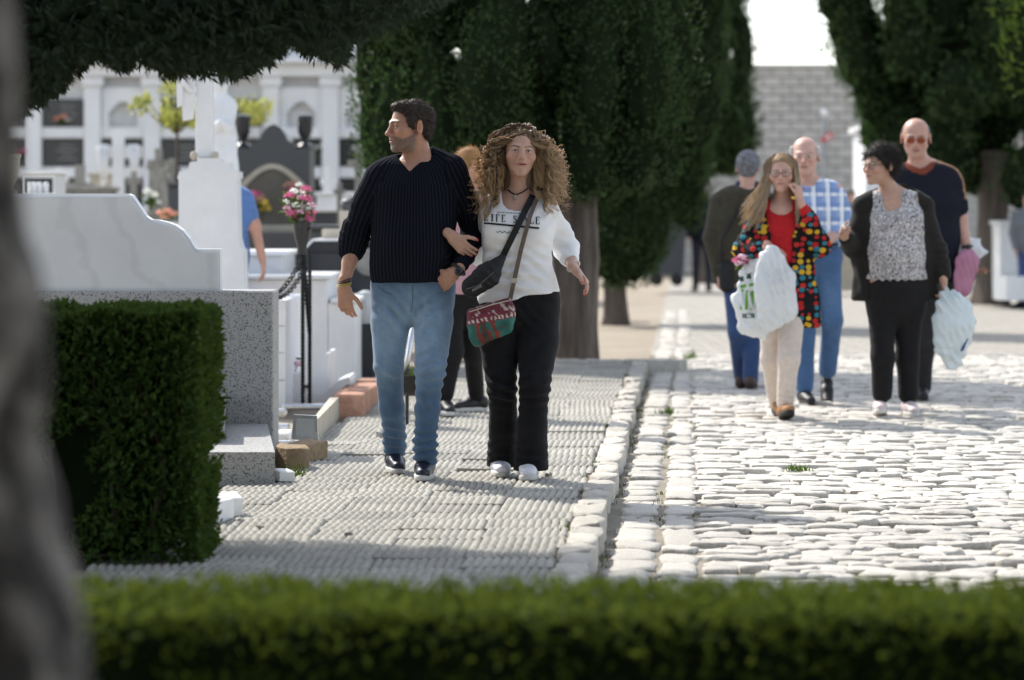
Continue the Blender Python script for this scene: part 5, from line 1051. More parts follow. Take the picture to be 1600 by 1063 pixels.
for i, (z_, c_) in enumerate(((437, (.10, .03, .05)), (440.5, (.02, .02, .02)), (443.5, (.50, .38, .08)), (446, (.55, .42, .12)))): p.ring('bracelet', J(538.5-(z_-437)*.12, z_, -.01), (-.2, -.1, 1), .0375, .0035, M('bracelet %d' % i, c_, rough=.5, bump=0), flat=.85)
p.ring('watch_strap', J(716, 421, -.13), (-.6, -.2, -.7), .036, .009, m_iron); MB().lathe(J(717, 425, -.172), [(.006, -.006), (.02, -.006), (.021, .0), (.018, .006), (.0, .006)], 18, 'y').build('watch_face', m_black, p.t, True)
# ------------------------------------------------ woman in the white sweatshirt
p = Fig('person in white printed sweatshirt and black flared trousers, linking arms', 808, 749, 14.05, h=.0095, hf=.0036, skin=(.50, .30, .22), seed=23); J = p.J; WOM = p
p.make_head(813, 239, .236, yaw=5, pitch=-3, roll=3, dy=-.03, neck=J(809, 306, .03), sex='f', slit=.0023, width=1.0, jaw=.88, nose=.96)
tor = [(810, 306, 26, .06, .03), (812, 322, 46, .085, .02), (810, 352, 52, .115, .0), (808, 380, 50, .112, .0), (808, 415, 49, .108, .0), (810, 448, 56, .118, .01), (811, 478, 60, .125, .02)]
p.body += p.trunk(tor, dr=-.012)
armR = [(855, 332, .03, .050), (872, 365, .13, .044), (884, 390, .17, .040), (891, 406, .06, .034), (897, 420, -.03, .025)]; armL = [(768, 332, .05, .050), (756, 375, .16, .043), (750, 398, .20, .038), (726, 383, .12, .032), (707, 366, -.02, .025)]
p.body += p.chain(armR, -.002, k=.015)+p.chain(armL, -.004, k=.015)
p.hand(J(899, 422, -.045), (.58, -.35, -.62), (-.72, -.05, -.62), curl=(.42, .5, .55, .6), thumb=-1 if np.cross((.58, -.35, -.62), (-.72, -.05, -.62))[1] > 0 else 1, size=.93, nails=True, tcurl=.3)
p.hand(J(706, 370, -.07), (.66, -.12, -.62), (.25, .95, .1), curl=(.30, .35, .40, .42), thumb=1 if np.cross((.66, -.12, -.62), (.25, .95, .1))[2] > 0 else -1, size=.93, nails=True, tcurl=.2)
p.body += p.chain([(783, 476, .02, .095), (779, 530, .0, .085), (784, 605, -.04, .062), (787, 665, .05, .055), (785, 728, .16, .04)], -.012)+p.chain([(842, 476, .02, .10), (839, 532, -.02, .09), (836, 602, -.12, .064), (832, 665, -.09, .056), (829, 736, -.03, .04)], -.012)
WOM_B = p.finish(brow=(.05, .03, .022), lip=(.46, .13, .13))
ops = p.trunk(tor[1:6]+[(811, 462, 62, .130, .015)], k=.05)+p.chain([(855, 331, .03, .060), (872, 365, .13, .060), (884, 389, .17, .060), (889, 403, .07, .050)], k=.03)+p.chain([(768, 331, .05, .060), (756, 375, .16, .058), (750, 398, .20, .052), (726, 383, .12, .046)], k=.03)
ops += [('u', cap(J(775, 318, .03), J(800, 308, .04), .045, .05), .05), ('u', cap(J(850, 318, .03), J(822, 308, .04), .045, .05), .05), ('u', ell(J(786, 362, -.075), (.062, .055, .06)), .05), ('u', ell(J(833, 362, -.075), (.062, .055, .06)), .05), ('u', cap(J(889, 402, .075), J(890, 406, .06), .043, .041), .005)]
ops += [('u', ecap(J(811, 460, .015), J(811, 466, .015), (.190, .126), (.186, .122), (1, 0, 0)), .006), ('s', cap(J(809, 318, -.02), J(809, 270, .01), .078, .080, ((0, 1, 0), 1.15)), .012), ('s', ell(J(808, 300, -.10), (.082, .10, .048)), .012)]
fw = [(J(808, 440, -.1), (.2, 0, 1), .16, .009, .06), (J(850, 420, -.1), (.6, 0, 1), .10, .010, .05), (J(770, 420, -.1), (-.6, 0, 1), .1, .010, .05), (J(882, 380, .1), (.4, 0, 1), .09, .012, .045), (J(845, 345, -.05), (-.7, 0, .7), .08, .004, .045), (J(808, 395, -.1), (.2, 0, 1), .09, .004, .05)]
m_swt = M('white sweatshirt', (.80, .80, .80), (.74, .74, .75), rough=.9, scale=12, bump=.15, bscale=200, sheen=.2, spec=.15)
_hm = J(809, 466)
WOM_SW = p.cloth('sweatshirt', ops, m_swt, .008, fw, (lambda X, Y, Z: (_hm[2]+.15*(X-_hm[0])-Z)+0*Y,), base=.003, bsc=11)
ops = p.chain([(783, 470, .02, .100), (779, 530, .0, .092), (784, 605, -.04, .070), (787, 665, .05, .070), (785, 728, .16, .082)], k=.02)+p.chain([(842, 470, .02, .106), (839, 532, -.02, .097), (836, 602, -.12, .072), (832, 665, -.09, .070), (829, 738, -.03, .084)], k=.02)+p.trunk([(811, 452, 56, .118, .015), (811, 485, 60, .125, .02)], k=.02)
m_blkjean = cloth_mat('black denim', (.012, .012, .014), (.006, .006, .008), scale=20, bump=.3, sheen=.03)
_fl = J(829, 741, -.03)[2]
p.cloth('trousers', ops, m_blkjean, .0095, [(J(784, 608, -.1), (.3, 0, 1), .10, .014, .05), (J(836, 605, -.15), (-.3, 0, 1), .10, .014, .05), (J(812, 500, -.1), (.7, 0, .6), .10, .005, .05), (J(786, 705, .1), (.1, 0, 1), .08, .007, .05), (J(830, 715, -.1), (.1, 0, 1), .08, .007, .05)], (lambda X, Y, Z: .035-Z+0*X,), base=.0025, bsc=12)
p.shoe(781, HY+F*CH/14.21, .16, 4, L_=.25, w_=.046, m=m_shoe_w, sole=m_sole_w, laces=m_sole_w); p.shoe(827, HY+F*CH/14.03, -.02, -4, L_=.25, w_=.046, m=m_shoe_w, sole=m_sole_w, laces=m_sole_w)
bv = bvh_of(WOM_SW, WOM_B)
# printed lettering
m_ink = M('black print', (.02, .02, .024), rough=.8, bump=0); m_inkg = M('grey print', (.25, .25, .26), rough=.8, bump=0)
LET = {'L': [((.12, 0), (.12, 1), .2), ((.0, 0), (.85, 0), .09), ((.82, 0), (.82, .25), .08), ((0, 1), (.3, 1), .08)], 'I': [((.5, 0), (.5, 1), .22), ((.25, 0), (.75, 0), .08), ((.25, 1), (.75, 1), .08)], 'F': [((.15, 0), (.15, 1), .2), ((.0, 1), (.85, 1), .09), ((.15, .52), (.6, .52), .08), ((.82, 1), (.82, .76), .08), ((0, 0), (.35, 0), .08)],
       'E': [((.15, 0), (.15, 1), .2), ((.0, 1), (.82, 1), .09), ((.0, 0), (.85, 0), .09), ((.15, .52), (.6, .52), .08), ((.82, 0), (.82, .24), .08), ((.8, 1), (.8, .78), .08)], 'T': [((.5, 0), (.5, 1), .2), ((0, 1), (1, 1), .09), ((.03, 1), (.03, .76), .08), ((.97, 1), (.97, .76), .08), ((.3, 0), (.7, 0), .08)], 'Y': [((.5, 0), (.5, .5), .2), ((.5, .48), (.08, 1), .17), ((.5, .48), (.92, 1), .1), ((.3, 0), (.7, 0), .08)],
       'S': [((.80, .80), (.62, .97), .11), ((.62, .97), (.35, .97), .12), ((.35, .97), (.15, .80), .15), ((.15, .80), (.25, .60), .17), ((.25, .60), (.68, .42), .19), ((.68, .42), (.84, .22), .17), ((.84, .22), (.62, .03), .13), ((.62, .03), (.35, .03), .12), ((.35, .03), (.14, .20), .11)]}
def text_quads(txt, x0, x1, y0, slope, h_):
    out = []; n = len(txt); cw = (x1-x0)/n
    for i, ch in enumerate(txt):
        if ch == ' ': continue
        xx = x0+i*cw; w__ = cw*.72
        for a, b, th in LET[ch]:
            pa = np.array((xx+a[0]*w__, y0+slope*(xx-x0)-a[1]*h_)); pb_ = np.array((xx+b[0]*w__, y0+slope*(xx-x0)-b[1]*h_)); d = nv(pb_-pa); nn = np.array((-d[1], d[0]))*th*h_*.42; pa = pa-d*.3; pb_ = pb_+d*.3; out.append((pa-nn, pb_-nn, pb_+nn, pa+nn))
    return out
for i_, ch_ in enumerate('LIFE STYLE'):
    if ch_ != ' ': surf_poly('printed_letter', bv, text_quads(' '*i_+ch_+' '*(9-i_), 757.5, 846, 345.5, .062, 10.5), m_ink, WOM_SW, .0035, 3)
surf_poly('chest_stripe', bv, [((757, 347.6), (842, 355.4), (842, 358.4), (757, 350.4))], m_ink, WOM_SW, .0035, 24)
surf_poly('small_lettering', bv, [((777+i*4.1, 331.5+i*.2), (779.8+i*4.1, 331.7+i*.2), (779.8+i*4.1, 333.2+i*.2), (777+i*4.1, 333+i*.2)) for i in range(11)], m_inkg, WOM_SW, .0035, 1)
sq = [(776+i*2.2, 361.5+1.7*math.sin(i*1.9)+i*.18) for i in range(17)]; surf_poly('script_lettering', bv, [((a[0], a[1]), (b[0], b[1]), (b[0], b[1]+1.1), (a[0], a[1]+1.1)) for a, b in zip(sq[:-1], sq[1:])], m_ink, WOM_SW, .0035, 1)
cord = [hit(bv, x, y, .004) for x, y in ((790, 291), (794, 297), (800, 302), (806, 305), (812, 303), (819, 299), (824, 295))]; cord = [c for c in cord if c]
MB().tube(cord, .0032, 6).build('necklace_cord', m_lace, p.t, True); c_ = hit(bv, 805, 309, .006); MB().lathe(c_, [(.002, .012), (.006, .009), (.0085, 0), (.006, -.011), (.001, -.014)], 12).build('pendant', m_stone, p.t, True)
mbp = MB(); c_ = J(896, 416, -.015); a_ = nv((.5, -.6, -.6)); u_ = nv(np.cross(a_, (0, 0, 1))); v_ = np.cross(a_, u_)
for i in range(18): q_ = c_+(u_*math.cos(i*6.283/18)+v_*math.sin(i*6.283/18))*.0325; mbp.lathe(q_, [(0, -.0055), (.0045, -.003), (.0055, 0), (.0045, .003), (0, .0055)], 8)
mbp.build('pearl_bracelet', M('pearl', (.75, .72, .66), rough=.25, bump=0), p.t, True)
# curly hair: thousands of curl turns over an inner mass
c, R, S = p.head; hc = np.array(c); rg = np.random.default_rng(77)
def env(z): return np.interp(z, [-.42, -.34, -.25, -.18, -.10, -.02, .05, .10, .14, .165], [.19, .215, .220, .216, .210, .196, .174, .150, .116, .06])
def make_curls(n, seed, rad, umin, length=(.36, .16), helix=1.0, per=9, m_=38):
    """curls gathered in locks: strands of one lock share path, turns and phase"""
    rg = np.random.default_rng(seed); k = max(n//per, 1); rep = lambda v: np.repeat(v, per, 0); n = k*per; t = np.linspace(0, 1, m_)[None, :]; jit = lambda s_: rg.normal(size=(n, 1))*s_
    a0 = rep(rg.uniform(-math.pi, math.pi, (k, 1)))+jit(.05); el = np.arcsin(np.clip(rep(rg.uniform(-.15, 1, (k, 1)))+jit(.03), -.2, 1))
    z0 = .03+.110*np.sin(el); r0 = .087*np.cos(el)+.004; u = np.clip(rep(rg.uniform(umin, 1, (k, 1))**.6)+jit(.03), .2, 1.04); z1 = -.02-rep(rg.uniform(.08, length[0], (k, 1))); z1 = np.where(rep(rg.random((k, 1))) < .25, z1*.55, z1)+jit(.012)
    zz = z0+(z1-z0)*t**1.15+.022*u*np.sin(np.clip(t*3.0, 0, 1)*math.pi)*np.sin(np.maximum(el, 0)); sm = np.clip(t*2.3, 0, 1); sm = sm*sm*(3-2*sm); rr = r0*(1-sm)+env(zz)*u*sm
    push = np.sign(a0)*np.maximum(.98-np.abs(a0), 0)*np.clip((.078-zz)/.05, 0, 1); a = a0+push+rep(rg.normal(size=(k, 1)))*.12*t
    ph = rep(rg.uniform(0, 6.28, (k, 1)))+jit(.35); L_ = (z0-z1); turns = L_/rep(rg.uniform(.046, .075, (k, 1))); hr = helix*rep(rg.uniform(.008, .0165, (k, 1)))*np.clip(t*5, .1, 1)
    rx = rr+hr*np.cos(ph+6.283*turns*t); zo = hr*np.sin(ph+6.283*turns*t)*1.0; tang = hr*np.sin(ph+1.2+6.283*turns*t)
    return np.stack([hc[0]+np.sin(a)*rx+np.cos(a)*tang, hc[1]+.025-np.cos(a)*rx*.74+np.sin(a)*tang, hc[2]+zz+zo], 2), t
Ph, t = make_curls(720, 78, .0026, .30, (.36, 0))
V, Q = tubes_np(Ph, .0029); tt = np.repeat(np.broadcast_to(t, Ph.shape[:2]).reshape(-1), 3); tone = np.repeat(np.repeat(rg.normal(size=len(Ph)//9), 9*38), 3)
root, tip = np.array((.13, .078, .042)), np.array((.62, .43, .24)); f = np.clip(tt*1.15+.14*tone, 0, 1)[:, None]; cc = root*(1-f)+tip*f
fly, t2 = make_curls(130, 79, .001, .97, (.30, 0), 1.6, per=1); fly[:, :, 0] = hc[0]+(fly[:, :, 0]-hc[0])*1.07; V2, Q2 = tubes_np(fly, .0011); c2 = np.tile(tip*1.15, (len(V2), 1))
# inner mass
p.hair_cap([(-.13, .084), (-.075, .080), (-.055, .055), (-.035, .0), (-.01, -.05), (.13, -.10)], thick=.003, color=(.12, .075, .04), fuzz=1500, flen=.02, name='hair_roots')
Pt, tq = make_curls(420, 81, .002, .45, (.11, 0), 1.1, per=5, m_=24); Pt[:, :, 2] += .004
Vt, Qt = tubes_np(Pt, .0026); ft = np.clip(np.repeat(np.broadcast_to(tq, Pt.shape[:2]).reshape(-1), 3)*1.0, 0, 1)[:, None]; Q = np.concatenate([Q, Qt+len(V)]); V = np.concatenate([V, Vt]); cc = np.concatenate([cc, root*1.3*(1-ft)+tip*.9*ft])
Vm, Qm = sdf_mesh([('u', cap(hc+np.array((0, .07, 0)), hc+np.array((0, .09, -.20)), .09, .075, ((1, 0, 0), 1.7)), .05)], .012)
me = npmesh('hair', np.concatenate([V, V2, Vm]), np.concatenate([Q, Q2+len(V), Qm+len(V)+len(V2)]), True); colattr(me, np.clip(np.concatenate([cc, c2, np.tile(root*1.1, (len(Vm), 1))]), .01, 1)); link('hair', me, attr_mat('curl hair', .30, 0, 0, 1, .9, trans=.35), p.t)
# bags across the body
m_blkbag = M('black nylon', (.012, .012, .013), (.007, .007, .008), rough=.6, scale=20, bump=.3, bscale=120); m_brstrap = M('taupe strap', (.15, .115, .09), (.10, .075, .06), rough=.7, bump=.3, bscale=200)
bg_ = thing('crossbody_bag', 'black nylon sling bag worn across the white sweatshirt', 'bag', tuple(J(757, 465, -.16)))
V, Q = sdf_mesh([('u', cap(J(784, 404, -.15), J(762, 430, -.17), .022, .056, ((0, 1, 0), .6)), .03), ('u', cap(J(762, 430, -.17), J(738, 449, -.17), .056, .050, ((0, 1, 0), .6)), .03)], .007); V = folds(V, Q, [(J(760, 432, -.2), (.6, 0, .8), .08, .004, .04)], 5, .002, 20); link('bag_body', npmesh('bag_body', V, Q, True), m_blkbag, bg_)
ribbon('strap', bv, [(833, 305), (824, 322), (808, 355), (784, 404)], .030, m_blkbag, bg_, .012); MB().tube([J(729, 452, -.21), J(748, 446, -.218), J(772, 425, -.205)], .0025, 5).build('zip', m_dkgrey, bg_)
surf_poly('bag_mark', bvh_of(bg_.children[0]), [((738+i*3, 452-i*1.6), (740+i*3, 451-i*1.6), (740+i*3, 455-i*1.6), (738+i*3, 456-i*1.6)) for i in range(5)], m_inkg, bg_, .002, 1)
pg = thing('patchwork_bag', 'small maroon and green patchwork shoulder bag hanging on a taupe strap', 'bag', tuple(J(765, 540, -.18)))
A_, B_, C_, D_ = [J(x, y, -.19) for x, y in ((734, 490), (796, 472), (797, 512), (742, 534))]
V, Q = sdf_mesh([('u', cap(A_*(1-f_)+D_*f_+np.array((.01, 0, 0)), B_*(1-f_)+C_*f_-np.array((.01, 0, 0)), .022+.012*math.sin(f_*3.1), .022+.012*math.sin(f_*3.1)), .02) for f_ in (0, .2, .4, .6, .8, 1)], .006); V = folds(V, Q, [], 6, .003, 30)
def patch(V):
    q = V-A_; u = q @ nv(B_-A_)/np.linalg.norm(B_-A_); v = q @ nv(D_-A_)/np.linalg.norm(D_-A_); col = np.tile((.16, .025, .04), (len(V), 1)); u2 = u+.1*wav(V, 3, 40)
    col[(v > .40)] = (.02, .13, .11); st = (v > .40) & (np.sin(u2*17) > .1) & (u < .72); col[st] = (.22, .03, .02); st2 = (v > .4) & (u > .15) & (u < .3); col[st2] = (.07, .045, .035); w2 = (np.abs(v-.30) < .06) & (np.sin(u*60+wav(V, 4, 90)) > .2); col[w2] = (.55, .5, .45); w3 = (v < .2) & (wav(V, 8, 120) > .75); col[w3] = (.5, .42, .4); return col*(1+.2*wav(V, 9, 70))[:, None]
me = npmesh('bag_body', V, Q, True); colattr(me, np.clip(patch(V), .005, 1)); link('bag_body', me, attr_mat('patchwork leather', .5, 0, .3, 120), pg)
ribbon('strap', bv, [(838, 312), (828, 338), (814, 390), (803, 440), (797, 468)], .021, m_brstrap, pg, .020); MB().box(J(803, 437)[0]-.017, J(803, 437)[0]+.017, 13.835, 13.845, J(803, 437)[2]-.012, J(803, 437)[2]+.01, .003).build('buckle', m_sand, pg); MB().tube([J(797, 466, -.2), J(796, 474, -.2)], .004, 6).build('clip', m_chrome, pg); MB().tube([A_+np.array((0, -.025, .008)), (A_+B_)/2+np.array((0, -.03, .012)), B_+np.array((0, -.025, .008))], .003, 5).build('zip', m_sand, pg)
# ------------------------------------------------ the group on the road (ground at ZR)
def gy(D, z=ZR): return HY+F*(CH-z)/D                      # photo row of the ground at distance D
def voronoi_cloth(name, gap, cols, scale, rough=.9):
    m = bpy.data.materials.new(name); m.use_nodes = True; N = m.node_tree.nodes; L = m.node_tree.links; b = N['Principled BSDF']; b.inputs['Roughness'].default_value = rough; b.inputs['Specular IOR Level'].default_value = .15
    tc = N.new('ShaderNodeTexCoord'); mp = N.new('ShaderNodeMapping'); mp.inputs['Scale'].default_value = (1, .7, 1.25); L.new(tc.outputs['Object'], mp.inputs[0]); v = N.new('ShaderNodeTexVoronoi'); v.inputs['Scale'].default_value = scale; v.inputs['Randomness'].default_value = .5; L.new(mp.outputs[0], v.inputs['Vector'])
    se = N.new('ShaderNodeSeparateColor'); L.new(v.outputs['Color'], se.inputs[0]); cr = N.new('ShaderNodeValToRGB'); cr.color_ramp.interpolation = 'CONSTANT'; e = cr.color_ramp.elements; e[0].color = (*cols[0], 1); e[1].position = 1/len(cols); e[1].color = (*cols[1], 1)
    for i in range(2, len(cols)): x = e.new(i/len(cols)); x.color = (*cols[i], 1)
    L.new(se.outputs[0], cr.inputs[0]); th = N.new('ShaderNodeMath'); th.operation = 'GREATER_THAN'; th.inputs[1].default_value = gap; L.new(v.outputs['Distance'], th.inputs[0]); mx = N.new('ShaderNodeMix'); mx.data_type = 'RGBA'; mx.inputs['B'].default_value = (.010, .009, .010, 1); L.new(th.outputs[0], mx.inputs['Factor']); L.new(cr.outputs[0], mx.inputs['A']); L.new(mx.outputs['Result'], b.inputs['Base Color'])
    bp = N.new('ShaderNodeBump'); bp.inputs['Strength'].default_value = .5; bp.inputs['Distance'].default_value = .01; bp.invert = True; L.new(v.outputs['Distance'], bp.inputs['Height']); L.new(bp.outputs['Normal'], b.inputs['Normal']); return m
m_plastic = M('white plastic bag', (.82, .84, .85), (.72, .75, .77), rough=.35, scale=5, bump=.5, bscale=22, trans=((.8, .82, .84), .3)); m_plastic2 = M('pale blue plastic bag', (.80, .84, .85), (.70, .76, .78), rough=.35, scale=5, bump=.5, bscale=22, trans=((.7, .8, .82), .3))
m_blksoft = cloth_mat('black soft cloth', (.014, .013, .014), (.008, .008, .009), sheen=.04); m_dktrs = cloth_mat('charcoal trouser', (.030, .028, .028), (.02, .019, .019), sheen=.04)
# --- blonde woman with the crochet cardigan
p = Fig('person in crocheted multicolour cardigan and red top, hand raised to the ear', 1220, 655, 19.1, ZR, .012, .0062, (.52, .31, .24), 31); J = p.J; G = gy(19.1)
p.make_head(1221, 271, .245, yaw=-8, pitch=3, dy=-.02, neck=J(1221, 322, .03), sex='f', slit=.003, jaw=.9)
tor = [(1221, 318, 18, .06, .03), (1221, 330, 36, .085, .02), (1221, 365, 40, .11, 0), (1221, 400, 38, .11, 0), (1221, 440, 40, .115, .01), (1221, 480, 42, .12, .02)]
p.body += p.trunk(tor, -.012)+p.chain([(1258, 338, .02, .045), (1276, 385, -.04, .042), (1252, 318, -.16, .028)])+p.chain([(1185, 338, .02, .045), (1168, 392, .0, .042), (1200, 388, -.20, .028)])
p.hand(J(1250, 312, -.16), (-.12, .1, 1), (-.75, .55, 0), curl=(.75, .8, .85, .9), thumb=1, size=.95); p.hand(J(1203, 386, -.21), (.55, -.2, -.65), (-.2, .8, -.5), curl=(.8, .85, .9, .95), thumb=1, size=.95)
p.body += p.chain([(1207, 482, .02, .09), (1205, 560, .08, .06), (1213, 625, .33, .045)], -.01)+p.chain([(1237, 482, .02, .09), (1233, 560, -.12, .06), (1226, 632, -.06, .045)], -.01)
p.finish(lip=(.45, .16, .14), brow=(.12, .08, .05))
m_red = cloth_mat('red knit', (.52, .018, .022), (.42, .012, .016), sheen=.1, bump=.4); m_cream = cloth_mat('cream trouser', (.66, .58, .52), (.58, .50, .44), sheen=.1)
p.cloth('red_top', p.trunk(tor[1:5], .003)+p.chain([(1276, 384, -.06, .045), (1256, 326, -.15, .037)])+[('s', cap(J(1221, 320, -.06), J(1221, 290, .0), .062, .070, ((1, 0, 0), 1.15)), .01)], m_red, fold=[(J(1221, 390, -.1), (.3, 0, 1), .15, .006, .06)])
p.cloth('trousers', p.chain([(1207, 476, .02, .094), (1205, 560, .08, .068), (1213, 628, .33, .055)])+p.chain([(1237, 476, .02, .094), (1233, 560, -.12, .070), (1227, 628, -.07, .057)]), m_cream, fold=[(J(1233, 560, -.15), (0, 0, 1), .1, .006, .05), (J(1228, 610, -.1), (.2, 0, 1), .09, .006, .04)])
m_croch = voronoi_cloth('granny square crochet', .47, [(.38, .02, .022), (.55, .33, .03), (.38, .02, .022), (.03, .16, .21), (.55, .33, .03), (.03, .16, .21), (.44, .03, .025)], 21)
cd = p.trunk([(1221, 328, 40, .10, .02), (1221, 365, 46, .130, .0), (1221, 420, 48, .135, .0), (1224, 470, 52, .135, .02), (1228, 508, 55, .125, .04)])+p.chain([(1258, 338, .02, .062), (1279, 383, -.04, .078), (1264, 346, -.13, .062)])+p.chain([(1185, 338, .02, .062), (1164, 392, .0, .080), (1185, 392, -.14, .066)])
_y0 = 19.1
def open_front(X, Y, Z):
    c = J(1218, 400); w_ = np.clip(.055+.16*(Z-c[2]), .02, .09); return -np.maximum(np.abs(X-c[0]-.005)-w_, Y-(_y0-.035))+0*Z
p.cloth('cardigan', cd+[('s', cap(J(1221, 328, -.02), J(1221, 280, .0), .085, .088), .01)], m_croch, fold=[(J(1272, 378, -.08), (.5, 0, 1), .12, .010, .06), (J(1168, 392, -.05), (.5, 0, 1), .12, .010, .06)], cuts=(open_front, lambda X, Y, Z: J(1228, 512)[2]-Z+0*X), base=.006)
p.hair_cap([(-.13, .088), (-.08, .084), (-.06, .06), (-.035, .0), (-.02, -.05), (.13, -.10)], thick=.006, color=(.30, .20, .11), fuzz=800, flen=.02)
c, R, S = p.head; hc = np.array(c); rg = np.random.default_rng(5); n = 420; t = np.linspace(0, 1, 18)[None, :]; sd_ = np.where(rg.random((n, 1)) < .60, -1, 1); ao = rg.uniform(.05, 2.6, (n, 1))*sd_
z0 = rg.uniform(.06, .128, (n, 1)); L_ = rg.uniform(.28, .46, (n, 1)); zz = z0-L_*t; rr = np.clip(.10*np.sqrt(np.clip(1-((zz-.03)/.10)**2, .2, 1))*(zz > .03)+(.100+.03*np.clip((.03-zz)/.3, 0, 1))*(zz <= .03), .04, .2)*rg.uniform(.97, 1.12, (n, 1)); a = np.sign(ao)*np.maximum(np.abs(ao), .85*np.clip((.105-zz)/.035, 0, 1))+rg.normal(size=(n, 1))*.05*t
wind = np.where(sd_ < 0, -.13, .0)*np.clip((t-.35)/.65, 0, 1)**1.6*rg.uniform(.2, 1.1, (n, 1)); P = np.stack([hc[0]+np.sin(a)*rr+wind+.004*np.sin(t*14+ao*9), hc[1]+.02-np.cos(a)*rr*.9-.06*np.clip(t-.4, 0, 1)+0*zz, hc[2]+zz], 2)
V, Q = tubes_np(P, .0042); tone = np.repeat(rg.normal(size=n), 18*3)[:, None]; tt = np.tile(np.repeat(t[0], 3), n)[:, None]; me = npmesh('long_hair', V, Q, True); colattr(me, np.clip((np.array((.30, .19, .10))*(1-tt)+np.array((.62, .47, .30))*tt)*(1+.22*tone), .02, 1)); link('long_hair', me, attr_mat('curl hair', .42), p.t)
p.glasses(m_iron)
p.shoe(1226, None or gy(19.04), -.06, 6, L_=.26, m=m_shoe_t, sole=m_sole_k, pitch=-14, high=.03); p.shoe(1214, gy(19.43)-6, .33, 10, L_=.26, m=m_shoe_t, sole=m_sole_k, pitch=16, high=.03)
def carrier(name, label, D, spine, m, flat=.55, seed=3, k=.05, tw=None):
    P = [(np.array(WP(x, y, D)), r) for x, y, r in spine]; t = thing(name, label, 'bag', tuple(P[-1][0]-np.array((0, 0, P[-1][1]))))
    V, Q = sdf_mesh([('u', cap(P[i][0], P[i+1][0], P[i][1], P[i+1][1], ((0, 1, 0), flat)), k) for i in range(len(P)-1)], .009); fo = [(P[i][0], (1, .2, .25+.3*(i % 2)), .12, .015, .045) for i in range(0, len(P)-1)]+[(P[-1][0], (.4, .2, 1), .12, .014, .06), (P[len(P)//2][0]+np.array((.05, -.05, 0)), (.7, 0, .7), .10, .012, .04)]; V = folds(V, Q, fo, seed, .008, 18); o = link('bag_body', npmesh('bag_body', V, Q, True), m, t); return t, o
t1, o1 = carrier('carrier_bag', 'plain white carrier bag hanging from the raised fist over cream trousers', 18.80, [(1206, 386, .018), (1206, 410, .075), (1210, 440, .125), (1212, 478, .135), (1200, 500, .07)], m_plastic, .5, 3)
t2, o2 = carrier('carrier_bag', 'white shopping bag with green print beside the crocheted cardigan', 18.95, [(1198, 392, .02), (1178, 425, .075), (1172, 470, .095), (1176, 505, .085), (1190, 516, .05)], m_plastic, .55, 4)
bv = bvh_of(o2); m_grn = M('green print', (.16, .42, .04), rough=.6, bump=0); m_dgrn = M('dark green print', (.02, .09, .08), rough=.6, bump=0)
for nm, q, mt in (('green_lettering', [((1158, 452), (1162, 452), (1160, 484), (1156, 484)), ((1166, 454), (1169, 454), (1168, 484), (1164, 484)), ((1172, 456), (1178, 454), (1178, 484), (1172, 484)), ((1156, 446), (1178, 442), (1178, 447), (1157, 451))], m_grn), ('dark_lettering', [((1160+4*i, 490), (1163+4*i, 490), (1163+4*i, 497), (1160+4*i, 497)) for i in range(5)], m_dgrn), ('leaf_print', [((1157, 420), (1163, 416), (1166, 424), (1160, 428)), ((1168, 428), (1176, 426), (1174, 436), (1166, 436)), ((1156, 432), (1162, 432), (1162, 440), (1156, 440))], m_dgrn)): surf_poly(nm, bv, q, mt, t2, .003, 3)
bouquet('flower_bunch', 'bright pink flowers poking out of the green printed bag', tuple(WP(1160, 418, 18.95)), [(1152, 408, m_pink, 1), (1160, 404, m_lpink, 1.1), (1166, 408, m_pink, 1), (1156, 413, m_lpink, .9)], 18.93, WP(1162, 424, 18.95), .035, 14, seed=33)
# --- man in plaid shirt
p = Fig('person in blue plaid shirt and jeans stepping out behind the crocheted cardigan', 1272, 628, 20.7, ZR, .0125, .0068, (.56, .34, .27), 41); J = p.J
p.make_head(1258, 245, .272, yaw=-10, pitch=2, dy=0, neck=J(1262, 290, .03), sex='m', slit=.0035, jaw=.95, nose=1.08)
tor = [(1263, 290, 26, .07, .03), (1266, 302, 50, .10, .02), (1270, 335, 46, .115, 0), (1272, 370, 43, .12, 0), (1274, 392, 41, .115, 0)]
p.body += p.trunk(tor, -.01)+p.chain([(1310, 308, .02, .05), (1323, 352, .05, .042), (1296, 374, -.14, .034), (1272, 390, -.26, .027)])+p.chain([(1226, 308, .02, .05), (1218, 360, .05, .042), (1222, 420, -.05, .03)])
p.hand(J(1270, 391, -.27), (-.8, -.3, -.4), (-.2, .6, -.7), curl=(.4, .45, .5, .5), thumb=1); p.body += p.chain([(1256, 395, .02, .09), (1258, 500, -.02, .065), (1257, 600, -.04, .045)], -.01)+p.chain([(1290, 395, .02, .09), (1300, 500, .0, .065), (1292, 580, .22, .045)], -.01)
p.finish(lip=(.40, .18, .16), brow=(.22, .19, .17))
p.hair_cap([(-.13, .2), (-.05, .2), (-.02, .01), (.0, .0), (.03, -.03), (.05, -.06), (.13, -.07)], thick=.015, color=(.62, .61, .59), fuzz=900, flen=.01, bald=lambda x, y, z: (z-.060)-.0*x)
m_plaid = bpy.data.materials.new('blue plaid'); m_plaid.use_nodes = True; N = m_plaid.node_tree.nodes; L = m_plaid.node_tree.links; b = N['Principled BSDF']; tc = N.new('ShaderNodeTexCoord'); se = N.new('ShaderNodeSeparateXYZ'); L.new(tc.outputs['Object'], se.inputs[0]); prev = None
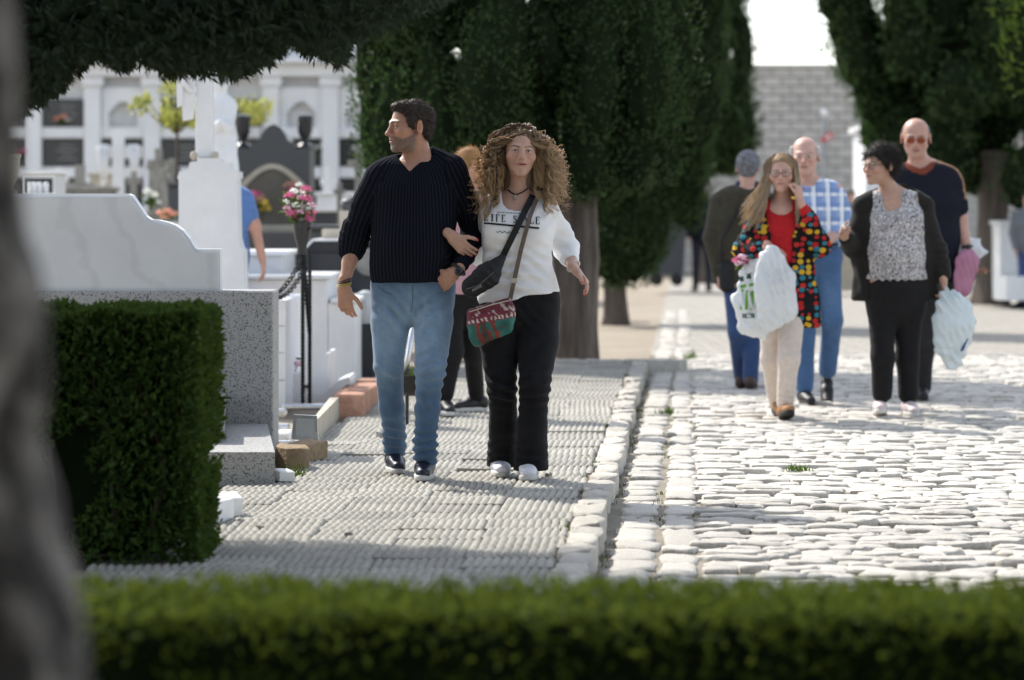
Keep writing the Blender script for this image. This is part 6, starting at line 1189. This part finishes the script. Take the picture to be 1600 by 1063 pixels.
for ax_, fq, ph, col, thr, fac in ((0, 62, 0, (.16, .26, .52), .2, .7), (2, 62, 1, (.16, .26, .52), .2, .6), (0, 62, 2.6, (.86, .88, .90), .72, .8), (2, 62, 2.4, (.86, .88, .90), .72, .8), (0, 124, .9, (.10, .16, .36), .8, .5)):
    mu = N.new('ShaderNodeMath'); mu.operation = 'MULTIPLY_ADD'; mu.inputs[1].default_value = fq; mu.inputs[2].default_value = ph; L.new(se.outputs[ax_], mu.inputs[0]); s1 = N.new('ShaderNodeMath'); s1.operation = 'SINE'; L.new(mu.outputs[0], s1.inputs[0]); g1 = N.new('ShaderNodeMath'); g1.operation = 'GREATER_THAN'; g1.inputs[1].default_value = thr; L.new(s1.outputs[0], g1.inputs[0]); g2 = N.new('ShaderNodeMath'); g2.operation = 'MULTIPLY'; g2.inputs[1].default_value = fac; L.new(g1.outputs[0], g2.inputs[0])
    mx = N.new('ShaderNodeMix'); mx.data_type = 'RGBA'; mx.inputs['B'].default_value = (*col, 1); L.new(g2.outputs[0], mx.inputs['Factor'])
    if prev is None: mx.inputs['A'].default_value = (.42, .54, .74, 1)
    else: L.new(prev, mx.inputs['A'])
    prev = mx.outputs['Result']
L.new(prev, b.inputs['Base Color']); b.inputs['Roughness'].default_value = .9
p.cloth('plaid_shirt', p.trunk(tor[1:4]+[(1273, 380, 43, .122, 0)], .006)+p.chain([(1310, 308, .02, .062), (1323, 350, .05, .060), (1308, 364, -.06, .052)])+p.chain([(1226, 308, .02, .062), (1218, 360, .05, .058)])+[('u', cap(J(1243, 286, -.02), J(1262, 294, -.09), .016, .014), .01), ('u', cap(J(1281, 284, -.02), J(1264, 294, -.09), .016, .014), .01), ('s', cap(J(1262, 292, -.02), J(1260, 262, -.02), .060, .062), .01)], m_plaid, fold=[(J(1320, 345, 0), (.2, 0, 1), .1, .008, .05), (J(1280, 360, -.1), (.2, 0, 1), .1, .006, .05)], cuts=(lambda X, Y, Z: J(1273, 386)[2]-Z+0*X,))
p.cloth('jeans', p.chain([(1256, 388, .02, .096), (1258, 500, -.02, .076), (1257, 604, -.04, .064)])+p.chain([(1291, 388, .02, .096), (1300, 500, .0, .076), (1293, 578, .20, .062)])+p.trunk([(1274, 384, 40, .112, 0), (1274, 400, 41, .115, 0)]), m_denim, fold=[(J(1300, 510, -.1), (0, 0, 1), .1, .006, .05)], attr=denim_attr((.055, .12, .25), (.12, .22, .38), [(J(1296, 470, -.1), .15, .6)], 7))
p.ring('belt', J(1274, 382, 0), (0, 0, 1), .188, .014, m_shoe_k, flat=.62)
p.shoe(1257, gy(20.6), -.04, 8, m=m_shoe_k, sole=m_sole_k); p.shoe(1292, gy(20.95)-14, .25, -6, m=m_shoe_k, sole=m_sole_k, pitch=30)
# --- man in olive jacket walking away
p = Fig('person in olive jacket seen from behind, black bag at the side', 1165, 604, 22.5, ZR, .0125, .0068, (.50, .30, .24), 51); J = p.J
p.make_head(1169, 262, .25, yaw=172, dy=0, neck=J(1166, 302, 0), sex='m'); tor = [(1166, 304, 24, .07, 0), (1164, 312, 44, .10, 0), (1161, 345, 46, .12, 0), (1160, 390, 45, .125, 0), (1160, 440, 46, .12, 0)]
p.body += p.trunk(tor, -.012)+p.chain([(1122, 316, 0, .05), (1110, 370, 0, .045), (1122, 425, -.05, .03)])+p.chain([(1204, 316, 0, .05), (1212, 370, 0, .045), (1206, 425, -.05, .03)]); p.hand(J(1122, 430, -.05), (.1, 0, -1), (1, 0, 0), curl=(.6, .6, .6, .6), thumb=1); p.hand(J(1206, 430, -.05), (-.1, 0, -1), (-1, 0, 0), curl=(.6, .6, .6, .6), thumb=-1)
p.body += p.chain([(1148, 445, 0, .085), (1152, 520, -.05, .06), (1158, 585, .2, .045)], -.01)+p.chain([(1178, 445, 0, .085), (1175, 520, 0, .06), (1173, 590, -.05, .045)], -.01); p.finish()
p.hair_cap([(-.13, .06), (-.06, .05), (-.03, -.02), (.03, -.03), (.05, -.07), (.13, -.07)], thick=.009, color=(.10, .10, .105), grey=.5, greyc=(.30, .31, .33), fuzz=1500, flen=.012)
m_olive = cloth_mat('olive cloth', (.052, .047, .032), (.036, .032, .022), sheen=.08)
p.cloth('jacket', p.trunk(tor[1:], .014)+p.chain([(1122, 316, 0, .066), (1111, 370, 0, .064), (1121, 418, -.04, .050)])+p.chain([(1204, 316, 0, .066), (1212, 370, 0, .064), (1206, 418, -.04, .050)])+[('u', cap(J(1148, 302, 0), J(1184, 302, 0), .05, .05), .03)], m_olive, fold=[(J(1112, 370, 0), (0, 0, 1), .1, .008, .05), (J(1160, 400, -.1), (.5, 0, 1), .15, .006, .07)], cuts=(lambda X, Y, Z: J(1160, 443)[2]-Z+0*X,))
p.cloth('collar', [('u', cap(J(1158, 291, 0), J(1178, 291, 0), .052, .052), .02)], cloth_mat('navy collar', (.02, .03, .075)), cuts=())
p.cloth('jeans', p.chain([(1148, 440, 0, .092), (1152, 520, -.05, .070), (1158, 585, .2, .06)])+p.chain([(1178, 440, 0, .092), (1175, 520, 0, .072), (1173, 592, -.05, .062)]), m_denim, attr=denim_attr((.035, .07, .17), (.05, .09, .2), [], 3))
p.shoe(1173, gy(22.45), -.05, 170, m=m_shoe_t if False else M('brown shoe', (.09, .055, .04), rough=.6), sole=m_sole_k); p.shoe(1158, gy(22.7), .2, 176, m=M('brown shoe', (.09, .055, .04)), sole=m_sole_k, pitch=-10)
t = thing('shoulder_bag', 'black leather bag hanging below the olive jacket', 'bag', tuple(J(1134, 460, -.1))); V, Q = sdf_mesh([('u', cap(J(1134, 420, -.12), J(1136, 446, -.12), .062, .058, ((0, 1, 0), .5)), .03)], .01); link('bag_body', npmesh('bag_body', folds(V, Q, [], 3, .003, 20), Q, True), m_blkbag, t); MB().tube([J(1126, 412, -.12), J(1128, 372, -.15), J(1160, 316, -.14)], .009, 6).build('strap', m_blkbag, t)
# --- woman in patterned blouse and black coat
p = Fig('person in speckled blouse and open black coat, head turned aside', 1400, 645, 19.4, ZR, .012, .0062, (.46, .28, .20), 61); J = p.J
p.make_head(1374, 259, .25, yaw=-52, pitch=2, dy=-.03, neck=J(1394, 304, .03), sex='f', slit=.003, jaw=1.05, width=1.04)
tor = [(1394, 304, 24, .07, .03), (1396, 318, 50, .10, .02), (1398, 350, 47, .13, 0), (1399, 395, 46, .14, -.01), (1400, 440, 47, .135, 0), (1400, 475, 46, .13, .01)]
p.body += p.trunk(tor, -.012)+p.chain([(1352, 326, .02, .05), (1330, 385, .02, .045), (1317, 366, -.22, .028)])+p.chain([(1440, 326, .02, .05), (1464, 392, .03, .045), (1474, 436, -.05, .028)])
p.hand(J(1316, 364, -.23), (-.1, -.8, .2), (.9, -.1, -.3), curl=(.8, .85, .9, .95), thumb=1, size=.95); p.hand(J(1475, 439, -.06), (.05, -.1, -1), (-1, 0, 0), curl=(.85, .9, .9, .95), thumb=1, size=.95)
p.body += p.chain([(1378, 478, .01, .09), (1379, 560, -.08, .06), (1377, 620, -.06, .045)], -.01)+p.chain([(1420, 478, .01, .09), (1418, 560, .02, .06), (1419, 622, .02, .045)], -.01); p.finish(lip=(.42, .16, .14))
p.hair_cap([(-.13, .062), (-.07, .060), (-.05, .035), (-.03, -.005), (-.012, -.03), (0, .02), (.028, .01), (.04, -.07), (.13, -.085)], thick=.016, color=(.022, .018, .016), fuzz=4500, flen=.05, extra=[((0, .06, .03), (.075, .06, .085))]); p.glasses(m_iron)
m_blouse = M('speckled blouse', (.66, .64, .64), (.07, .06, .065), rough=.85, scale=75, bump=.1, sheen=.1, detail=1.5)
p.cloth('blouse', p.trunk(tor[1:5]+[(1400, 448, 49, .14, 0)], .004)+[('u', cap(J(1352, 324, .02), J(1345, 342, .02), .066, .060), .03), ('u', cap(J(1440, 324, .02), J(1447, 342, .02), .066, .060), .03), ('s', cap(J(1394, 322, -.05), J(1390, 285, 0), .062, .07), .01), ('s', ell(J(1390, 312, -.14), (.045, .08, .09)), .01)], m_blouse, fold=[(J(1398, 420, -.14), (1, 0, .2), .16, .012, .05)], cuts=(lambda X, Y, Z: J(1400, 437)[2]-Z+0*X,))
m_coat = cloth_mat('black coat', (.020, .018, .016), (.012, .011, .010), sheen=.05)
ct = p.trunk([(1396, 314, 50, .10, .03), (1397, 350, 58, .14, .03), (1398, 400, 64, .15, .04), (1400, 465, 70, .15, .05)])+p.chain([(1352, 326, .02, .066), (1331, 384, .02, .066), (1322, 372, -.14, .052)])+p.chain([(1441, 326, .02, .066), (1464, 392, .03, .066), (1474, 428, -.03, .052)])+[('u', cap(J(1360, 308, .02), J(1380, 296, .03), .04, .035), .02), ('u', cap(J(1432, 308, .02), J(1412, 294, .03), .04, .035), .02), ('u', cap(J(1424, 314, .01), J(1445, 321, .01), .062, .062), .03), ('u', cap(J(1370, 314, .01), J(1348, 321, .01), .062, .062), .03)]
def open2(X, Y, Z):
    c = J(1398, 400); return -np.maximum(np.abs(X-c[0])-(.155+.06*np.clip(c[2]-Z, -.2, .4)), Y-(19.4+.03))
p.cloth('coat', ct+[('s', cap(J(1394, 318, -.04), J(1388, 280, 0), .075, .08), .01)], m_coat, fold=[(J(1332, 380, 0), (.2, 0, 1), .1, .009, .05), (J(1464, 392, 0), (.2, 0, 1), .1, .009, .05), (J(1345, 440, 0), (1, 0, .2), .12, .008, .06)], cuts=(open2, lambda X, Y, Z: J(1400, 470)[2]-Z+0*X), base=.004)
p.cloth('trousers', p.chain([(1378, 468, .01, .095), (1379, 560, -.08, .076), (1378, 614, -.06, .07)])+p.chain([(1420, 468, .01, .095), (1418, 560, .02, .076), (1419, 616, .02, .07)])+p.trunk([(1400, 422, 46, .137, -.002), (1400, 455, 46, .137, .0), (1400, 480, 45, .13, .01)]), m_blksoft)
p.shoe(1375, gy(19.34), -.06, -6, L_=.25, m=m_shoe_p, sole=m_sole_w, pitch=-10); p.shoe(1420, gy(19.42), .02, 6, L_=.25, m=m_shoe_p, sole=m_sole_w)
t3, o3 = carrier('carrier_bag', 'pale blue carrier bag hanging low from the black coat sleeve', 19.3, [(1478, 456, .02), (1488, 478, .10), (1490, 505, .13), (1486, 540, .11), (1492, 566, .05)], m_plastic2, .6, 6)
surf_poly('blue_lettering', bvh_of(o3), [((1500+i*3, 546-i*5), (1507+i*2, 543-i*5), (1505+i*2, 548-i*5), (1499+i*3, 551-i*5)) for i in range(4)], M('blue print', (.04, .08, .22), bump=0), t3, .003, 2)
# --- tall man behind
p = Fig('person in dark short sleeved top with tan shoulder stripe and tinted glasses', 1440, 612, 21.2, ZR, .0125, .0068, (.50, .29, .22), 71); J = p.J
p.make_head(1431, 216, .275, yaw=-8, pitch=10, dy=-.06, neck=J(1438, 264, .03), sex='m', slit=.003, jaw=1.1, width=1.05)
tor = [(1438, 262, 32, .08, .03), (1442, 278, 56, .11, .02), (1446, 320, 52, .13, 0), (1446, 370, 50, .14, 0), (1446, 420, 48, .135, 0), (1444, 460, 46, .13, 0)]
p.body += p.trunk(tor, -.012)+p.chain([(1490, 286, .02, .055), (1502, 345, .03, .045), (1512, 392, -.05, .031)])+p.chain([(1396, 286, .02, .055), (1384, 345, .05, .045), (1390, 400, .0, .031)]); p.hand(J(1512, 396, -.06), (.05, -.1, -1), (-.7, .7, 0), curl=(.35, .4, .45, .5), thumb=1, size=1.08); p.hand(J(1391, 404, 0), (.1, -.1, -1), (.7, .7, 0), curl=(.35, .4, .45, .5), thumb=-1, size=1.05)
p.body += p.chain([(1420, 465, 0, .09), (1424, 540, .05, .065), (1426, 600, .25, .048)], -.01)+p.chain([(1454, 465, 0, .09), (1444, 540, -.05, .065), (1440, 606, 0, .048)], -.01); p.finish(lip=(.36, .15, .13), beard=.12)
p.hair_cap([(-.13, .2), (-.04, .2), (-.015, .02), (.0, .015), (.03, -.02), (.05, -.06), (.13, -.07)], thick=.005, color=(.20, .19, .19), fuzz=900, flen=.008, bald=lambda x, y, z: (z-.066)-.0*x)
m_lens = M('orange lens', (.30, .07, .03), (.22, .05, .02), rough=.15, spec=.6, bump=0); p.glasses(m_lens, m_lens)
m_dknit = attr_mat('dark top', .9, 0, .3, 200, .15)
def topc(V):
    col = np.tile((.012, .013, .022), (len(V), 1)); c1, c2 = J(1452, 262, .02), J(1505, 310, .02); ba = c2-c1; tt = np.clip(((V-c1) @ ba)/(ba @ ba), 0, 1); q = V-c1-tt[:, None]*ba; dist = np.abs(q[:, 1]+.0); on = (q[:, 2]-q[:, 0]*0 > -.005) & (np.abs(q[:, 1]) < .045) & (V[:, 2] > J(1500, 322)[2]) & (V[:, 0] > J(1462, 262)[0]); col[on] = (.34, .19, .11)
    nk = np.linalg.norm((V-J(1437, 262, .0))*np.array((1, 1, 1.3)), axis=1) < .115; col[nk] = (.20, .055, .03); return col
p.cloth('top', p.trunk(tor[1:5]+[(1445, 436, 49, .138, 0)], .010)+p.chain([(1490, 286, .02, .070), (1499, 325, .03, .066)])+p.chain([(1396, 286, .02, .070), (1387, 325, .05, .066)])+[('u', cap(J(1415, 268, .03), J(1462, 268, .03), .06, .06), .04), ('s', cap(J(1438, 264, 0), J(1434, 235, -.03), .064, .068), .01)], m_dknit, attr=topc, fold=[(J(1496, 315, 0), (.2, 0, 1), .08, .007, .05), (J(1446, 400, -.1), (0, 0, 1), .14, .006, .07)], cuts=(lambda X, Y, Z: J(1445, 442)[2]-Z+0*X,))
p.cloth('trousers', p.chain([(1420, 450, 0, .10), (1424, 540, .05, .078), (1426, 602, .25, .07)])+p.chain([(1454, 450, 0, .10), (1444, 540, -.05, .078), (1440, 604, 0, .072)])+p.trunk([(1445, 424, 47, .134, 0), (1445, 460, 46, .13, 0)]), m_dktrs)
p.shoe(1440, gy(21.2), 0, -5, m=m_shoe_k, sole=m_sole_k); p.shoe(1426, gy(21.45)-5, .25, 5, m=m_shoe_k, sole=m_sole_k, pitch=14)
p.ring('watch_strap', J(1511, 386, -.05), (.1, -.2, -1), .036, .008, m_iron); MB().lathe(J(1513, 386, -.092), [(.004, -.006), (.021, -.006), (.022, .0), (.018, .006), (0, .006)], 16, 'y').build('watch_face', m_black, p.t, True)
t = thing('wrapped_flowers', 'flowers in white paper with pink wrap held by the tall bald person', 'flowers', tuple(WP(1505, 455, 21.0)))
for caps, mt, nm, dd in (([(1498, 440, 1516, 392, .045, .095), (1516, 392, 1542, 394, .07, .012), (1516, 392, 1530, 374, .07, .014), (1510, 395, 1488, 388, .08, .03)], m_plastic, 'white_wrap', 21.28), ([(1504, 452, 1512, 410, .062, .088)], M('pink wrap', (.62, .30, .42), (.5, .22, .34), rough=.5, trans=((.6, .3, .4), .3)), 'pink_wrap', 21.05)):
    V, Q = sdf_mesh([('u', cap(WP(x0, y0, dd), WP(x1, y1, dd), ra, rb, ((0, 1, 0), .5)), .03) for x0, y0, x1, y1, ra, rb in caps], .01); link(nm, npmesh(nm, folds(V, Q, [(WP(1512, 410, dd), (1, 0, .2), .12, .012, .045)], 4, .005, 25), Q, True), mt, t)
for i, (x, y, mt) in enumerate(((1478, 335, m_lpink), (1484, 350, m_leafh), (1480, 345, m_pink), (1488, 362, m_wpet), (1484, 372, m_leafh), (1536, 425, m_brick))): petals(WP(x, y, 21.3), .045, 40, 90+i).build('bloom', mt, t)
# --- person hidden behind the couple, pushing a bucket of cuttings
p = Fig('person in black leggings mostly hidden behind the linked couple', 716, 650, 18.6, 0, .0125, .0068, (.50, .30, .22), 81); J = p.J
p.make_head(737, 262, .225, yaw=50, pitch=12, dy=0, neck=J(728, 300, .02), sex='f'); tor = [(720, 298, 20, .06, .02), (718, 312, 40, .09, .02), (718, 350, 40, .11, 0), (718, 400, 38, .11, 0), (718, 450, 40, .115, 0)]
p.body += p.trunk(tor, -.01)+p.chain([(680, 320, .02, .045), (672, 370, 0, .04), (678, 420, -.1, .028)])+p.chain([(756, 320, .02, .045), (760, 370, 0, .04), (755, 420, -.1, .028)]); p.hand(J(678, 424, -.1), (0, -.2, -1), (1, 0, 0), thumb=1); p.hand(J(755, 424, -.1), (0, -.2, -1), (-1, 0, 0), thumb=-1)
p.body += p.chain([(702, 455, 0, .085), (708, 550, -.05, .055), (695, 628, -.05, .04)], -.008)+p.chain([(736, 455, 0, .085), (738, 550, .1, .055), (745, 625, .3, .04)], -.008); p.finish()
p.hair_cap([(-.13, .06), (-.06, .05), (-.03, -.01), (.0, -.04), (.13, -.08)], thick=.014, color=(.34, .19, .08), fuzz=1500, flen=.03)
p.cloth('pink_top', p.trunk(tor[1:], .006)+p.chain([(680, 320, .02, .055), (672, 370, 0, .05), (678, 412, -.09, .042)])+p.chain([(756, 320, .02, .055), (760, 370, 0, .05), (755, 412, -.09, .042)]), cloth_mat('dusty pink', (.55, .32, .36)))
p.cloth('leggings', p.chain([(702, 448, 0, .09), (708, 550, -.05, .062), (696, 618, -.05, .05)])+p.chain([(736, 448, 0, .09), (738, 550, .1, .062), (745, 622, .3, .050)])+p.trunk([(718, 440, 38, .11, 0), (718, 460, 40, .115, 0)]), m_blksoft)
p.shoe(695, gy(18.6, 0), -.05, 12, L_=.25, m=m_shoe_k, sole=m_sole_w); p.shoe(745, gy(18.9, 0), .3, -60, L_=.25, m=m_shoe_k, sole=m_sole_w)
D = 17.6; t = thing('bucket', 'black bucket of green cuttings with a metal pole behind the jeans', 'bucket', (WX(648, D), D, 0)); MB().lathe((WX(648, D), D, WZ(618, D)), [(.07, 0), (.10, .02), (.125, .12), (.13, .125), (.115, .125), (.08, .04)], 20).build('bucket_body', m_iron, t, 'auto'); MB().tube([WP(630, 598, D), WP(640, 545, D+.05), WP(648, 490, D+.1)], .018, 8).build('pole', m_chrome, t, True); blades('cuttings', [(WX(640+i*2.2, D), D+r_.gauss(0, .04), WZ(600, D)) for i in range(12)], .12, m_leafh, t, 8, 5)
MB().tube([(WX(636, D), D, 0), (WX(636, D), D, WZ(618, D)+.01)], .012, 6).build('leg', m_iron, t); MB().tube([(WX(662, D), D+.05, 0), (WX(662, D), D+.05, WZ(618, D)+.01)], .012, 6).build('leg', m_iron, t)
# --- person in blue T-shirt behind the white plinth
p = Fig('person in blue T-shirt half hidden behind the tall white plinth', 352, 610, 21.6, 0, .013, .008, (.46, .25, .18), 91); J = p.J
p.make_head(319, 270, .25, yaw=-40, pitch=25, dy=-.05, neck=J(340, 300, .02), sex='m'); tor = [(346, 294, 26, .07, .02), (347, 306, 42, .10, .02), (346, 345, 42, .12, 0), (346, 400, 40, .125, 0), (346, 440, 40, .12, 0)]
p.body += p.trunk(tor, -.01)+p.chain([(384, 312, .0, .052), (398, 352, .0, .043), (410, 405, -.06, .030)])+p.chain([(308, 312, 0, .052), (300, 352, 0, .043), (305, 405, -.06, .03)]); p.hand(J(411, 409, -.07), (.1, -.2, -1), (-1, 0, 0), thumb=1); p.hand(J(305, 409, -.07), (0, -.2, -1), (1, 0, 0), thumb=-1)
p.body += p.chain([(330, 445, 0, .09), (330, 530, 0, .06), (332, 598, .0, .045)], -.01)+p.chain([(364, 445, 0, .09), (364, 530, 0, .06), (362, 598, 0, .045)], -.01); p.finish(); p.hair_cap([(-.13, .06), (-.06, .05), (-.03, -.01), (.03, -.03), (.13, -.07)], color=(.04, .03, .025), fuzz=300)
p.cloth('t_shirt', p.trunk(tor[1:], .008)+p.chain([(383, 312, 0, .068), (391, 338, 0, .064)])+p.chain([(309, 312, 0, .068), (302, 338, 0, .064)])+[('u', cap(J(330, 302, .02), J(364, 302, .02), .05, .05), .03)], cloth_mat('blue cotton', (.10, .20, .44), (.08, .16, .36)), fold=[(J(380, 350, -.05), (.3, 0, 1), .12, .008, .06)])
p.cloth('trousers', p.chain([(330, 438, 0, .1), (330, 530, 0, .075), (332, 600, 0, .06)])+p.chain([(364, 438, 0, .1), (364, 530, 0, .075), (362, 600, 0, .06)]), m_dktrs); p.shoe(332, gy(21.6, 0), 0, 5, m=m_shoe_k, sole=m_sole_k); p.shoe(362, gy(21.6, 0), 0, -5, m=m_shoe_k, sole=m_sole_k)
# --- far figures
def far(label, px, D, hpx, top, legs, yaw, hair, seed, mark=None):
    p = Fig(label, px, gy(D), D, ZR, .02, .012, (.48, .29, .22), seed); G = gy(D); u = hpx/7.6; J = p.J; y0 = G-hpx
    p.make_head(px, y0+u*.55, .24, yaw=yaw, neck=J(px, y0+u*1.5), sex='m'); w_ = u*.95; T = [(px, y0+u*1.45, w_*.9, .09, 0), (px, y0+u*2.2, w_*.95, .13, 0), (px, y0+u*3.2, w_*.85, .13, 0), (px, y0+u*3.9, w_*.85, .125, 0)]
    aL = [(px-w_*1.0, y0+u*1.6, 0, .055), (px-w_*1.2, y0+u*2.7, 0, .045), (px-w_*1.0, y0+u*3.7, -.08, .032)]; aR = [(2*px-a, b, c, d) for a, b, c, d in aL]; lL = [(px-w_*.42, y0+u*3.9, 0, .09), (px-w_*.45, y0+u*5.6, -.05, .06), (px-w_*.5, G-4, .1, .045)]; lR = [(2*px-a, b, -c, d) for a, b, c, d in lL]
    p.body += p.trunk(T, -.015)+p.chain(aL, -.005)+p.chain(aR, -.005)+p.chain(lL, -.012)+p.chain(lR, -.012)
    p.hand(J(px-w_*1.0, y0+u*3.75, -.08), (0, -.1, -1), (1, 0, 0), thumb=1); p.hand(J(px+w_*1.0, y0+u*3.75, -.08), (0, -.1, -1), (-1, 0, 0), thumb=-1); p.finish(); p.hair_cap([(-.13, .06), (-.06, .05), (-.03, -.01), (.03, -.03), (.13, -.07)], color=hair, fuzz=200)
    a = p.cloth('jacket', p.trunk(T, .008)+p.chain(aL, .014)+p.chain(aR, .014), top); p.cloth('trousers', p.chain(lL, .012)+p.chain(lR, .012), legs); p.shoe(px-w_*.5, G, .1, 5+yaw, m=m_shoe_k, sole=m_sole_k); p.shoe(px+w_*.5, G, -.1, yaw-5, m=m_shoe_k, sole=m_sole_k); return p, a
m_nav = cloth_mat('navy jacket', (.016, .018, .030), sheen=.05); m_nav2 = cloth_mat('navy trouser', (.030, .032, .045), sheen=.05); m_grey = cloth_mat('grey jacket', (.16, .17, .19)); m_bei = cloth_mat('beige trouser', (.40, .36, .30))
p, a = far('person in navy jacket with a bright green patch beside the bin', 1097, 53, 168, m_nav, m_nav2, 190, (.35, .32, .30), 101); surf_poly('green_patch', bvh_of(a), [((1096, 291), (1106, 291), (1106, 306), (1096, 306))], M('lime patch', (.20, .55, .04), bump=0), a, .004, 3)
p, a = far('person in grey jacket far down the road before the wall', 1330, 58, 150, m_grey, m_bei, 10, (.03, .025, .02), 102); p, a = far('person in dark jacket far down the road beside the grey jacket', 1352, 61, 148, m_nav, m_bei, -20, (.03, .025, .02), 103)
p, a = far('person in blue trousers beyond the trunk by the white marble tomb', 1609, 43, 182, m_grey, cloth_mat('blue trouser', (.05, .08, .2)), -60, (.05, .04, .03), 104)
# --- white statue behind the cross
t = thing('white_statue', 'white draped marble statue standing behind the tall cross', 'statue', (WX(345, 23), 23, 0)); D = 23; P_ = lambda x, y, d=0: np.array(WP(x, y, D+d))
V, Q = sdf_mesh([('u', ell(P_(345, 128), (.07, .085, .10)), .02), ('u', cap(P_(345, 146), P_(345, 160), .05, .06), .03), ('u', ecap(P_(345, 165), P_(345, 210), (.13, .09), (.11, .09)), .04), ('u', ecap(P_(345, 210), P_(346, 330), (.12, .10), (.17, .15)), .05), ('u', cap(P_(330, 168), P_(334, 200, -.1), .045, .04), .03), ('u', cap(P_(334, 200, -.1), P_(346, 192, -.16), .04, .03), .03), ('u', cap(P_(360, 168), P_(357, 200, -.1), .045, .04), .03), ('u', cap(P_(357, 200, -.1), P_(348, 192, -.16), .04, .03), .03)], .014)
V = folds(V, Q, [(P_(345, 270), (1, 0, .1), .35, .018, .07), (P_(345, 215), (.8, 0, .5), .15, .012, .06)], 4, .004, 14); link('figure', npmesh('figure', V, Q, True), m_white, t); pb(MB(), 318, 372, 331, 610, D-.2, .45, .01).build('pedestal', m_white, t)
# ---- groups of look-alikes
GR = {'person': 'people in the cemetery', 'cypress_tree': 'cypresses along the cemetery road', 'stone_cross': 'crosses among the graves', 'low_tomb': 'low tombs in the rows behind', 'grave_flowers': 'flowers left on graves', 'niche_flowers': 'flowers on the burial niches', 'carrier_bag': 'carrier bags held by the walkers', 'rubble_block': 'loose rubble by the graves', 'pebble': 'loose pebbles on the paving', 'iron_post': 'twisted iron chain posts', 'young_tree': 'young trees among the graves', 'far_tomb': 'tombs far down the road', 'grass_tuft': 'weeds in the paving joints'}
for o in SC.objects:
    k_ = o.name.split('.')[0]
    if o.parent is None and k_ in GR: o['group'] = GR[k_]
